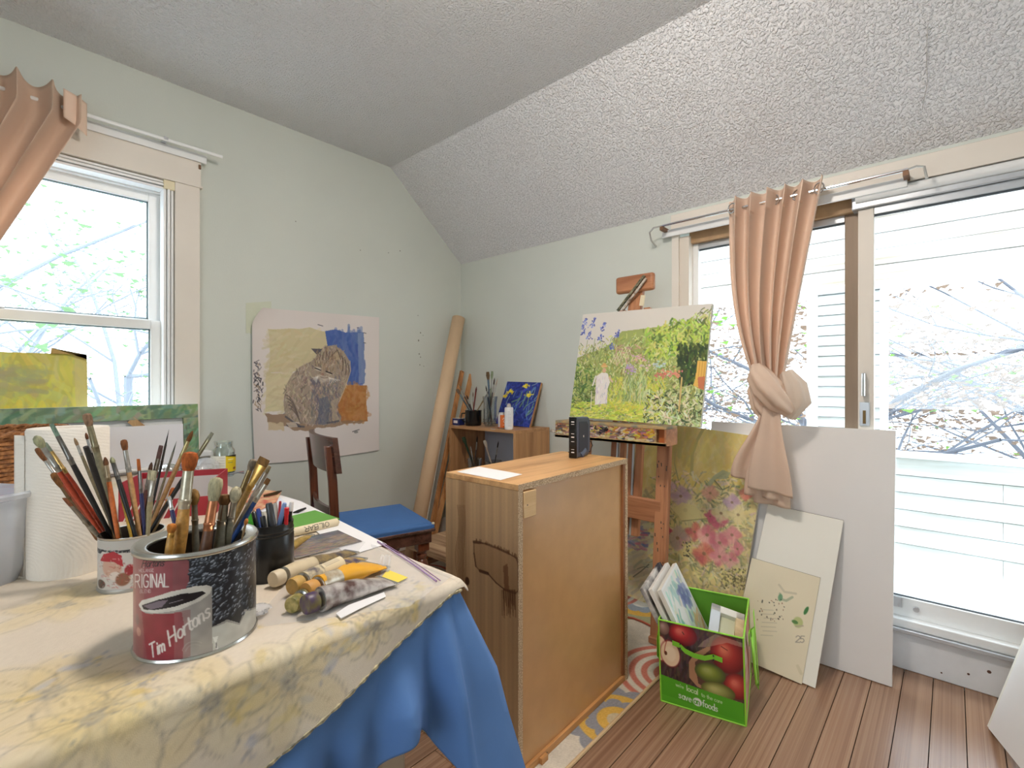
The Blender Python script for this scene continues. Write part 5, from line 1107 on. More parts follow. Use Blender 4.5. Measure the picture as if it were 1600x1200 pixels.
# ---- modem
mb0 = on_z(903, 716, zc); mo = thing('modem', (mb0.x, mb0.y, zc), 'upright black and slate blue modem on the pine cabinet', 'modem')
vd = Vector((mb0.x, mb0.y, 0)).normalized(); md = Matrix.Rotation(R_(-25), 3, 'Z') @ vd; ms = Vector((-md.y, md.x, 0))
mO = Vector((mb0.x, mb0.y, zc + .001))
def mpoly(s0, s1, h, b=.012):
    return [mO - md * .0 + ms * 0 + z1 * 0]
MB().prism([mO + md * a + z1 * z for a, z in ((-.012, 0), (.095, 0), (.115, .02), (.118, .13), (.10, .152), (-.005, .155), (-.012, .15))], ms * .030).build('side_shell', mat('slate_blue_plastic', (76, 84, 104), .35), mo, bev=.004)
MB().prism([mO + md * a + z1 * z for a, z in ((.005, .02), (.09, .02), (.095, .12), (.08, .135), (.01, .138))], -ms * .0016).build('side_inset', mat('dark_slate_plastic', (46, 52, 66), .5), mo, bev=.001)
fbz = MB().obox(mO - md * .016 - ms * .001, md * .006, ms * .032, z1 * .156).build('front_bezel', mat('gloss_black', (12, 12, 13), .15), mo, bev=.002)
for k, zz in enumerate((.02, .032, .062, .078, .092, .128, .136)):
    MB().obox(mO - md * .0166 + ms * .008 + z1 * zz, md * .0008, ms * .012, z1 * (.0018 if k % 3 else .004)).build('indicator_mark', mat('white_ink'), fbz)
MB().obox(mO + md * .045 - ms * .0022 + z1 * .075, md * .007, ms * .0008, z1 * .008).build('badge', mat('white_ink'), mo)
MB().tube([mO + md * .03 + ms * .015 + z1 * .002, mO + md * .07 + ms * .015 + z1 * .02], .022, 16).build('swivel_foot', mat('slate_blue_plastic'), mo)
MB().tube([mO + md * .115 + ms * .012 + z1 * .045, mO + md * .15 + ms * .012 + z1 * .05, mO + md * .165 + ms * .012 + z1 * .03, mO + md * .16 + ms * .02 + z1 * .004, mO + md * .10 + ms * .09 + z1 * .004], .002, 6).build('power_cord', M_black, mo)
# ---- chair
ch = thing('dining_chair', (1.277, 2.06, 0), 'dark wooden dining chair with a curved back and blue cloth seat', 'chair')
CM_ = Matrix.Translation((1.277, 2.06, RH + .001)) @ Matrix.Rotation(R_(-15), 4, 'Z')
M_dark = wood('dark_mahogany', (122, 66, 40), (66, 32, 20), 'z', 7, .3, .1, 1.0, coat=.3)
M_rail = wood('dark_mahogany_worn', (104, 70, 58), (66, 42, 36), 'y', 7, .25, .1, 1.0, coat=.4)
def cpart(m, name, mm, **k): return m.xf(CM_).build(name, mm, ch, **k)
hx, hy = .215, .205
for s in (-1, 1):
    pts = [(-hx - .07, s * hy * .96, 0), (-hx - .02, s * hy, .22), (-hx, s * hy, .42), (-hx - .002, s * hy, .56), (-hx - .010, s * hy, .72), (-hx - .026, s * hy * .99, .865)]
    m = MB()
    vs = []
    for (x, y, z), w in zip(pts, (.034, .036, .042, .036, .036, .034)):
        vs += [(x - w / 2, y - .012, z), (x + w / 2, y - .012, z), (x + w / 2, y + .012, z), (x - w / 2, y + .012, z)]
    fs = [(3, 2, 1, 0), (20, 21, 22, 23)] + [(4 * i + j, 4 * i + (j + 1) % 4, 4 * i + 4 + (j + 1) % 4, 4 * i + 4 + j) for i in range(5) for j in range(4)]
    m.add(vs, fs); cpart(m, 'rear_post', M_dark, bev=.004)
def curved_rail(z0, z1_, x0, lean, bow, half, th, nm):
    n = 22; P = []
    outer = [(x0 - bow * (1 - (2 * i / (n - 1) - 1) ** 2), (2 * i / (n - 1) - 1) * half) for i in range(n)]
    vs = []; 
    for (x, y) in outer:
        vs += [(x + th, y, z0), (x + th + lean, y, z1_ ), (x + lean, y, z1_), (x, y, z0)]
    fs = [(4 * i + j, 4 * i + 4 + j, 4 * i + 4 + (j + 1) % 4, 4 * i + (j + 1) % 4) for i in range(n - 1) for j in range(4)] + [(0, 1, 2, 3), (4 * n - 1, 4 * n - 2, 4 * n - 3, 4 * n - 4)]
    cpart(MB().add(vs, fs), nm, M_rail)
curved_rail(.75, .90, -hx + .000, -.018, .035, .235, .022, 'crest_rail')
curved_rail(.545, .60, -hx - .002, -.006, .028, .2, .014, 'mid_rail')
cpart(MB().box(-hx, hx, -.222, .222, .388, .452), 'seat_frame', M_rail, bev=.004)
cpart(MB().box(-hx - .012, hx + .016, -.232, .232, .440, .456), 'seat_moulding', M_rail, bev=.006)
for s in (-1, 1):
    pr = [(.012, 0), (.015, .03), (.018, .14), (.026, .20), (.018, .23), (.028, .25), (.032, .275), (.026, .30), (.017, .31), (.024, .32), (.024, .33), (.018, .335), (.024, .345), (.024, .355)]
    m = MB().lathe(pr, (hx - .035, s * .185, 0), 20); cpart(m, 'front_leg', M_dark)
    cpart(MB().box(hx - .062, hx - .008, s * .185 - .027, s * .185 + .027, .35, .44), 'leg_block', M_dark, bev=.003)
n = 24; P = np.zeros((n, n, 3)); nz = smooth_noise(n, n, 4)
for j in range(n):
    for i in range(n):
        a, b = i / (n - 1) * 2 - 1, j / (n - 1) * 2 - 1; e = max(abs(a), abs(b)); z = .478 + (nz[j, i] - .5) * .008 - .006 * max(0, e - .8) / .2
        x, y = a * (hx + .006), b * .226
        if e > .93: z = .455; x *= 1.012; y *= 1.012
        P[j, i] = (x + .004, y, z)
cpart(MB().grid(P), 'seat_cover', mat('blue_seat_cloth', (70, 116, 178), .8, var=.08, vscale=7, bump=.2, bscale=600), smooth=60)
cpart(MB().box(-hx - .002, hx + .012, -.228, .228, .452, .4745), 'seat_pad', mat('blue_seat_cloth'), bev=.006)
cpart(MB().lathe([(.0005, -.006), (.008, 0), (.006, .006), (.0005, .008)], (hx + .006, -.222, .474), 10), 'stuffing_tuft', mat('wadding', (220, 206, 176), .95))
# ---- corner bookcase
bc0, bc1, by0, by1, bz = 2.15, 2.478, 1.915, 2.515, .853
bcs = thing('bookcase', (2.31, 2.215, 0), 'small light brown open bookcase in the corner by the paper roll', 'bookcase')
M_oak = wood('light_oak', (196, 148, 100), (158, 112, 72), 'z', 6, .45); M_oakh = wood('light_oak_flat', (196, 148, 100), (158, 112, 72), 'y', 6, .45)
t2 = .018; RZ = RH + .0005
MB().box(bc0, bc1, by0, by0 + t2, RZ, bz - t2).build('side_panel', M_oak, bcs, bev=.001); MB().box(bc0, bc1, by1 - t2, by1, RZ, bz - t2).build('side_panel', M_oak, bcs, bev=.001)
MB().box(bc0, bc1, by0, by1, bz - t2, bz).build('top_panel', M_oakh, bcs, bev=.001)
for zz in (.05, .455, .26): MB().box(bc0 + .005, bc1 - .006, by0 + t2, by1 - t2, zz, zz + t2).build('shelf', M_oakh, bcs)
MB().box(bc1 - .006, bc1, by0 + t2, by1 - t2, .05, bz - t2).build('back_panel', mat('grey_back', (186, 190, 200), .7), bcs)
for yy in (2.44, 2.10): MB().box(bc0 - .001, bc0 + .004, yy - .02, yy + .02, bz - .003, bz + .0004).build('label_tape', mat('silver_tape', (190, 190, 188), .3, .4), bcs)
def on_case(px, py): p = on_z(px, py, bz); p.z = bz + .001; return p
# blue small box
p = on_case(716, 664); p.x = max(p.x, 2.185); bx_ = thing('paint_box', (p.x, p.y, bz + .001), 'small dark blue carton at the bookcase corner', 'box')
p.y = 2.478; MB().box(p.x - .022, p.x + .028, p.y - .034, p.y + .034, bz + .001, bz + .045).build('carton', mat('blue_carton', (28, 40, 96), .4), bx_, bev=.001)
MB().box(p.x - .023, p.x - .0222, p.y - .018, p.y + .022, bz + .014, bz + .032).build('white_mark', mat('white_ink'), bx_)
MB().box(p.x - .022, p.x + .028, p.y - .034, p.y + .034, bz + .045, bz + .0465).build('lid', mat('cream_card', (226, 214, 190), .6), bx_)
# enamel mug with brushes
mc = Vector((2.24, 2.372, bz + .001)); mg = thing('enamel_mug', mc, 'black enamel mug full of old brushes on the bookcase', 'mug')
lathe_can([(.050, 0), (.054, .006), (.055, .095), (.058, .1)], .002, mc, 40).build('mug_body', mat('black_enamel', (22, 24, 26), .15), mg)
hp = [mc + Vector((-.02, .052, .08)), mc + Vector((-.035, .075, .078)), mc + Vector((-.04, .08, .045)), mc + Vector((-.025, .055, .02))]
MB().tube(hp, .005, 8).build('handle', mat('black_enamel'), mg)
def simple_brush(base, tip, w, hc, fc, bc, bk, label, group):
    B, T = Vector(base), Vector(tip); ax = (T - B).normalized(); L = (T - B).length; o = thing('paintbrush', B, label, 'brush', group); rf = w / 2
    MB().tube([B, B + ax * L * .4, B + ax * L * .7], [rf * .6, rf * .8, rf], 8).build('handle', hexmat(hc), o, smooth=50)
    MB().tube([B + ax * L * .69, B + ax * L * .86], [rf * 1.05, rf * 1.1], 8).build('ferrule', hexmat(fc, .3, 'ferrule', .7), o, smooth=50)
    MB().tube([B + ax * L * .85, B + ax * L * .93, T], [rf * 1.1, rf * (1.9 if bk == 'fan' else 1.2), rf * (1.5 if bk == 'fan' else .2)], 8, flat=[1, .5 if bk == 'fan' else 1, .3 if bk == 'fan' else 1], e0=(SX, -CX, 0)).build('bristles', mat('bristle_%d_%d_%d' % bc, bc, .9, col2=tuple(int(x * .72) for x in bc), vscale=260), o, smooth=50)
    return o
def in_pot(c, px, py, w, hc, fc, bc, bk, label, group, dd=0.0):
    T = at_t(px, py, depth(c) + dd); off = Vector((T.x - c.x, T.y - c.y, 0)); l = off.length; B = Vector((c.x, c.y, c.z + .006)) - (off / l * min(.03, l * .5) if l > 1e-4 else Vector((0, 0, 0)))
    return simple_brush(B, T, w, hc, fc, bc, bk, label, group)
g = 'brushes in the enamel mug'; e = ' in the enamel mug'
in_pot(mc, 717, 600, .010, (60, 56, 54), (160, 150, 140), (150, 120, 84), 'r', 'brush with a fawn tip leaning furthest to the paper roll' + e, g)
in_pot(mc, 714, 608, .012, (80, 90, 96), (130, 140, 146), (120, 96, 74), 'fan', 'brush with a blue-grey ferrule and flat brown tip' + e, g, -.02)
in_pot(mc, 729, 617, .009, (50, 40, 36), SLV, (70, 50, 40), 'r', 'short brush with a black tip' + e, g, .01)
in_pot(mc, 739, 612, .006, (150, 120, 84), SLV, (120, 90, 60), 'r', 'thin tan brush standing upright' + e, g, .02)
in_pot(mc, 744.5, 604, .009, (120, 34, 30), (140, 60, 50), (110, 40, 30), 'r', 'dark red pointed brush' + e, g, -.01)
in_pot(mc, 766, 608, .010, (150, 130, 90), (120, 116, 110), (60, 54, 50), 'r', 'long olive brush leaning across to the vase' + e, g, .0)
# glass vase with brushes
vc = Vector((2.27, 2.245, bz + .001)); vs_ = thing('glass_vase', vc, 'tall cut glass vase of paint brushes on the bookcase', 'vase')
MB().lathe([(.0005, 0), (.034, 0), (.040, .02), (.042, .06), (.043, .15), (.05, .195), (.048, .195), (.041, .15), (.038, .03), (.0005, .012)], vc, 40, cap0=False, cap1=False).build('glass_wall', jar_glass('grey_glass', (.80, .82, .82), .6), vs_, smooth=50)
cutp = MB()
for k in range(14):
    for j in range(3): 
        a = 2 * math.pi * (k + .5 * (j % 2)) / 14; cutp.lathe([(.0005, -.006), (.006, 0), (.0005, .006)], (vc.x + .0405 * math.cos(a), vc.y + .0405 * math.sin(a), vc.z + .018 + j * .013), 6, cap0=False, cap1=False)
cutp.build('cut_facets', jar_glass('grey_glass'), vs_, smooth=0)
g = 'brushes in the glass vase'; e = ' in the glass vase'
in_pot(vc, 762, 581, .013, (90, 100, 110), (100, 116, 130), (116, 90, 60), 'fan', 'wide paddle-shaped brown and blue brush' + e, g, .0)
in_pot(vc, 769, 580, .009, (130, 136, 110), SLV, (150, 164, 130), 'fan', 'brush with a pale green tip' + e, g, .01)
in_pot(vc, 773, 590, .008, (60, 44, 40), SLV, (70, 50, 44), 'r', 'brush with a small dark brown tip' + e, g, -.01)
in_pot(vc, 777.5, 591, .010, (190, 170, 150), (206, 200, 190), (206, 190, 170), 'r', 'cream handled brush at the vase lip' + e, g, .0)
in_pot(vc, 759, 602, .007, (44, 40, 40), SLV, (60, 60, 60), 'r', 'short black brush at the vase edge' + e, g, .02)
# orange can and white bottle
oc = Vector((2.195, 2.065, bz + .001)); can = thing('drink_can', oc, 'small orange drink can on the bookcase', 'can')
MB().lathe([(.022, 0), (.0265, .006), (.0265, .085), (.021, .097), (.021, .1), (.018, .099), (.0005, .097)], oc, 36, cap1=False).build('can_body', mat('aluminium_can', (206, 204, 200), .3, .8), can, smooth=40)
ocp = Paint(120, 60, (222, 112, 44)); ocp.poly([(.30, 0), (.42, 0), (.42, 1), (.30, 1)], (206, 206, 206)); [ocp.line([(.31, .1 + k * .09), (.41, .1 + k * .09)], 1.0, (130, 136, 150), .7) for k in range(10)]
ocp.line([(.52, .35), (.56, .22), (.60, .34), (.55, .5), (.58, .62), (.63, .5)], 2.4, (246, 230, 214)); ocp.line([(.53, .78), (.6, .74), (.62, .84)], 2.0, (246, 230, 214)); ocp.poly([(0, .93), (1, .93), (1, 1), (0, 1)], (180, 80, 30))
wrap('printed_label', ocp, oc, .0267, oc.z + .006, .08, painted('coated_tin_print'), can)
wc = Vector((2.18, 1.995, bz + .001)); wbt = thing('spray_bottle', wc, 'white cylinder bottle with a clear nozzle on the bookcase', 'bottle')
MB().lathe([(.024, 0), (.0265, .004), (.0265, .128), (.0235, .134), (.0005, .135)], wc, 36, cap1=False).build('bottle_body', mat('white_plastic', (232, 230, 228), .35), wbt, smooth=40)
MB().lathe([(.014, .134), (.014, .146), (.011, .148), (.011, .156), (.0005, .158)], wc, 24).build('nozzle', mat('clear_grey_plastic', (190, 182, 172), .25), wbt, smooth=40)
wl = Paint(120, 100, (236, 234, 232)); [wl.line([(.46, .1 + k * .075), (.46 + random.uniform(.06, .12), .1 + k * .075)], 1.4, (150, 156, 168), .8) for k in range(11)]
wrap('printed_label', wl, wc, .0267, wc.z + .008, .112, painted('paper_print'), wbt)
# blue flower painting leaning on the wall
o, U, V = rect((2.36, 1.985, bz + .002), .30, .305, 21, 1.5)
bp_ = thing('small_painting', o + U * .5, 'small blue painting of yellow flowers leaning on the wall', 'painting')
slab(MB(), o, U, V, .018).build('panel_board', M_oak, bp_, bev=.001)
bpm = Paint(120, 120, (40, 56, 140), plane_map(o, U, V)); bpm.k = 2.2; bpm.mottle(.15, 12)
bpm.strokes(260, (780, 850, 594, 668), [(52, 70, 160), (36, 48, 124), (70, 90, 176), (28, 38, 104)], (4, 10), (1, 2.4), a=.7)
bpm.strokes(26, (790, 850, 600, 660), [(120, 160, 190), (150, 190, 180)], (8, 16), (.8, 1.4), (20, 120), .7)
for (x, y, r) in ((797, 613, 6), (822, 603, 4), (826, 617, 4.5), (789, 619, 3)):
    for _ in range(26): bpm.ell(x + random.gauss(0, r * .5), y + random.gauss(0, r * .4), random.uniform(.6, 1.6), random.uniform(.5, 1.1), random.choice([(232, 208, 40), (240, 222, 80), (206, 176, 30)]), .95, random.uniform(0, 180))
for (x0, y0, x1, y1) in ((806, 632, 816, 612), (812, 636, 824, 612), (800, 628, 812, 622), (818, 640, 826, 622), (822, 650, 834, 630)): bpm.line([(x0, y0), ((x0 + x1) / 2 + 2, (y0 + y1) / 2), (x1, y1)], 1.4, (110, 150, 110), .9)
flat_print('painted_face', bpm, o, U, V, painted('oil_paint'), bp_)
# inside the shelf: glasses with brushes, cup, small jar
sz = .455 + t2 + .001
gl = thing('drinking_glass', (2.24, 2.36, sz), 'flared drinking glass with brushes on the bookcase shelf', 'glass')
gc0 = Vector((2.24, 2.36, sz)); MB().lathe([(.0005, 0), (.032, 0), (.036, .03), (.05, .16), (.0485, .16), (.034, .03), (.0005, .012)], gc0, 36, cap0=False, cap1=False).build('glass_wall', jar_glass('grey_glass'), gl, smooth=50)
g = 'brushes in the shelf glasses'
in_pot(gc0, 724, 683, .014, (40, 50, 40), (60, 84, 60), (44, 66, 40), 'fan', 'dark green brush in the flared shelf glass', g)
in_pot(gc0, 746, 680, .008, (60, 50, 46), SLV, (60, 44, 36), 'r', 'brush with a dark tip in the flared shelf glass', g)
in_pot(gc0, 735, 697, .009, (130, 120, 110), SLV, (150, 140, 130), 'r', 'short grey brush in the flared shelf glass', g, .02)
g2 = Vector((2.235, 2.18, sz)); gl2 = thing('drinking_glass', g2, 'straight wide glass with one brush on the bookcase shelf', 'glass')
MB().lathe([(.0005, 0), (.048, 0), (.05, .01), (.056, .165), (.0545, .165), (.048, .012), (.0005, .01)], g2, 36, cap0=False, cap1=False).build('glass_wall', jar_glass('grey_glass'), gl2, smooth=50)
in_pot(g2, 779, 689, .007, (50, 40, 36), SLV, (50, 36, 30), 'r', 'single brush with a bent dark tip in the wide shelf glass', g)
in_pot(g2, 757, 688, .012, (190, 170, 150), (206, 190, 176), (206, 190, 170), 'fan', 'cream brush in the wide shelf glass', g)
wcx = Vector((2.19, 2.10, sz)); cup = thing('white_cup', wcx, 'upturned white cup on the bookcase shelf', 'cup')
MB().lathe([(.034, 0), (.026, .075), (.024, .078), (.0005, .079)], wcx, 28, cap1=False).build('cup_wall', mat('white_ceramic', (226, 228, 230), .3), cup, smooth=50)
gj = Vector((2.26, 2.01, sz)); gjr = thing('shelf_jar', gj, 'small green tinted glass jar at the shelf end', 'jar')
MB().lathe([(.0005, 0), (.034, 0), (.036, .01), (.036, .06), (.032, .07), (.034, .08), (.032, .08), (.033, .01), (.0005, .008)], gj, 28, cap0=False, cap1=False).build('glass_wall', jar_glass('green_glass', (.72, .86, .80), .6), gjr, smooth=50)
MB().lathe([(.037, .07), (.037, .084), (.0005, .086)], gj, 28).build('lid', mat('dark_lid', (60, 70, 64), .4, .5), gjr)
yb = Vector((2.19, 2.455, sz)); MB().lathe([(.0005, 0), (.02, 0), (.022, .03), (.012, .045), (.012, .055), (.0005, .056)], yb, 20, cap0=False, cap1=False).build('varnish_bottle', mat('amber_glass', (150, 100, 40), .15), None, 'small amber varnish bottle on the bookcase shelf', 'bottle')
# ---- paper roll and wooden strips leaning in the corner
A = Vector((1.80, 2.47, RH + .012)); B = Vector((2.405, 2.705, 1.615)); ax = (B - A).normalized()
pr_ = thing('paper_roll', A, 'long roll of cream paper leaning into the room corner', 'paper roll')
MB().tube([A, B], .046, 32, caps=False).build('outer_wrap', mat('cream_kraft_paper', (220, 188, 152), .7, var=.05, vscale=5), pr_, solid=.002, smooth=60)
MB().tube([A + ax * .01, B - ax * .004], .036, 28).build('inner_layers', mat('cream_paper_inner', (206, 178, 146), .8), pr_, smooth=60)
e1 = ax.cross(Vector((0, 1, 0))).normalized(); e2 = Vector((SX, -CX, 0))
MB().tube([A + ax * .03 + e2 * .047, B - ax * .02 + e2 * .044], [.010, .006], 10, flat=[.5, .5]).build('loose_flap', mat('grey_paper_edge', (196, 190, 176), .8), pr_, smooth=60)
MS = wood('strip_pine', (206, 146, 90), (160, 104, 58), 'z', 8, .5)
for (x0, y0, z0, x1, y1, zt, w, lb) in ((1.97, 2.43, .012, 2.36, 2.64, 1.20, .034, 'pine strip with nail marks leaning next to the paper roll'), (1.925, 2.37, .012, 2.395, 2.60, 1.165, .036, 'wider pine strip leaning between the thin strip and bookcase'), (1.83, 2.53, .012, 2.30, 2.70, 1.15, .03, 'darker wood strip mostly hidden behind the paper roll')):
    pass
def strip_thing(pb, pt, yb_, yt_, w, lb, m):
    a = on_y(*pb, yb_); b = on_y(*pt, yt_); d = (b - a).normalized(); k = (a.z - (RH + .002)) / d.z; a = a - d * k
    s = thing('wood_strip', a, lb, 'wood strip', 'stretcher strips leaning in the corner'); MB().bar(a, b, w, .02, (0, 1, 0)).build('strip', m, s, bev=.002)
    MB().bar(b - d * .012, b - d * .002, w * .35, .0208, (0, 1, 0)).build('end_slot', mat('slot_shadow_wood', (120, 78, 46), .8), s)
strip_thing((676, 815), (722, 580), 2.54, 2.70, .03, 'wood strip with nail marks leaning next to the paper roll', MS)
strip_thing((684, 815), (737, 584), 2.535, 2.68, .034, 'wider wood strip leaning against the bookcase side', wood('strip_pine_pale', (216, 160, 104), (176, 120, 72), 'z', 8, .5))
# ---- low stool
ls = thing('low_stool', (1.90, 2.13, 0), 'low worn plank stool between the chair and the bookcase', 'stool')
MB().box(1.72, 2.10, 1.90, 2.40, .155, .195).build('plank_top', wood('worn_stool_wood', (196, 164, 128), (120, 84, 56), 'y', 5, .7, .4, 2), ls, bev=.006)
for lx in (1.76, 2.06):
    for ly in (1.95, 2.35): MB().lathe([(.012, 0), (.022, .02), (.024, .06), (.018, .15), (.02, .156)], (lx, ly, RH + .001), 14).build('leg', M_dark, ls)
# ================================================================== EASEL, PAINTINGS, BOARDS, BAG
M_ez = wood('easel_beech', (190, 132, 92), (146, 92, 60), 'z', 6, .5, .15); M_ezh = wood('easel_beech_cross', (190, 132, 92), (146, 92, 60), 'y', 6, .5, .15)
M_spk = mat('old_paint_fleck', (70, 66, 56), .7)
EY = 1.165; ez = thing('easel', (2.02, EY, 0), 'paint-flecked wooden studio easel holding the garden painting', 'easel')
def ex(z): return 2.005 + .085 * z
for s in (-1, 1):
    yy = EY + s * .21
    upr = MB().bar((ex(0), yy, RH + .001), (ex(.95), yy, .95), .058, .034, (1, 0, 0)).build('upright', M_ez, ez, bev=.003)
    fk = MB(); rnd = random.Random(s + 5)
    for _ in range(22):
        z = rnd.uniform(.2, .82); y_ = yy + rnd.uniform(-.024, .024); fk.bar((ex(z) - .0172, y_, z), (ex(z) - .0172, y_ + rnd.uniform(-.002, .002), z + rnd.uniform(.004, .018)), .004, .0008, (1, 0, 0))
    fk.build('paint_flecks', M_spk, upr, kind='stuff')
    MB().bar((ex(0) - .045, yy, .024), (2.20, yy, .024), .045, .028).build('foot', M_ezh, ez, bev=.004)
    MB().tube([(ex(.02) - .03, yy - .030, .022), (ex(.02) - .03, yy - .034, .022)], .01, 10).build('foot_bolt', M_black, ez)
MB().bar((ex(.56), EY - .21, .56), (ex(.56), EY + .21, .56), .034, .098).build('crossbar', M_ezh, ez, bev=.003)
for k, (dy, w) in enumerate(((-.066, .034), (-.022, .024), (.022, .024), (.066, .034))):
    MB().bar((ex(.42) + .035, EY + dy, .42), (ex(1.50) + .02 + .05, EY + dy, 1.50), w, .026, (1, 0, 0)).build('mast_strip', M_ez, ez, bev=.002)
for dy in (-.043, .043): MB().bar((ex(.42) + .03, EY + dy, .42), (ex(.95) + .03, EY + dy, .95), .010, .008, (1, 0, 0)).build('metal_runner', mat('pale_metal', (214, 220, 220), .3, .5), ez)
H0 = on_x(972, 470, 2.235); H1 = on_x(1024, 458, 2.235); hc = Vector((2.235, EY - .005, 1.60))
MB().bar((2.15, EY, 1.30), (2.235, EY, 1.645), .07, .024, (1, 0, 0)).build('top_slider', M_ez, ez, bev=.003)
MB().bar((2.205, EY + .105, 1.628), (2.205, EY - .1, 1.628), .034, .085).build('clamp_block', M_ezh, ez, bev=.012)
MB().bar((2.186, EY + .09, 1.5), (2.180, EY - .06, 1.655), .012, .010, (1, 0, 0)).build('tied_stick', mat('mottled_stick', (150, 140, 110), .7, col2=(52, 60, 44), vscale=60), ez)
MB().bar((2.184, EY + .06, 1.5), (2.176, EY - .07, 1.64), .010, .010, (1, 0, 0)).build('tied_stick', mat('white_paint_strip', (206, 196, 180), .7, col2=(120, 90, 66), vscale=50), ez)
MB().bar((2.178, EY - .045, 1.51), (2.176, EY - .055, 1.56), .022, .006, (1, 0, 0)).build('masking_tape', mat('masking_tape', (222, 208, 176), .8), ez)
# tray
tx0, tx1, ty0, ty1, tz0, tz1 = 1.935, 2.05, .885, 1.462, .868, .950
tray = MB().box(tx0, tx1, ty0, ty1, tz0, tz0 + .012).build('tray_floor', M_ezh, ez, bev=.001)
MB().box(tx0 + .004, tx1, ty0, ty1, tz1 - .012, tz1).build('tray_ledge', mat('paint_stained_ledge', (186, 150, 96), .6, col2=(130, 128, 110), vscale=30), ez, bev=.002)
tfc = MB().box(tx0 + .006, tx0 + .012, ty0 + .05, ty1, tz0 + .012, tz1 - .012).build('tray_face', M_ezh, ez)
tf = Paint(300, 34, (150, 104, 72)); cols = [(196, 130, 50), (90, 92, 96), (60, 62, 66), (176, 110, 120), (206, 180, 120), (120, 80, 56), (206, 190, 176), (168, 96, 50), (120, 104, 110), (196, 176, 60)]
tf.strokes(330, (0, 1, 0, 1), cols, (6, 18), (2.5, 5.5), (-25, 40), .9); tf.strokes(60, (0, 1, .75, 1), [(196, 190, 130), (210, 200, 170), (150, 100, 110)], (8, 18), (3, 6), (-10, 10), .8); tf.strokes(12, (.3, .55, .1, .6), [(28, 26, 28)], (5, 9), (3, 5), a=1)
flat_print('dried_paint', tf, (tx0 + .006, ty1, tz0 + .012), (0, -(ty1 - ty0 - .05), 0), (0, 0, tz1 - tz0 - .024), painted('thick_oil_paint', .4, .8, 220), tfc, .001)
MB().box(tx0, tx0 + .008, ty0, ty1, tz0, tz0 + .014).build('tray_lip', mat('lip_smear', (196, 170, 110), .5, col2=(120, 88, 66), vscale=45), ez, bev=.001)
MB().box(tx0 + .004, tx1, ty0 + .044, ty0 + .052, tz0 + .012, tz1 - .012).build('tray_divider', mat('lip_smear'), ez); MB().box(tx0 + .004, tx1, ty0, ty0 + .008, tz0 + .012, tz1 - .012).build('tray_end', M_ezh, ez)
MB().box(tx0 + .03, tx0 + .036, ty0 + .008, ty0 + .044, tz0 + .012, tz1 - .012).build('tray_recess', mat('orange_wood_recess', (176, 96, 44), .5), ez)
MB().bar((1.955, 1.46, tz0 + .02), (1.955, 1.50, tz0 + .028), .02, .012).build('tray_peg', mat('white_paint_strip'), ez, bev=.003)
# ---- garden painting
o, U, V = rect((1.985, .760, .953), .650, .525, 10.8, 1.4)
gp = thing('garden_painting', o + U * .5, 'large canvas of a green garden with a child in white on the easel', 'painting')
slab(MB(), o, U, V, .018).build('stretched_panel', mat('white_canvas_edge', (226, 222, 210), .8), gp, bev=.0015)
g = Paint(330, 262, (150, 160, 92), plane_map(o, U, V)); g.k = 1.45
def G4(x, y): return (860 + x / 4.2867, 420 + y / 4.2857)
GX = lambda *a: [G4(*t) for t in a]
g.poly(GX((90, 280), (1130, 210), (1110, 360), (800, 380), (480, 420), (380, 520), (120, 620)), (206, 200, 190))
def treeline(x, y):
    X = (x - 860) * 4.2867; Y = (y - 420) * 4.2857
    lim = 500 if X < 380 else (470 - (X - 380) * .18 if X < 700 else 400 - (X - 700) * .36)
    return Y > lim + random.uniform(-25, 35)
g.strokes(3000, (880, 1120, 475, 672), [(150, 160, 84), (170, 180, 92), (120, 134, 70), (196, 200, 120), (140, 150, 90), (206, 206, 150), (110, 118, 66)], (4, 9), (1.2, 2.4), (20, 160), .8, 16, treeline)
g.strokes(500, (1010, 1118, 500, 560), [(176, 196, 80), (150, 176, 72), (196, 206, 110), (90, 116, 50)], (5, 10), (1.8, 3.4), (10, 170), .85, 14, treeline)
g.strokes(900, (885, 1118, 540, 668), [(214, 212, 164), (226, 222, 186), (196, 204, 130), (96, 110, 60)], (2.5, 5), (.7, 1.3), (20, 160), .8, 10)
g.strokes(260, (1060, 1110, 540, 600), [(56, 74, 36), (76, 96, 44), (40, 56, 30)], (5, 10), (2, 4), (40, 140), .85, 10)
g.strokes(160, (890, 930, 570, 640), [(60, 90, 44), (80, 106, 50), (110, 130, 60)], (4, 9), (1.6, 3), a=.8)
g.strokes(500, (888, 1030, 628, 660), [(206, 210, 80), (190, 200, 84), (222, 216, 110), (160, 180, 70)], (5, 11), (1.2, 2.4), (-20, 30), .85)
g.strokes(420, (940, 1040, 590, 640), [(196, 196, 70), (176, 186, 84), (214, 206, 100)], (4, 9), (1.2, 2.2), (30, 150), .75)
g.strokes(420, (1005, 1100, 610, 672), [(206, 206, 160), (96, 110, 66), (60, 74, 44), (176, 184, 130), (222, 220, 186)], (5, 10), (1.2, 2.4), (10, 170), .9)
g.strokes(160, (975, 1010, 585, 625), [(170, 180, 120), (120, 136, 80), (196, 200, 150)], (10, 18), (1, 1.8), (60, 120), .8)
for (x, y, l) in ((242, 330, 80), (300, 330, 70), (368, 360, 60), (460, 410, 55), (225, 410, 40), (345, 440, 45), (270, 420, 50), (415, 500, 40)):
    for _ in range(int(l * .55)): t = random.random(); g.ell(*G4(x - t * l * .35 + random.gauss(0, 9 * (.3 + t)), y + t * l), random.uniform(.8, 1.7), random.uniform(.8, 1.5), random.choice([(88, 98, 170), (110, 124, 190), (66, 72, 140), (150, 160, 206)]), .95)
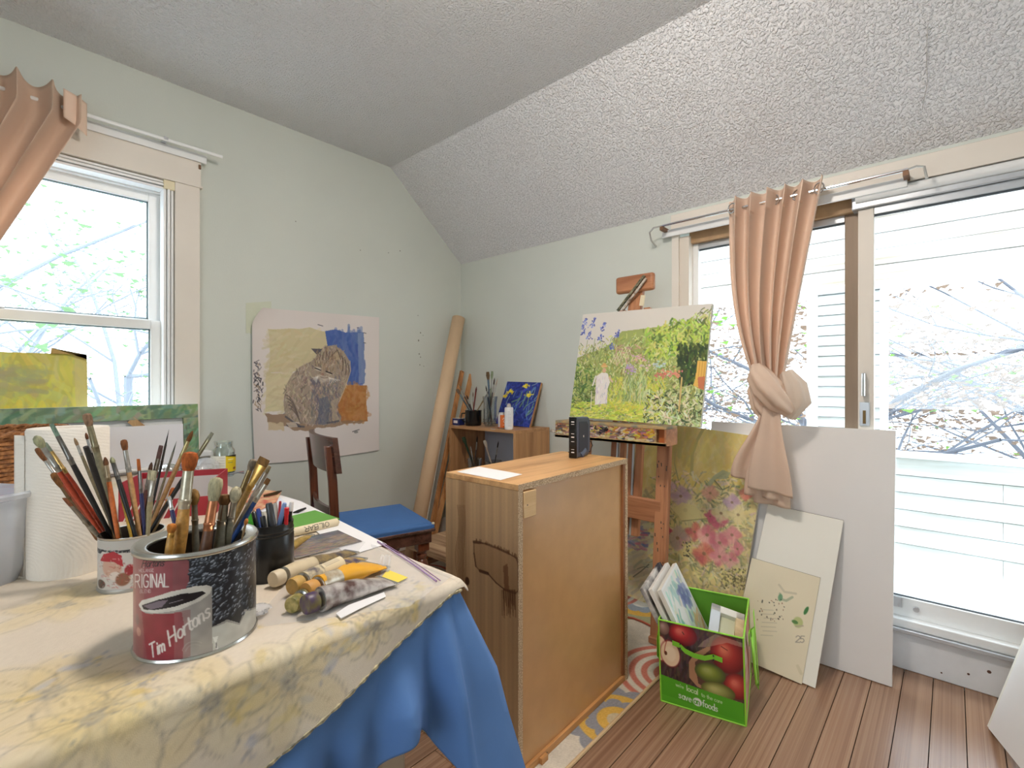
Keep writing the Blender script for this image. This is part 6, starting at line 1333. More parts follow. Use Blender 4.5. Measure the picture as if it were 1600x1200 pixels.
for (x, y) in ((250, 480), (300, 470), (350, 500)): g.line(GX((x, y), (x - 20, y + 130)), 1.2, (120, 140, 80), .8)
for k in range(6):
    x = 420 + k * 20; g.line(GX((x, 560 - k * 10), (x + 26, 640 - k * 10)), 1.1, (216, 206, 170), .9); g.line(GX((x + 30, 545 - k * 6), (x - 20, 640 - k * 8)), 1.1, (216, 206, 170), .9)
g.strokes(60, (960, 1000, 540, 570), [(196, 150, 140), (190, 170, 150), (150, 130, 110)], (3, 6), (1.2, 2), a=.8)
for (x, y, n, c) in ((540, 670, 34, (180, 150, 190)), (590, 600, 20, (206, 160, 160)), (770, 700, 22, (214, 130, 110)), (835, 700, 30, (220, 140, 116)), (740, 720, 14, (200, 120, 100)), (730, 640, 24, (176, 196, 190)), (640, 650, 16, (206, 180, 170))):
    for _ in range(n): g.ell(*G4(x + random.gauss(0, 22), y + random.gauss(0, 14)), random.uniform(1, 2.4), random.uniform(.8, 1.8), tuple(min(255, q + random.randint(-18, 18)) for q in c), .9)
# child in white with a straw hat
g.poly(GX((310, 720), (345, 695), (385, 700), (400, 760), (385, 800), (380, 900), (300, 910), (305, 790)), (222, 214, 206)); g.line(GX((305, 720), (285, 780)), 3, (214, 206, 196)); g.line(GX((395, 730), (415, 755)), 3, (206, 176, 150))
g.ell(*G4(362, 680), 3.4, 4, (206, 160, 130)); g.ell(*G4(362, 652), 6.5, 2.2, (214, 170, 110)); g.ell(*G4(362, 640), 3.6, 2.2, (206, 156, 96)); g.strokes(40, (930, 949, 590, 632), [(196, 180, 190), (170, 160, 186), (236, 230, 222)], (3, 7), (.8, 1.4), (70, 110), .7)
g.line(GX((278, 820), (272, 935)), 1.6, (214, 206, 180))
# yellow chair at the right
g.poly(GX((985, 615), (1050, 620), (1040, 720), (1020, 810), (955, 780), (970, 740)), (222, 176, 84)); g.poly(GX((985, 725), (1035, 720), (1025, 810), (990, 800)), (196, 116, 76)); [g.line(GX((1000 + k * 18, 625), (990 + k * 18, 720)), 1, (190, 136, 56), .8) for k in range(3)]
g.line(GX((880, 730), (860, 950)), 2.4, (206, 176, 110))
flat_print('painted_face', g, o, U, V, painted('oil_paint'), gp)
# ---- yellow flower painting on the floor
o, U, V = rect((2.235, .70, RH * 0 + .003), .66, .905, 12.8, 5)
fw = thing('flower_painting', o + U * .5, 'tall yellow canvas of pink and cream flowers leaning behind the easel', 'painting')
slab(MB(), o, U, V, .02).build('stretched_panel', mat('white_canvas_edge'), fw, bev=.0015)
f = Paint(270, 370, (220, 198, 122), plane_map(o, U, V)); f.k = 1.25
F4 = lambda x, y: (950 + x / 4.1367, 640 + y / 4.1379); FX = lambda *a: [F4(*t) for t in a]
f.strokes(700, (980, 1215, 660, 760), [(214, 186, 96), (206, 176, 84), (200, 178, 110), (222, 196, 110)], (14, 30), (4, 9), (50, 130), .4, 8)
f.strokes(700, (960, 1200, 760, 1010), [(196, 176, 110), (170, 158, 104), (206, 190, 130), (150, 140, 96), (214, 196, 120)], (10, 22), (3, 7), (0, 180), .55, 10)
f.strokes(300, (940, 1015, 800, 1000), [(196, 186, 150), (176, 170, 146), (206, 196, 166), (150, 148, 130)], (14, 30), (4, 8), (10, 60), .7, 8)
f.line(FX((620, 120), (575, 200), (545, 290), (540, 420)), 5, (150, 144, 86), .7); f.line(FX((435, 260), (430, 350), (455, 455)), 1.8, (130, 130, 90), .8)
f.strokes(80, (1040, 1085, 660, 720), [(186, 164, 90), (176, 160, 100)], (14, 26), (5, 9), (70, 100), .35)
f.strokes(260, (1020, 1150, 740, 900), [(120, 120, 82), (100, 104, 74), (140, 136, 92)], (8, 18), (1.4, 3), (0, 180), .6)
f.strokes(260, (1090, 1200, 760, 920), [(96, 100, 70), (126, 122, 80), (220, 206, 140), (150, 140, 90)], (6, 14), (1.2, 2.6), (0, 180), .65)
f.strokes(420, (1020, 1200, 735, 930), [(232, 216, 160), (222, 204, 140), (196, 186, 150), (206, 180, 160), (170, 162, 120)], (5, 12), (1.6, 4), (0, 180), .6)
def petalled(x, y, r, cols, n=7, yel=None):
    for k in range(n):
        a = 360 / n * k + random.uniform(-15, 15); f.ell(*F4(x + math.cos(R_(a)) * r * .55, y + math.sin(R_(a)) * r * .5), r * .55 / 4.13, r * .34 / 4.13, random.choice(cols), .68, -a, soft=.5)
        f.line(FX((x, y), (x + math.cos(R_(a)) * r, y + math.sin(R_(a)) * r)), .7, tuple(int(q * .75) for q in cols[0]), .4)
    f.ell(*F4(x, y), r * .16 / 4.13, r * .14 / 4.13, yel or (120, 90, 60), .7)
PK = [(214, 130, 130), (206, 110, 120), (224, 156, 146), (196, 90, 104)]; CO = [(206, 96, 80), (214, 120, 96), (190, 76, 80)]; CRM = [(226, 206, 140), (232, 214, 156), (214, 190, 116)]; LV = [(186, 150, 170), (206, 170, 176), (170, 130, 150)]
for (x, y, r, c) in ((500, 650, 90, CRM), (470, 560, 70, LV), (400, 500, 45, LV), (660, 540, 55, [(206, 140, 116), (196, 130, 106)]), (800, 600, 55, LV), (890, 545, 45, CO), (710, 715, 62, [(206, 84, 106), (216, 110, 120)]), (660, 690, 40, [(196, 80, 100)]), (560, 790, 60, CO), (640, 810, 70, PK), (720, 860, 66, PK), (800, 810, 60, PK), (620, 930, 74, CO), (720, 950, 62, PK), (790, 970, 52, PK), (835, 900, 45, PK), (730, 670, 60, CRM), (840, 680, 60, CRM), (950, 720, 40, CRM), (450, 830, 80, [(196, 130, 130), (176, 150, 130)]), (380, 780, 36, [(176, 50, 80)])): petalled(x, y, r, c)
f.poly(FX((420, 640), (480, 600), (560, 620), (640, 700), (560, 715), (480, 720)), (226, 208, 130), .8); f.line(FX((480, 720), (640, 705)), 1.4, (130, 116, 70), .8)
f.poly(FX((640, 480), (680, 430), (740, 390), (790, 410), (770, 450), (700, 450), (660, 500)), (150, 158, 116), .8); f.line(FX((690, 460), (740, 520), (780, 500)), 1.8, (80, 84, 56), .8)
for _ in range(130): f.ell(*F4(random.uniform(730, 900), random.uniform(1030, 1160)), random.uniform(1, 2.4), random.uniform(.7, 1.4), random.choice([(86, 78, 48), (206, 190, 110), (120, 108, 66)]), .85, random.uniform(0, 180))
for _ in range(50): f.ell(*F4(random.uniform(480, 540), random.uniform(850, 950)), random.uniform(1, 2), 1.2, random.choice([(60, 54, 40), (206, 186, 110)]), .85)
f.strokes(60, (975, 1010, 822, 860), [(110, 130, 176), (190, 110, 120), (90, 110, 150), (176, 130, 150)], (6, 14), (2, 4), (-20, 30), .75)
f.line(FX((165, 1080), (220, 1040), (265, 1000)), 1.8, (80, 84, 76), .9); f.line(FX((190, 1030), (230, 1015), (262, 1020)), 1.4, (90, 94, 86), .8)
f.mottle(.05, 30); f.a = f.a ** .78; flat_print('painted_face', f, o, U, V, painted('oil_paint'), fw)
# ---- white boards
def board(name, corner, w, h, lean, roll, th, m, label, cat='board', em=None):
    o, U, V = rect(corner, w, h, lean, roll); t = thing(name, o + U * .5, label, cat); slab(MB(), o, U, V, th).build('board_face', m, t, bev=.0008)
    n = U.cross(V).normalized(); MB().obox(o + V - n * th, U, V / V.length * .0012, n * th * .9).build('top_edge', em or mat('brown_board_edge', (96, 78, 62), .8), t)
    return o, U, V, t
M_prim = mat('white_primer', (228, 224, 220), .5, var=.03, vscale=3)
board('large_board', (2.292, .166, .002), .722, .957, 10.4, 0, .012, M_prim, 'largest plain white board leaning against the sliding door', em=mat('white_canvas_edge'))
board('primed_panel', (2.092, .376, .0025), .285, .642, 27.0, 4.2, .006, mat('cream_primer', (230, 226, 214), .5, var=.03, vscale=3), 'medium white panel leaning on the largest board')
o, U, V, t = board('sketch_panel', (2.086, .419, .0025), .258, .398, 27.0, 4.2, .004, mat('cream_gesso', (220, 208, 178), .6, var=.04, vscale=4), 'small cream panel with green paint dabs and pencilled number')
s = Paint(148, 222, (222, 210, 182), plane_map(o, U, V)); s.k = 1.6; K4 = lambda x, y: (1150 + x / 3.639, 760 + y / 3.636); s.mottle(.02, 50)
s.line([K4(250, 610), K4(252, 640), K4(285, 650), K4(320, 630)], 3.2, (150, 160, 130), .7); s.ell(*K4(252, 632), 3, 5, (90, 140, 100), .8); s.line([K4(245, 560), K4(275, 600), K4(340, 610)], 3, (196, 186, 160), .8)
s.ell(*K4(398, 706), 2.2, 6, (60, 120, 60), 1, 15); s.ell(*K4(352, 772), 6, 7, (170, 180, 110), .8); s.ell(*K4(334, 770), 4, 2.4, (76, 120, 60), .9); s.line([K4(340, 795), K4(380, 792)], 2, (176, 160, 140), .8)
for _ in range(34): s.ell(*K4(random.uniform(120, 280), random.uniform(640, 770)), random.uniform(.5, 1.2), random.uniform(.5, 1.3), random.choice([(96, 80, 66), (60, 60, 50), (150, 110, 84)]), .8)
for k in range(7): s.line([K4(140 + random.uniform(0, 20), 700 + k * 24), K4(200 + random.uniform(0, 50), 704 + k * 24)], .9, (170, 160, 140), .6)
s.text('25', *K4(338, 884), 10, (150, 142, 128), 1.1, (1.2, .08), (.1, -1)); s.line([K4(350, 1020), K4(368, 1060)], 4, (196, 186, 150), .5)
flat_print('gesso_face', s, o, U, V, painted('paper_print'), t, .0006)
# canvas at the right bottom
A = Vector((2.24, -.085, .003)); Vv = Vector((.20, -.19, .60)); Uu = Vector((-.62, -.02, .0)); Uu = Uu - Vv * (Uu.dot(Vv) / Vv.dot(Vv)); 
wcv = thing('blank_canvas', A + Uu * .5, 'blank white canvas leaning by the door at the frame corner', 'canvas')
nn = Uu.cross(Vv).normalized(); nn = nn if nn.y < 0 else -nn
lift = Vector((0, 0, max(0, -Uu.z)))
MB().obox(A + lift, Uu, Vv, nn * .018).build('stretched_panel', mat('white_canvas_edge'), wcv, bev=.002)
MB().obox(A + lift - nn * .001 + Uu * .05, Uu * .9, Vv, nn * .0012).build('primed_face', M_prim, wcv)
# ---- green shopping bag
f0 = Vector((1.645, .7695, .0)); f1 = Vector((1.709, .5047, .0)); bd = (f1 - f0).normalized(); bbk = Vector((-bd.y, bd.x, 0)); bw3 = (f1 - f0).length; bh3 = .292; dp = .335
if bbk.x < 0: bbk = -bbk
bag = thing('shopping_bag', f0 + bd * bw3 / 2 + bbk * dp / 2, 'green fabric shopping bag printed with apples, holding small canvases', 'bag')
M_gr = mat('lime_nonwoven', (118, 190, 40), .6, var=.08, vscale=12, bump=.2, bscale=500, bdist=.001); M_gi = mat('green_lining', (96, 158, 40), .6, var=.06, vscale=10)
T3 = .002; f0.z = .002
def bulged(O, U, V, amt, nm, m, n=20, inner=0.0):
    N_ = U.cross(V).normalized(); P = np.zeros((n, n, 3))
    for j in range(n):
        for i in range(n):
            u, v = i / (n - 1), 1 - j / (n - 1); P[j, i] = O + U * u + V * v + N_ * (amt * 16 * u * (1 - u) * v * (1 - v) - inner)
    return MB().grid(P).build(nm, m, bag, smooth=60)
Vb = Vector((-.012, .004, bh3)); bO = f0.copy()
flb, frb, brb, blb = bO, bO + bd * bw3, bO + bd * bw3 + bbk * dp, bO + bbk * dp
def wallp(a, b, nm, m, amt=.004, n=20): return bulged(a, b - a, Vb, amt, nm, m, n)
bulged(brb, blb - brb, Vb, .004, 'back_side', M_gi); bulged(flb + (blb - flb), flb - blb, Vb, .006, 'left_side', M_gr); bulged(frb, brb - frb, Vb, .008, 'right_side', mat('apple_gusset', (206, 190, 176), .5, col2=(186, 90, 80), vscale=14))
bulged(flb + bbk * .002, bd * bw3, Vb, .004, 'front_lining', M_gi, inner=.002)
MB().prism([flb, frb, brb, blb], (0, 0, .002)).build('bottom', M_gr, bag)
bp2 = Paint(230, 250, (64, 46, 44), plane_map(flb, bd * bw3, Vb)); bp2.k = 1.75
E4 = lambda x, y: (990 + x / 4.2875, 860 + y / 4.2857); EX = lambda *a: [E4(*t) for t in a]
bp2.strokes(300, (1028, 1165, 965, 1070), [(74, 54, 50), (56, 40, 40), (88, 64, 58), (96, 76, 66)], (16, 34), (2, 5), (60, 100), .6)
def fruit(x, y, rx, ry, base, hi, dk):
    for k in range(12):
        q = k / 12; c = tuple(int(dk[i] + (base[i] - dk[i]) * min(1, q * 2) + (hi[i] - base[i]) * max(0, q * 2 - 1)) for i in range(3)); bp2.ell(*E4(x - q * rx * .25, y - q * ry * .3), rx * (1 - q * .9) / 4.29, ry * (1 - q * .9) / 4.29, c, 1, soft=.08)
fruit(340, 560, 98, 80, (176, 40, 44), (226, 120, 100), (110, 20, 28)); bp2.line(EX((340, 545), (350, 560)), 1.6, (70, 40, 30))
fruit(215, 520, 40, 50, (150, 116, 104), (190, 160, 150), (110, 80, 72))
for (x, y, rx, ry, an) in ((190, 655, 45, 90, 10), (255, 690, 66, 92, 0)):
    bp2.ell(*E4(x, y), rx / 4.29 + 1.2, ry / 4.29 + 1.2, (150, 50, 50)); bp2.ell(*E4(x, y), rx / 4.29, ry / 4.29, (232, 206, 170), soft=.1); bp2.ell(*E4(x, y), rx * .6 / 4.29, ry * .6 / 4.29, (240, 220, 190), .8)
bp2.ell(*E4(225, 686), 2.4, 3.6, (96, 50, 30)); bp2.line(EX((235, 600), (222, 640), (216, 680)), 1.2, (170, 60, 50)); bp2.line(EX((300, 840), (300, 880)), 3, (50, 36, 36))
bp2.poly(EX((380, 740), (420, 680), (500, 640), (620, 620), (735, 640), (735, 1010), (560, 960), (430, 900), (380, 840)), (176, 130, 96)); bp2.poly(EX((420, 740), (520, 660), (735, 640), (735, 1010), (560, 950), (440, 880)), (90, 60, 48))
fruit(640, 690, 110, 130, (170, 50, 44), (226, 130, 96), (110, 26, 26)); fruit(700, 900, 84, 90, (176, 60, 50), (226, 120, 100), (120, 30, 30)); fruit(520, 810, 100, 72, (126, 140, 50), (176, 180, 100), (76, 84, 36)); fruit(570, 930, 110, 62, (150, 150, 80), (196, 190, 120), (96, 96, 44))
bp2.poly(EX((560, 555), (740, 610), (740, 640), (640, 610), (500, 640), (440, 640), (480, 600)), (200, 176, 150), .5); bp2.line(EX((600, 635), (640, 660)), 1.5, (110, 40, 34))
bp2.poly(EX((170, 822), (740, 1012), (745, 1180), (170, 1000)), (84, 168, 36)); bp2.poly(EX((300, 830), (740, 980), (740, 1020), (300, 866)), (84, 168, 36), 0)
bp2.poly(EX((170, 950), (745, 1140), (745, 1200), (170, 1010)), (96, 184, 44), .6)
dr = (math.cos(.34), math.sin(.34)); ds = lambda k: (dr[0] * k, dr[1] * k)
bp2.text("we're", *E4(288, 902), 5.6, (206, 226, 176), .8, ds(1.05), (0, -1)); bp2.text('local', *E4(360, 930), 8.4, (220, 232, 196), 1.2, ds(1.1), (0, -1)); bp2.text('to the core', *E4(458, 966), 6.0, (206, 226, 176), .8, ds(1.12), (0, -1))
bp2.ell(*E4(430, 1006), 7.2, 7.2, (232, 236, 226)); bp2.text('save', *E4(306, 980), 10.6, (232, 238, 224), 1.3, ds(.92), (0, -1)); bp2.text('on', *E4(407, 1014), 10.0, (84, 168, 36), 1.4, ds(.95), (0, -1)); bp2.text('foods', *E4(464, 1034), 10.6, (232, 238, 224), 1.3, ds(.95), (0, -1))
flat_print('apple_print', bp2, flb, bd * bw3, Vb, painted('glossy_bag_print', .35, .15, 60, .2), bag, .001, lambda u, v: .005 * 16 * u * (1 - u) * v * (1 - v))
M_pipe = mat('lime_piping', (150, 216, 60), .5)
for a, b in ((flb + Vb, frb + Vb), (frb + Vb, brb + Vb), (brb + Vb, blb + Vb), (blb + Vb, flb + Vb), (flb, flb + Vb), (frb, frb + Vb), (brb, brb + Vb), (flb, frb), (frb, brb)): MB().tube([a, b], .003, 8).build('piping', M_pipe, bag)
N_ = (bd.cross(Vb)).normalized()
def on_front(px, py, l): u, v = plane_map(flb, bd * bw3, Vb)(px, py); return flb + bd * bw3 * u + Vb * (1 - v) + N_ * l
hl = [on_front(*E4(*q), l) for q, l in (((272, 612), .006), ((325, 628), .009), ((360, 655), .016), ((420, 682), .018), ((490, 700), .016), ((545, 696), .009), ((606, 722), .006))]
hs = MB(); vs = []
for pnt in hl: vs += [pnt - Vb / bh3 * .008, pnt + Vb / bh3 * .008, pnt + Vb / bh3 * .008 + N_ * .002, pnt - Vb / bh3 * .008 + N_ * .002]
fs = [(4 * i + j, 4 * i + (j + 1) % 4, 4 * i + 4 + (j + 1) % 4, 4 * i + 4 + j) for i in range(len(hl) - 1) for j in range(4)]; hs.add(vs, fs + [(3, 2, 1, 0), (24, 25, 26, 27)]); fst = hs.build('front_strap', mat('green_webbing', (124, 196, 48), .6), bag, smooth=30)
for q in ((326, 614), (326, 642), (548, 688), (548, 716)): c = on_front(*E4(*q), .0125); MB().lathe([(.0005, -.004), (.003, 0), (.0005, .004)], c, 8, cap0=False, cap1=False).build('rivet', M_black, fst)
bi = plane_map(brb, blb - brb, Vb)
for q in ((686, 378), (688, 402)):
    d = ray(*E4(*q)); c0 = Vector((0, 0, EYE)); t = (brb - c0).dot(bbk) / d.dot(bbk); c = c0 + d * t - bbk * .004; MB().lathe([(.0005, -.003), (.003, 0), (.0005, .003)], c, 8, cap0=False, cap1=False).build('rivet', M_black, bag)
sn = bd
def strap(pts, w, nm):
    vs = []; wv = bbk
    for pnt, tw in pts:
        wd = (wv * math.cos(tw) + sn * math.sin(tw)).normalized() * w / 2; vs += [pnt - wd, pnt + wd]
    fs = [(2 * i, 2 * i + 1, 2 * i + 3, 2 * i + 2) for i in range(len(pts) - 1)]; MB().add(vs, fs).build(nm, M_pipe, bag, solid=.0022, smooth=60)
R0 = frb + sn * .012
strap([(R0 + bbk * .09 + Vb * .80, 0), (R0 + bbk * .085 + Vb * .95, 0), (R0 + bbk * .10 + Vb * .98 + sn * .01, .3), (R0 + bbk * .12 + Vb * .6 + sn * .012, .2), (R0 + bbk * .15 + Vb * .25 + sn * .016, .1), (R0 + bbk * .19 + Vb * .12 + sn * .022, 0), (R0 + bbk * .23 + Vb * .3 + sn * .018, 0), (R0 + bbk * .25 + Vb * .7 + sn * .012, 0), (R0 + bbk * .255 + Vb * .97 + sn * .008, 0)], .034, 'shoulder_strap')
strap([(flb - sn * .004 + bbk * .05 + Vb * .95, 0), (flb - sn * .016 + bbk * .05 + Vb * .7, 0), (flb - sn * .02 + bbk * .06 + Vb * .45, 0), (flb - sn * .008 + bbk * .09 + Vb * .32, 0), (flb - sn * .006 + bbk * .2 + Vb * .6, 0), (flb - sn * .006 + bbk * .25 + Vb * .95, 0)], .026, 'shoulder_strap')
# small canvases in the bag
def bag_canvas(tl, tr, bl_len, dep, label, paint=None, th=.016, edge=None):
    """Canvas whose top edge runs between pixels tl and tr at depth dep, sloping down into the bag."""
    A = at_t(*tl, dep[0]); B = at_t(*tr, dep[1]); U = B - A; dn = bl_len; V = -dn
    V = V - U * (V.dot(U) / U.dot(U)); O = A - V; t = thing('small_canvas', O + U * .5, label, 'canvas', 'small canvases in the shopping bag')
    slab(MB(), O, U, V, th).build('stretched_panel', edge or mat('white_canvas_edge'), t, bev=.001)
    if paint: paint(O, U, V, t)
    return O, U, V, t
def flowerp(O, U, V, t):
    c = Paint(90, 130, (226, 226, 220)); c.strokes(80, (.1, .9, .05, .95), [(150, 200, 180), (190, 214, 196), (206, 196, 170), (226, 220, 206)], (10, 26), (3, 7), (40, 130), .6)
    for _ in range(50): c.ell(.72 + random.gauss(0, .1), .24 + random.gauss(0, .07), random.uniform(3, 7), random.uniform(2, 5), random.choice([(120, 130, 176), (150, 160, 196), (96, 106, 150)]), .6, random.uniform(0, 180), raw=False) if False else c.ell((.72 + random.gauss(0, .1)) * 90, (.24 + random.gauss(0, .06)) * 130, random.uniform(3, 7), random.uniform(2, 5), random.choice([(120, 130, 176), (150, 160, 196), (96, 106, 150)]), .6, random.uniform(0, 180), raw=True)
    for _ in range(26): c.ell((.45 + random.gauss(0, .12)) * 90, (.82 + random.gauss(0, .07)) * 130, random.uniform(2, 6), random.uniform(2, 4), random.choice([(60, 100, 190), (230, 236, 240), (90, 130, 176), (40, 60, 96)]), .75, random.uniform(0, 180), raw=True)
    c.strokes(30, (.55, .95, .45, .75), [(214, 170, 110), (206, 186, 150)], (10, 24), (3, 6), (20, 60), .6); c.strokes(20, (.05, .3, .3, .8), [(90, 170, 150), (120, 190, 170)], (12, 26), (3, 6), (50, 80), .7)
    for e in ([(0, 0), (1, 0)], [(0, 0), (0, 1)], [(1, 0), (1, 1)]): c.line(e, 6, (236, 236, 234))
    flat_print('painted_face', c, O, U, V, painted('oil_paint'), t)
dn = Vector((.085, -.02, -.25)); sb = bd * .10
dnv = bd * .115 + bbk * -.01 + Vector((0, 0, -.225))
bag_canvas((1033, 911), (1071, 873), dnv, (1.70, 1.86), 'white canvas with the painted flowers facing out of the bag', flowerp) if False else None
def bag_slab(u0, s0, w, L, tilt, back0, label, fn=None, rise=.10, em=None, th=.016):
    """Canvas standing in the bag: bottom edge along the bag's depth, tilted towards the bag's left."""
    up = (-bd * math.sin(tilt) + Vector((0, 0, 1)) * math.cos(tilt)); O = flb + bd * u0 + bbk * (back0) + Vector((0, 0, s0)); U = bbk * w; V = up * L
    t = thing('small_canvas', O + U * .5, label, 'canvas', 'small canvases in the shopping bag'); n = U.cross(V).normalized()
    if n.dot(bd) < 0: O = O + U; U = -U
    slab(MB(), O, U, V, th).build('stretched_panel', em or mat('white_canvas_edge'), t, bev=.001)
    if fn: fn(O, U, V, t)
bag_slab(.185, .02, .30, .415, R_(27), .012, 'front canvas with blue flowers on white leaning in the bag', flowerp)
bag_slab(.160, .02, .30, .415, R_(28), .012, 'middle white-edged canvas in the bag', None, em=mat('white_stained_edge', (230, 226, 218), .8))
bag_slab(.135, .02, .30, .415, R_(29), .012, 'rear canvas with black smudged edge in the bag', None, em=mat('smudged_canvas_edge', (226, 222, 214), .8, col2=(60, 56, 62), vscale=16))
# fourth canvas lying back-side up
O = flb + bd * .14 + bbk * .05 + Vector((0, 0, .17)); Uc = bd * .115 + Vector((0, 0, -.02)); Vc = bbk * .19 + Vector((0, 0, .10)); t = thing('small_canvas', O, 'canvas seen from its stretcher back across the bag corner', 'canvas', 'small canvases in the shopping bag'); n = Uc.cross(Vc).normalized()
MB().obox(O, Uc, Vc, n * .002).build('canvas_back', mat('greenish_canvas_back', (206, 206, 176), .8), t)
ul, vl = Uc.length, Vc.length
MB().obox(O, Uc * (.034 / ul), Vc, n * .022).build('stretcher_bar', mat('blue_stained_bar', (206, 212, 218), .6), t, bev=.002); MB().obox(O + Uc * (1 - .03 / ul), Uc * (.03 / ul), Vc, n * .022).build('stretcher_bar', wood('pale_stretcher', (226, 204, 160), (196, 170, 124), 'y', 8, .6), t, bev=.002); MB().obox(O + Vc * (1 - .03 / vl), Uc, Vc * (.03 / vl), n * .022).build('stretcher_bar', mat('white_canvas_edge'), t, bev=.002)
# red cord on the rug
MB().tube([on_z(px, py, RH + .006) for px, py in ((960, 966), (978, 964), (990, 966), (1003, 971), (1013, 976), (1030, 985))], .005, 8).build('power_cable', mat('terracotta_cable', (176, 84, 60), .5), None, 'terracotta cable curving over the rug by the easel foot', 'cable')

# ================================================================== CAT PICTURE ON THE WALL
cO = Vector((.992, YA - .004, .700)); cU = Vector((.782, 0, 0)); cV = Vector((0, 0, .848))
ct = thing('cat_picture', cO + cU * .5, 'white paper with a painted tabby cat pinned to the wall', 'picture')
c = Paint(300, 325, (226, 216, 210), plane_map(cO, cU, cV)); c.k = 1.42; c.mottle(.015, 60)
Q4 = lambda x, y: (380 + x / 5.333, 460 + y / 5.333); QX = lambda *a: [Q4(*t) for t in a]
c.poly(QX((205, 285), (540, 285), (680, 320), (700, 430), (560, 560), (400, 650), (205, 645), (220, 450)), (204, 190, 148), 1, rag=2.5); c.poly(QX((190, 640), (400, 650), (360, 960), (180, 965)), (214, 200, 160), 1, rag=2.5)
c.strokes(160, (418, 500, 514, 640), [(206, 192, 150), (196, 180, 136), (216, 204, 166)], (10, 24), (3, 6), (-30, 60), .4, 6)
c.poly(QX((683, 312), (770, 305), (850, 325), (1000, 330), (1010, 745), (860, 755), (760, 520), (700, 430)), (72, 98, 164), 1, rag=2); c.strokes(120, (515, 568, 520, 600), [(84, 108, 168), (60, 86, 156), (96, 118, 170)], (12, 26), (3, 6), (60, 120), .5, 6); c.poly(QX((950, 335), (1000, 335), (1010, 745), (960, 745)), (140, 156, 186), .6)
c.poly(QX((850, 760), (1025, 760), (1020, 850), (1030, 1050), (800, 1055), (780, 930), (820, 840)), (176, 116, 62), 1, rag=2); c.strokes(120, (532, 572, 604, 656), [(186, 126, 70), (166, 104, 54), (190, 134, 80)], (8, 20), (3, 6), (0, 180), .45, 6)
c.poly(QX((170, 990), (340, 985), (420, 1060), (820, 1050), (1030, 1050), (880, 1080), (600, 1110), (460, 1130), (330, 1090), (190, 1050)), (142, 112, 86), .85, rag=4); c.poly(QX((190, 1060), (330, 1060), (330, 1120), (200, 1130)), (206, 184, 146), .9, rag=2.5)
body = QX((335, 960), (330, 880), (350, 760), (400, 670), (470, 600), (560, 560), (600, 520), (610, 470), (680, 435), (760, 430), (830, 480), (880, 560), (885, 640), (860, 740), (820, 840), (790, 900), (780, 960), (815, 1020), (810, 1050), (700, 1075), (560, 1080), (420, 1050), (350, 1000))
c.poly(body, (160, 142, 124), 1, rag=1.2)
def inb(x, y):
    k = len(body); r = False
    for i in range(k):
        (x1, y1), (x2, y2) = body[i], body[(i + 1) % k]
        if (y1 > y) != (y2 > y) and x < (x2 - x1) * (y - y1) / (y2 - y1) + x1: r = not r
    return r
c.strokes(1100, (440, 548, 540, 664), [(176, 156, 136), (142, 122, 106), (190, 170, 148), (112, 98, 92), (206, 188, 164)], (3, 8), (.8, 1.9), (30, 140), .7, 10, inb)
c.strokes(240, (486, 530, 590, 660), [(112, 106, 112), (90, 92, 108), (136, 124, 120)], (4, 10), (1.2, 2.6), (50, 130), .5, 8, inb)
c.poly(QX((630, 860), (700, 840), (720, 960), (700, 1070), (620, 1070)), (82, 92, 116), .55, rag=1.5); c.poly(QX((730, 880), (790, 860), (770, 960), (800, 1030), (740, 1050)), (190, 170, 140), .6, rag=1.5)
for k in range(5): c.line([Q4(350 + k * 8 + t * 90, 830 + k * 28 + t * t * 120) for t in np.linspace(0, 1, 8)], 1.6, (82, 70, 66), .6)
for (a, b) in (((350, 1010), (470, 1090)), ((360, 1080), (500, 1090)), ((700, 1060), (790, 1045))): c.line([Q4(*a), Q4(*b)], 3, (70, 72, 84), .7)
c.poly(QX((350, 1060), (430, 1050), (450, 1090), (380, 1100)), (206, 190, 170), .8)
c.poly(QX((560, 452), (655, 455), (640, 480), (605, 500)), (86, 80, 86)); c.poly(QX((720, 530), (780, 470), (805, 545), (760, 550)), (186, 162, 130)); c.line(QX((722, 525), (780, 468), (808, 545)), 1.3, (70, 60, 54), .9)
c.strokes(120, (492, 536, 545, 580), [(150, 126, 100), (120, 100, 84), (176, 150, 118)], (4, 9), (1, 1.8), (50, 110), .6, 8, inb)
for k in range(5): c.line(QX((630 + k * 26, 545), (645 + k * 24, 480)), 1.2, (84, 70, 62), .75)
c.poly(QX((600, 600), (640, 610), (640, 640), (605, 630)), (206, 196, 178)); c.line(QX((598, 612), (640, 630)), 1.7, (50, 44, 44)); c.line(QX((685, 640), (735, 660)), 1.9, (50, 44, 44)); c.line(QX((690, 655), (730, 668)), 1.3, (200, 186, 160), .9)
c.line(QX((660, 580), (650, 660)), 2.4, (176, 150, 126), .8); c.ell(*Q4(655, 664), 3, 2, (150, 112, 96)); [c.ell(*Q4(x, y), 5.5, 3.4, (216, 202, 182), .6, soft=.7) for x, y in ((635, 682), (685, 698), (660, 712))]; c.line(QX((640, 684), (668, 694), (700, 690)), 1.0, (110, 84, 74), .8)
for k in range(6): c.line(QX((620, 680), (575 + k * 6, 690 + k * 8)), .7, (240, 234, 226), .9); c.line(QX((710, 690), (715 + k * 17, 740 - k * 5)), .7, (240, 234, 226), .9)
for k in range(3): c.line([Q4(820 + k * 24 + 10 * math.sin(t * 3), 520 + k * 30 + t * 120) for t in np.linspace(0, 1, 6)], 1.6, (70, 58, 54), .7)
c.line(QX((885, 560), (890, 640), (850, 760), (800, 880)), 1.6, (206, 180, 140), .8)
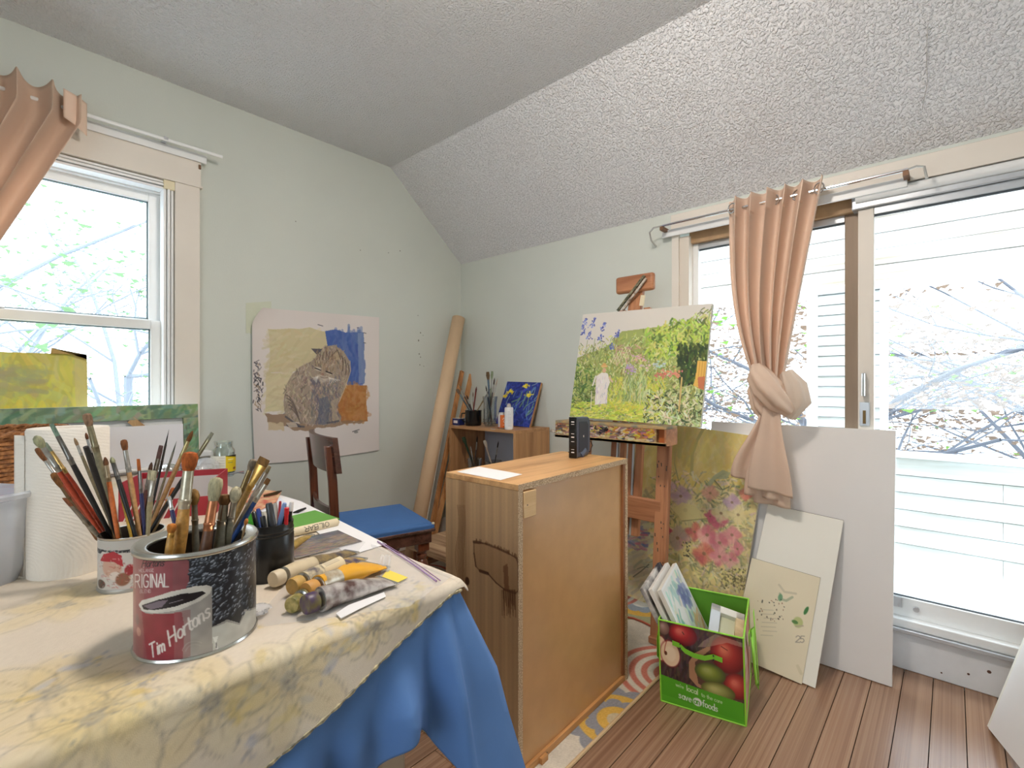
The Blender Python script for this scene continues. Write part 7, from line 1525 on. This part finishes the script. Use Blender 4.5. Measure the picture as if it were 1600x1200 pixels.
for _ in range(70):
    x, y = random.gauss(112, 20), random.uniform(540, 960); c.line(QX((x, y), (x + random.gauss(0, 16), y + random.uniform(8, 36))), random.uniform(.6, 1.8), random.choice([(60, 56, 64), (40, 38, 44), (176, 150, 120), (90, 84, 96)]), .85)
for (x, y, w) in ((615, 258, 42), (945, 292, 10), (1000, 415, 16), (1000, 335, 18)): c.line(QX((x, y), (x + w, y + w * .3)), 1.3, (70, 66, 76), .8)
c.line(QX((905, 1135), (960, 1120)), 1.4, (60, 60, 60), .8); c.ell(*Q4(935, 1140), 4, 2, (110, 110, 104), .7)
c.a = c.a ** .9; cn_ = 300; u = np.linspace(0, 1, c.w)[None, :]; v = np.linspace(1, 0, c.h)[:, None]
P = np.zeros((c.h, c.w, 3)); lw = .012 * (1 - np.abs(v - .45) * 1.2)
wob = .012 * np.maximum(0, v - .86) / .14 - .02 * (1 - v) ** 2 * 0
P[:, :, 0] = cO.x + u * cU.x + (.055 * np.clip((v - .88) / .12, 0, 1) ** 1.5 + .012 * np.clip((.35 - v) / .35, 0, 1)) * (1 - u) ** 2
P[:, :, 2] = cO.z + v * cV.z - .03 * (1 - u) * (1 - v) * 0 + .012 * (u - .5) * v + .018 * (1 - v) * (.5 - u) * -1 * 0 - .012 * np.sin(u * 3.1) * (1 - v) + .01 * (u) * v
P[:, :, 1] = cO.y - .004 - .022 * np.clip(1 - u / .16, 0, 1) ** 2 * np.clip(1.1 - v * .3, 0, 1) - .003 * np.sin(u * 5 + v * 3) ** 2
paint_mesh('painted_paper', P, c.a, painted('watercolour_paper', .8, .1, 400), ct)
MB().grid(np.stack([P[::6, ::6, 0], P[::6, ::6, 1] + .0012, P[::6, ::6, 2]], -1)).build('paper_back', M_paper, ct)
MB().prism([(.97, YA - .0015, 1.40), (1.10, YA - .0015, 1.40), (1.10, YA - .0015, 1.585), (.97, YA - .0015, 1.56)], (0, .001, 0)).build('pale_tape', mat('yellowed_tape', (208, 212, 190), .5), ct)

# ================================================================== CURTAINS
M_cur = curtain_cloth('peach_cotton', (238, 212, 190), .25)
# rod over the door
RXx, RZz = 2.405, 1.953
rd = thing('curtain_rod', (RXx, .63, RZz), 'thin white curtain rod with curled ends over the sliding door', 'curtain rod')
MB().tube([(RXx, 1.12, RZz), (RXx, .125, RZz)], .0065, 10).build('rod', M_chrome, rd)
MB().box(RXx + .050, RXx + .060, .13, 1.145, RZz - .048, RZz - .010).build('back_rail', M_white, rd, bev=.002)
MB().tube([(RXx, 1.12, RZz), (RXx - .005, 1.165, RZz - .002), (RXx + .0, 1.19, RZz - .02), (RXx + .03, 1.195, RZz - .055), (RXx + .085, 1.195, RZz - .075)], .0045, 8).build('end_hook', mat('clear_hook', (206, 206, 202), .2, .5), rd)
MB().tube([(RXx, .125, RZz), (RXx - .004, .10, RZz + .004), (RXx - .004, .078, RZz - .004), (RXx + .0, .07, RZz - .05)], .0045, 8).build('end_hook', mat('clear_hook'), rd)
for yy in (1.125, .135): MB().box(RXx - .006, RXx + .088, yy - .012, yy + .006, RZz - .022, RZz - .004).build('bracket', mat('brown_bracket', (120, 86, 60), .5, .3), rd)
def fold_sheet(zs, cfun, wfun, afun, nf, ns=150, ph=0.0, xfun=None, sharp=.0, yfun=None):
    P = np.zeros((len(zs), ns, 3)); s = np.linspace(0, 1, ns)
    for j, z in enumerate(zs):
        w = wfun(z); a = afun(z); cx, cy = cfun(z)
        wave = np.sin(2 * math.pi * nf * s + ph + .5 * np.sin(2 * math.pi * s * 1.7))
        P[j, :, 0] = cx + a * (wave + sharp * np.sin(4 * math.pi * nf * s + ph))
        P[j, :, 1] = cy + (.5 - s) * w + a * .35 * np.cos(2 * math.pi * nf * s + ph)
        P[j, :, 2] = z + (yfun(s, z) if yfun else 0)
    return P
cu1 = thing('curtain', (2.36, .59, .6), 'peach eyelet curtain tied in a knot before the sliding door', 'curtain', 'peach eyelet curtains')
lerp = lambda z, a, b, x, y: x + (y - x) * min(1, max(0, (z - a) / (b - a)))
sm = lambda t: t * t * (3 - 2 * t)
def lr1(z): t = min(1, max(0, (1.99 - z) / .82)); return .778 - .105 * t ** 3, .398 + .145 * t
def w1(z): l, r = lr1(z); return l - r
def c1(z): t = min(1, max(0, (1.99 - z) / .8)); l, r = lr1(z); return (RXx - .032 - .015 * t, (l + r) / 2)
def a1(z): t = min(1, max(0, (1.99 - z) / .8)); return .034 - .004 * t
zs = np.linspace(1.992, 1.15, 70)
MB().grid(fold_sheet(zs, c1, w1, a1, 5.6, 190, 1.0, sharp=.22)).build('gathered_panel', M_cur, cu1, solid=.002, smooth=80)
P = fold_sheet(np.linspace(1.994, 1.90, 8), c1, w1, lambda z: a1(z) + .0016, 5.6, 190, 1.0, sharp=.22); hb1 = MB().grid(P).build('header_band', mat('peach_band', (236, 208, 186), .8, bump=.12, bscale=800, bdist=.0008), cu1, solid=.003, smooth=80)
for yy in (.765, .415, .68, .59, .50):
    pts = [(RXx + .004 * math.sin(a), yy + .004 * math.sin(a * .5) , 0) for a in ()]
    ring = [(RXx - (.022 if yy in (.765, .415) else .0) * 1.0 + .02 * math.cos(a) * (0.35), yy + .02 * math.cos(a) * .94, RZz + .022 * math.sin(a)) for a in np.linspace(0, 2 * math.pi, 25)]
    MB().tube(ring, .0032, 8, caps=False).build('eyelet', M_chrome, hb1)
# knot: a diagonal wrap and two bulges with folds
def fold_tube(pts, rad, n=40, nf=7, amp=.10, flat=1.0, tw=0.0):
    pts = [Vector(p) for p in pts]; m = MB(); k = len(pts); vs = []; prev = None
    for i, p in enumerate(pts):
        t = (pts[min(i + 1, k - 1)] - pts[max(i - 1, 0)]).normalized(); a = prev or Vector((-1, 0, 0)); a = (a - t * a.dot(t)).normalized(); b = t.cross(a); prev = a
        for j in range(n):
            an = 2 * math.pi * j / n; r = rad[i] * (1 + amp * math.sin(nf * an + tw * i) + amp * .5 * math.sin(3 * an + 1 + i * .3)); vs.append(p + a * math.cos(an) * r * flat + b * math.sin(an) * r)
    fs = [(i * n + j, i * n + (j + 1) % n, (i + 1) * n + (j + 1) % n, (i + 1) * n + j) for i in range(k - 1) for j in range(n)] + [tuple(range(n - 1, -1, -1)), tuple((k - 1) * n + j for j in range(n))]
    return m.add(vs, fs)
kx = 2.345; ky = .578
fold_tube([(kx - .0, ky + .065, 1.20), (kx - .035, ky + .05, 1.165), (kx - .055, ky + .015, 1.115), (kx - .05, ky - .03, 1.055), (kx - .02, ky - .065, 1.015)], [.03, .05, .058, .05, .028], nf=6, amp=.09, tw=.25).build('knot_wrap', M_cur, cu1, smooth=70)
fold_tube([(kx + .01, ky + .055, 1.17), (kx + .0, ky + .06, 1.10), (kx - .01, ky + .045, 1.03), (kx - .01, ky + .02, .985)], [.03, .045, .042, .03], nf=6, amp=.12).build('knot_core', M_cur, cu1, smooth=70)
fold_tube([(kx + .01, ky - .045, 1.18), (kx + .0, ky - .075, 1.12), (kx + .005, ky - .085, 1.06), (kx + .005, ky - .05, .99)], [.025, .046, .05, .03], nf=6, amp=.12).build('knot_loop', curtain_cloth('pale_lining', (228, 212, 196), .4), cu1, smooth=70)
def tail(y0, y1, yt, wt, ztop, zb0, zb1, x, nf, amp, nm, m=M_cur):
    ns = 60; P = np.zeros((34, ns, 3)); s = np.linspace(0, 1, ns)
    for j in range(34):
        v = j / 33; q = sm(v); wl, wr = yt + wt / 2 + (y0 - yt - wt / 2) * q, yt - wt / 2 + (y1 - yt + wt / 2) * q
        P[j, :, 1] = wl + (wr - wl) * s; P[j, :, 2] = ztop + ((zb0 + (zb1 - zb0) * s) - ztop) * v
        P[j, :, 0] = x - .02 * math.sin(v * 2.6) - amp * (.4 + .6 * v) * np.sin(2 * math.pi * nf * s + .6)
    MB().grid(P).build(nm, m, cu1, solid=.002, smooth=80)
tail(.745, .60, .60, .05, 1.03, .715, .675, 2.325, 1.6, .016, 'tail_layer')
tail(.665, .49, .575, .07, 1.035, .675, .655, 2.300, 1.2, .012, 'tail_layer')
tail(.690, .53, .59, .06, 1.02, .638, .625, 2.33, 1.8, .012, 'tail_layer')
tail(.655, .51, .58, .06, 1.02, .605, .598, 2.345, 1.4, .012, 'tail_layer')
# window rod and its curtain, drawn aside
rd2 = thing('curtain_rod', (.0, 2.70, 2.26), 'flat white curtain rod above the double-hung window', 'curtain rod')
MB().tube([(-1.1, 2.705, 2.264), (.836, 2.705, 2.264)], .008, 8, flat=[.6, .6]).build('rod', M_white, rd2)
MB().box(-1.1, .78, 2.748, 2.754, 2.222, 2.262).build('back_rail', M_white, rd2, bev=.002)
for xx in (.60, -.6): MB().box(xx - .008, xx + .008, 2.70, 2.78, 2.262, 2.274).build('bracket', M_chrome, rd2)
MB().box(.745, .755, 2.75, 2.757, 2.19, 2.21).build('screw_plate', mat('brown_bracket'), rd2)
cu2 = thing('curtain', (-.25, 2.69, 1.0), 'peach eyelet curtain drawn aside at the double-hung window', 'curtain', 'peach eyelet curtains')
ns = 170; zs = np.linspace(2.335, .95, 70); P = np.zeros((len(zs), ns, 3)); s = np.linspace(0, 1, ns)
for j, z in enumerate(zs):
    v = (2.335 - z) / (2.335 - .95); xr = .285 - .42 * max(0, 2.22 - z) ; xl = -.62 + .0 * v
    xr = max(xr, -.42 + .1 * max(0, v - .6)); xx = xl + (xr - xl) * s; sq = .048
    P[j, :, 0] = xx + .012 * np.cos(2 * math.pi * 9 * s); P[j, :, 1] = 2.660 - sq * np.sin(2 * math.pi * 9 * s + .6 * np.sin(7 * s)) - .02 * v; P[j, :, 2] = z - .02 * s * (1 - v) + .006 * np.sin(2 * math.pi * 9 * s) * (1 - v)
MB().grid(P).build('gathered_panel', M_cur, cu2, solid=.002, smooth=80)
fl_ = np.zeros((12, 12, 3))
for j in range(12):
    for i in range(12): a, b = i / 11, j / 11; fl_[j, i] = (.245 + a * .075, 2.665 - .01 * math.sin(a * 3) + .03 * a, 2.325 - b * .115 - a * .02 - .02 * a * b)
MB().grid(fl_).build('header_flap', mat('peach_band'), cu2, solid=.003, smooth=80)
for r_ in (0, 1, 2):
    ring = [(.262 + .006 * r_ + .012 * math.cos(a), 2.672 + .008 * r_, 2.262 + .024 * math.sin(a)) for a in np.linspace(0, 2 * math.pi, 25)]
    MB().tube(ring, .003, 8, caps=False).build('eyelet', M_chrome, cu2)
print('OBJECT COUNT', len(bpy.data.objects), 'TRIS', sum(len(o.data.polygons) * 2 for o in bpy.data.objects if o.type == 'MESH'))
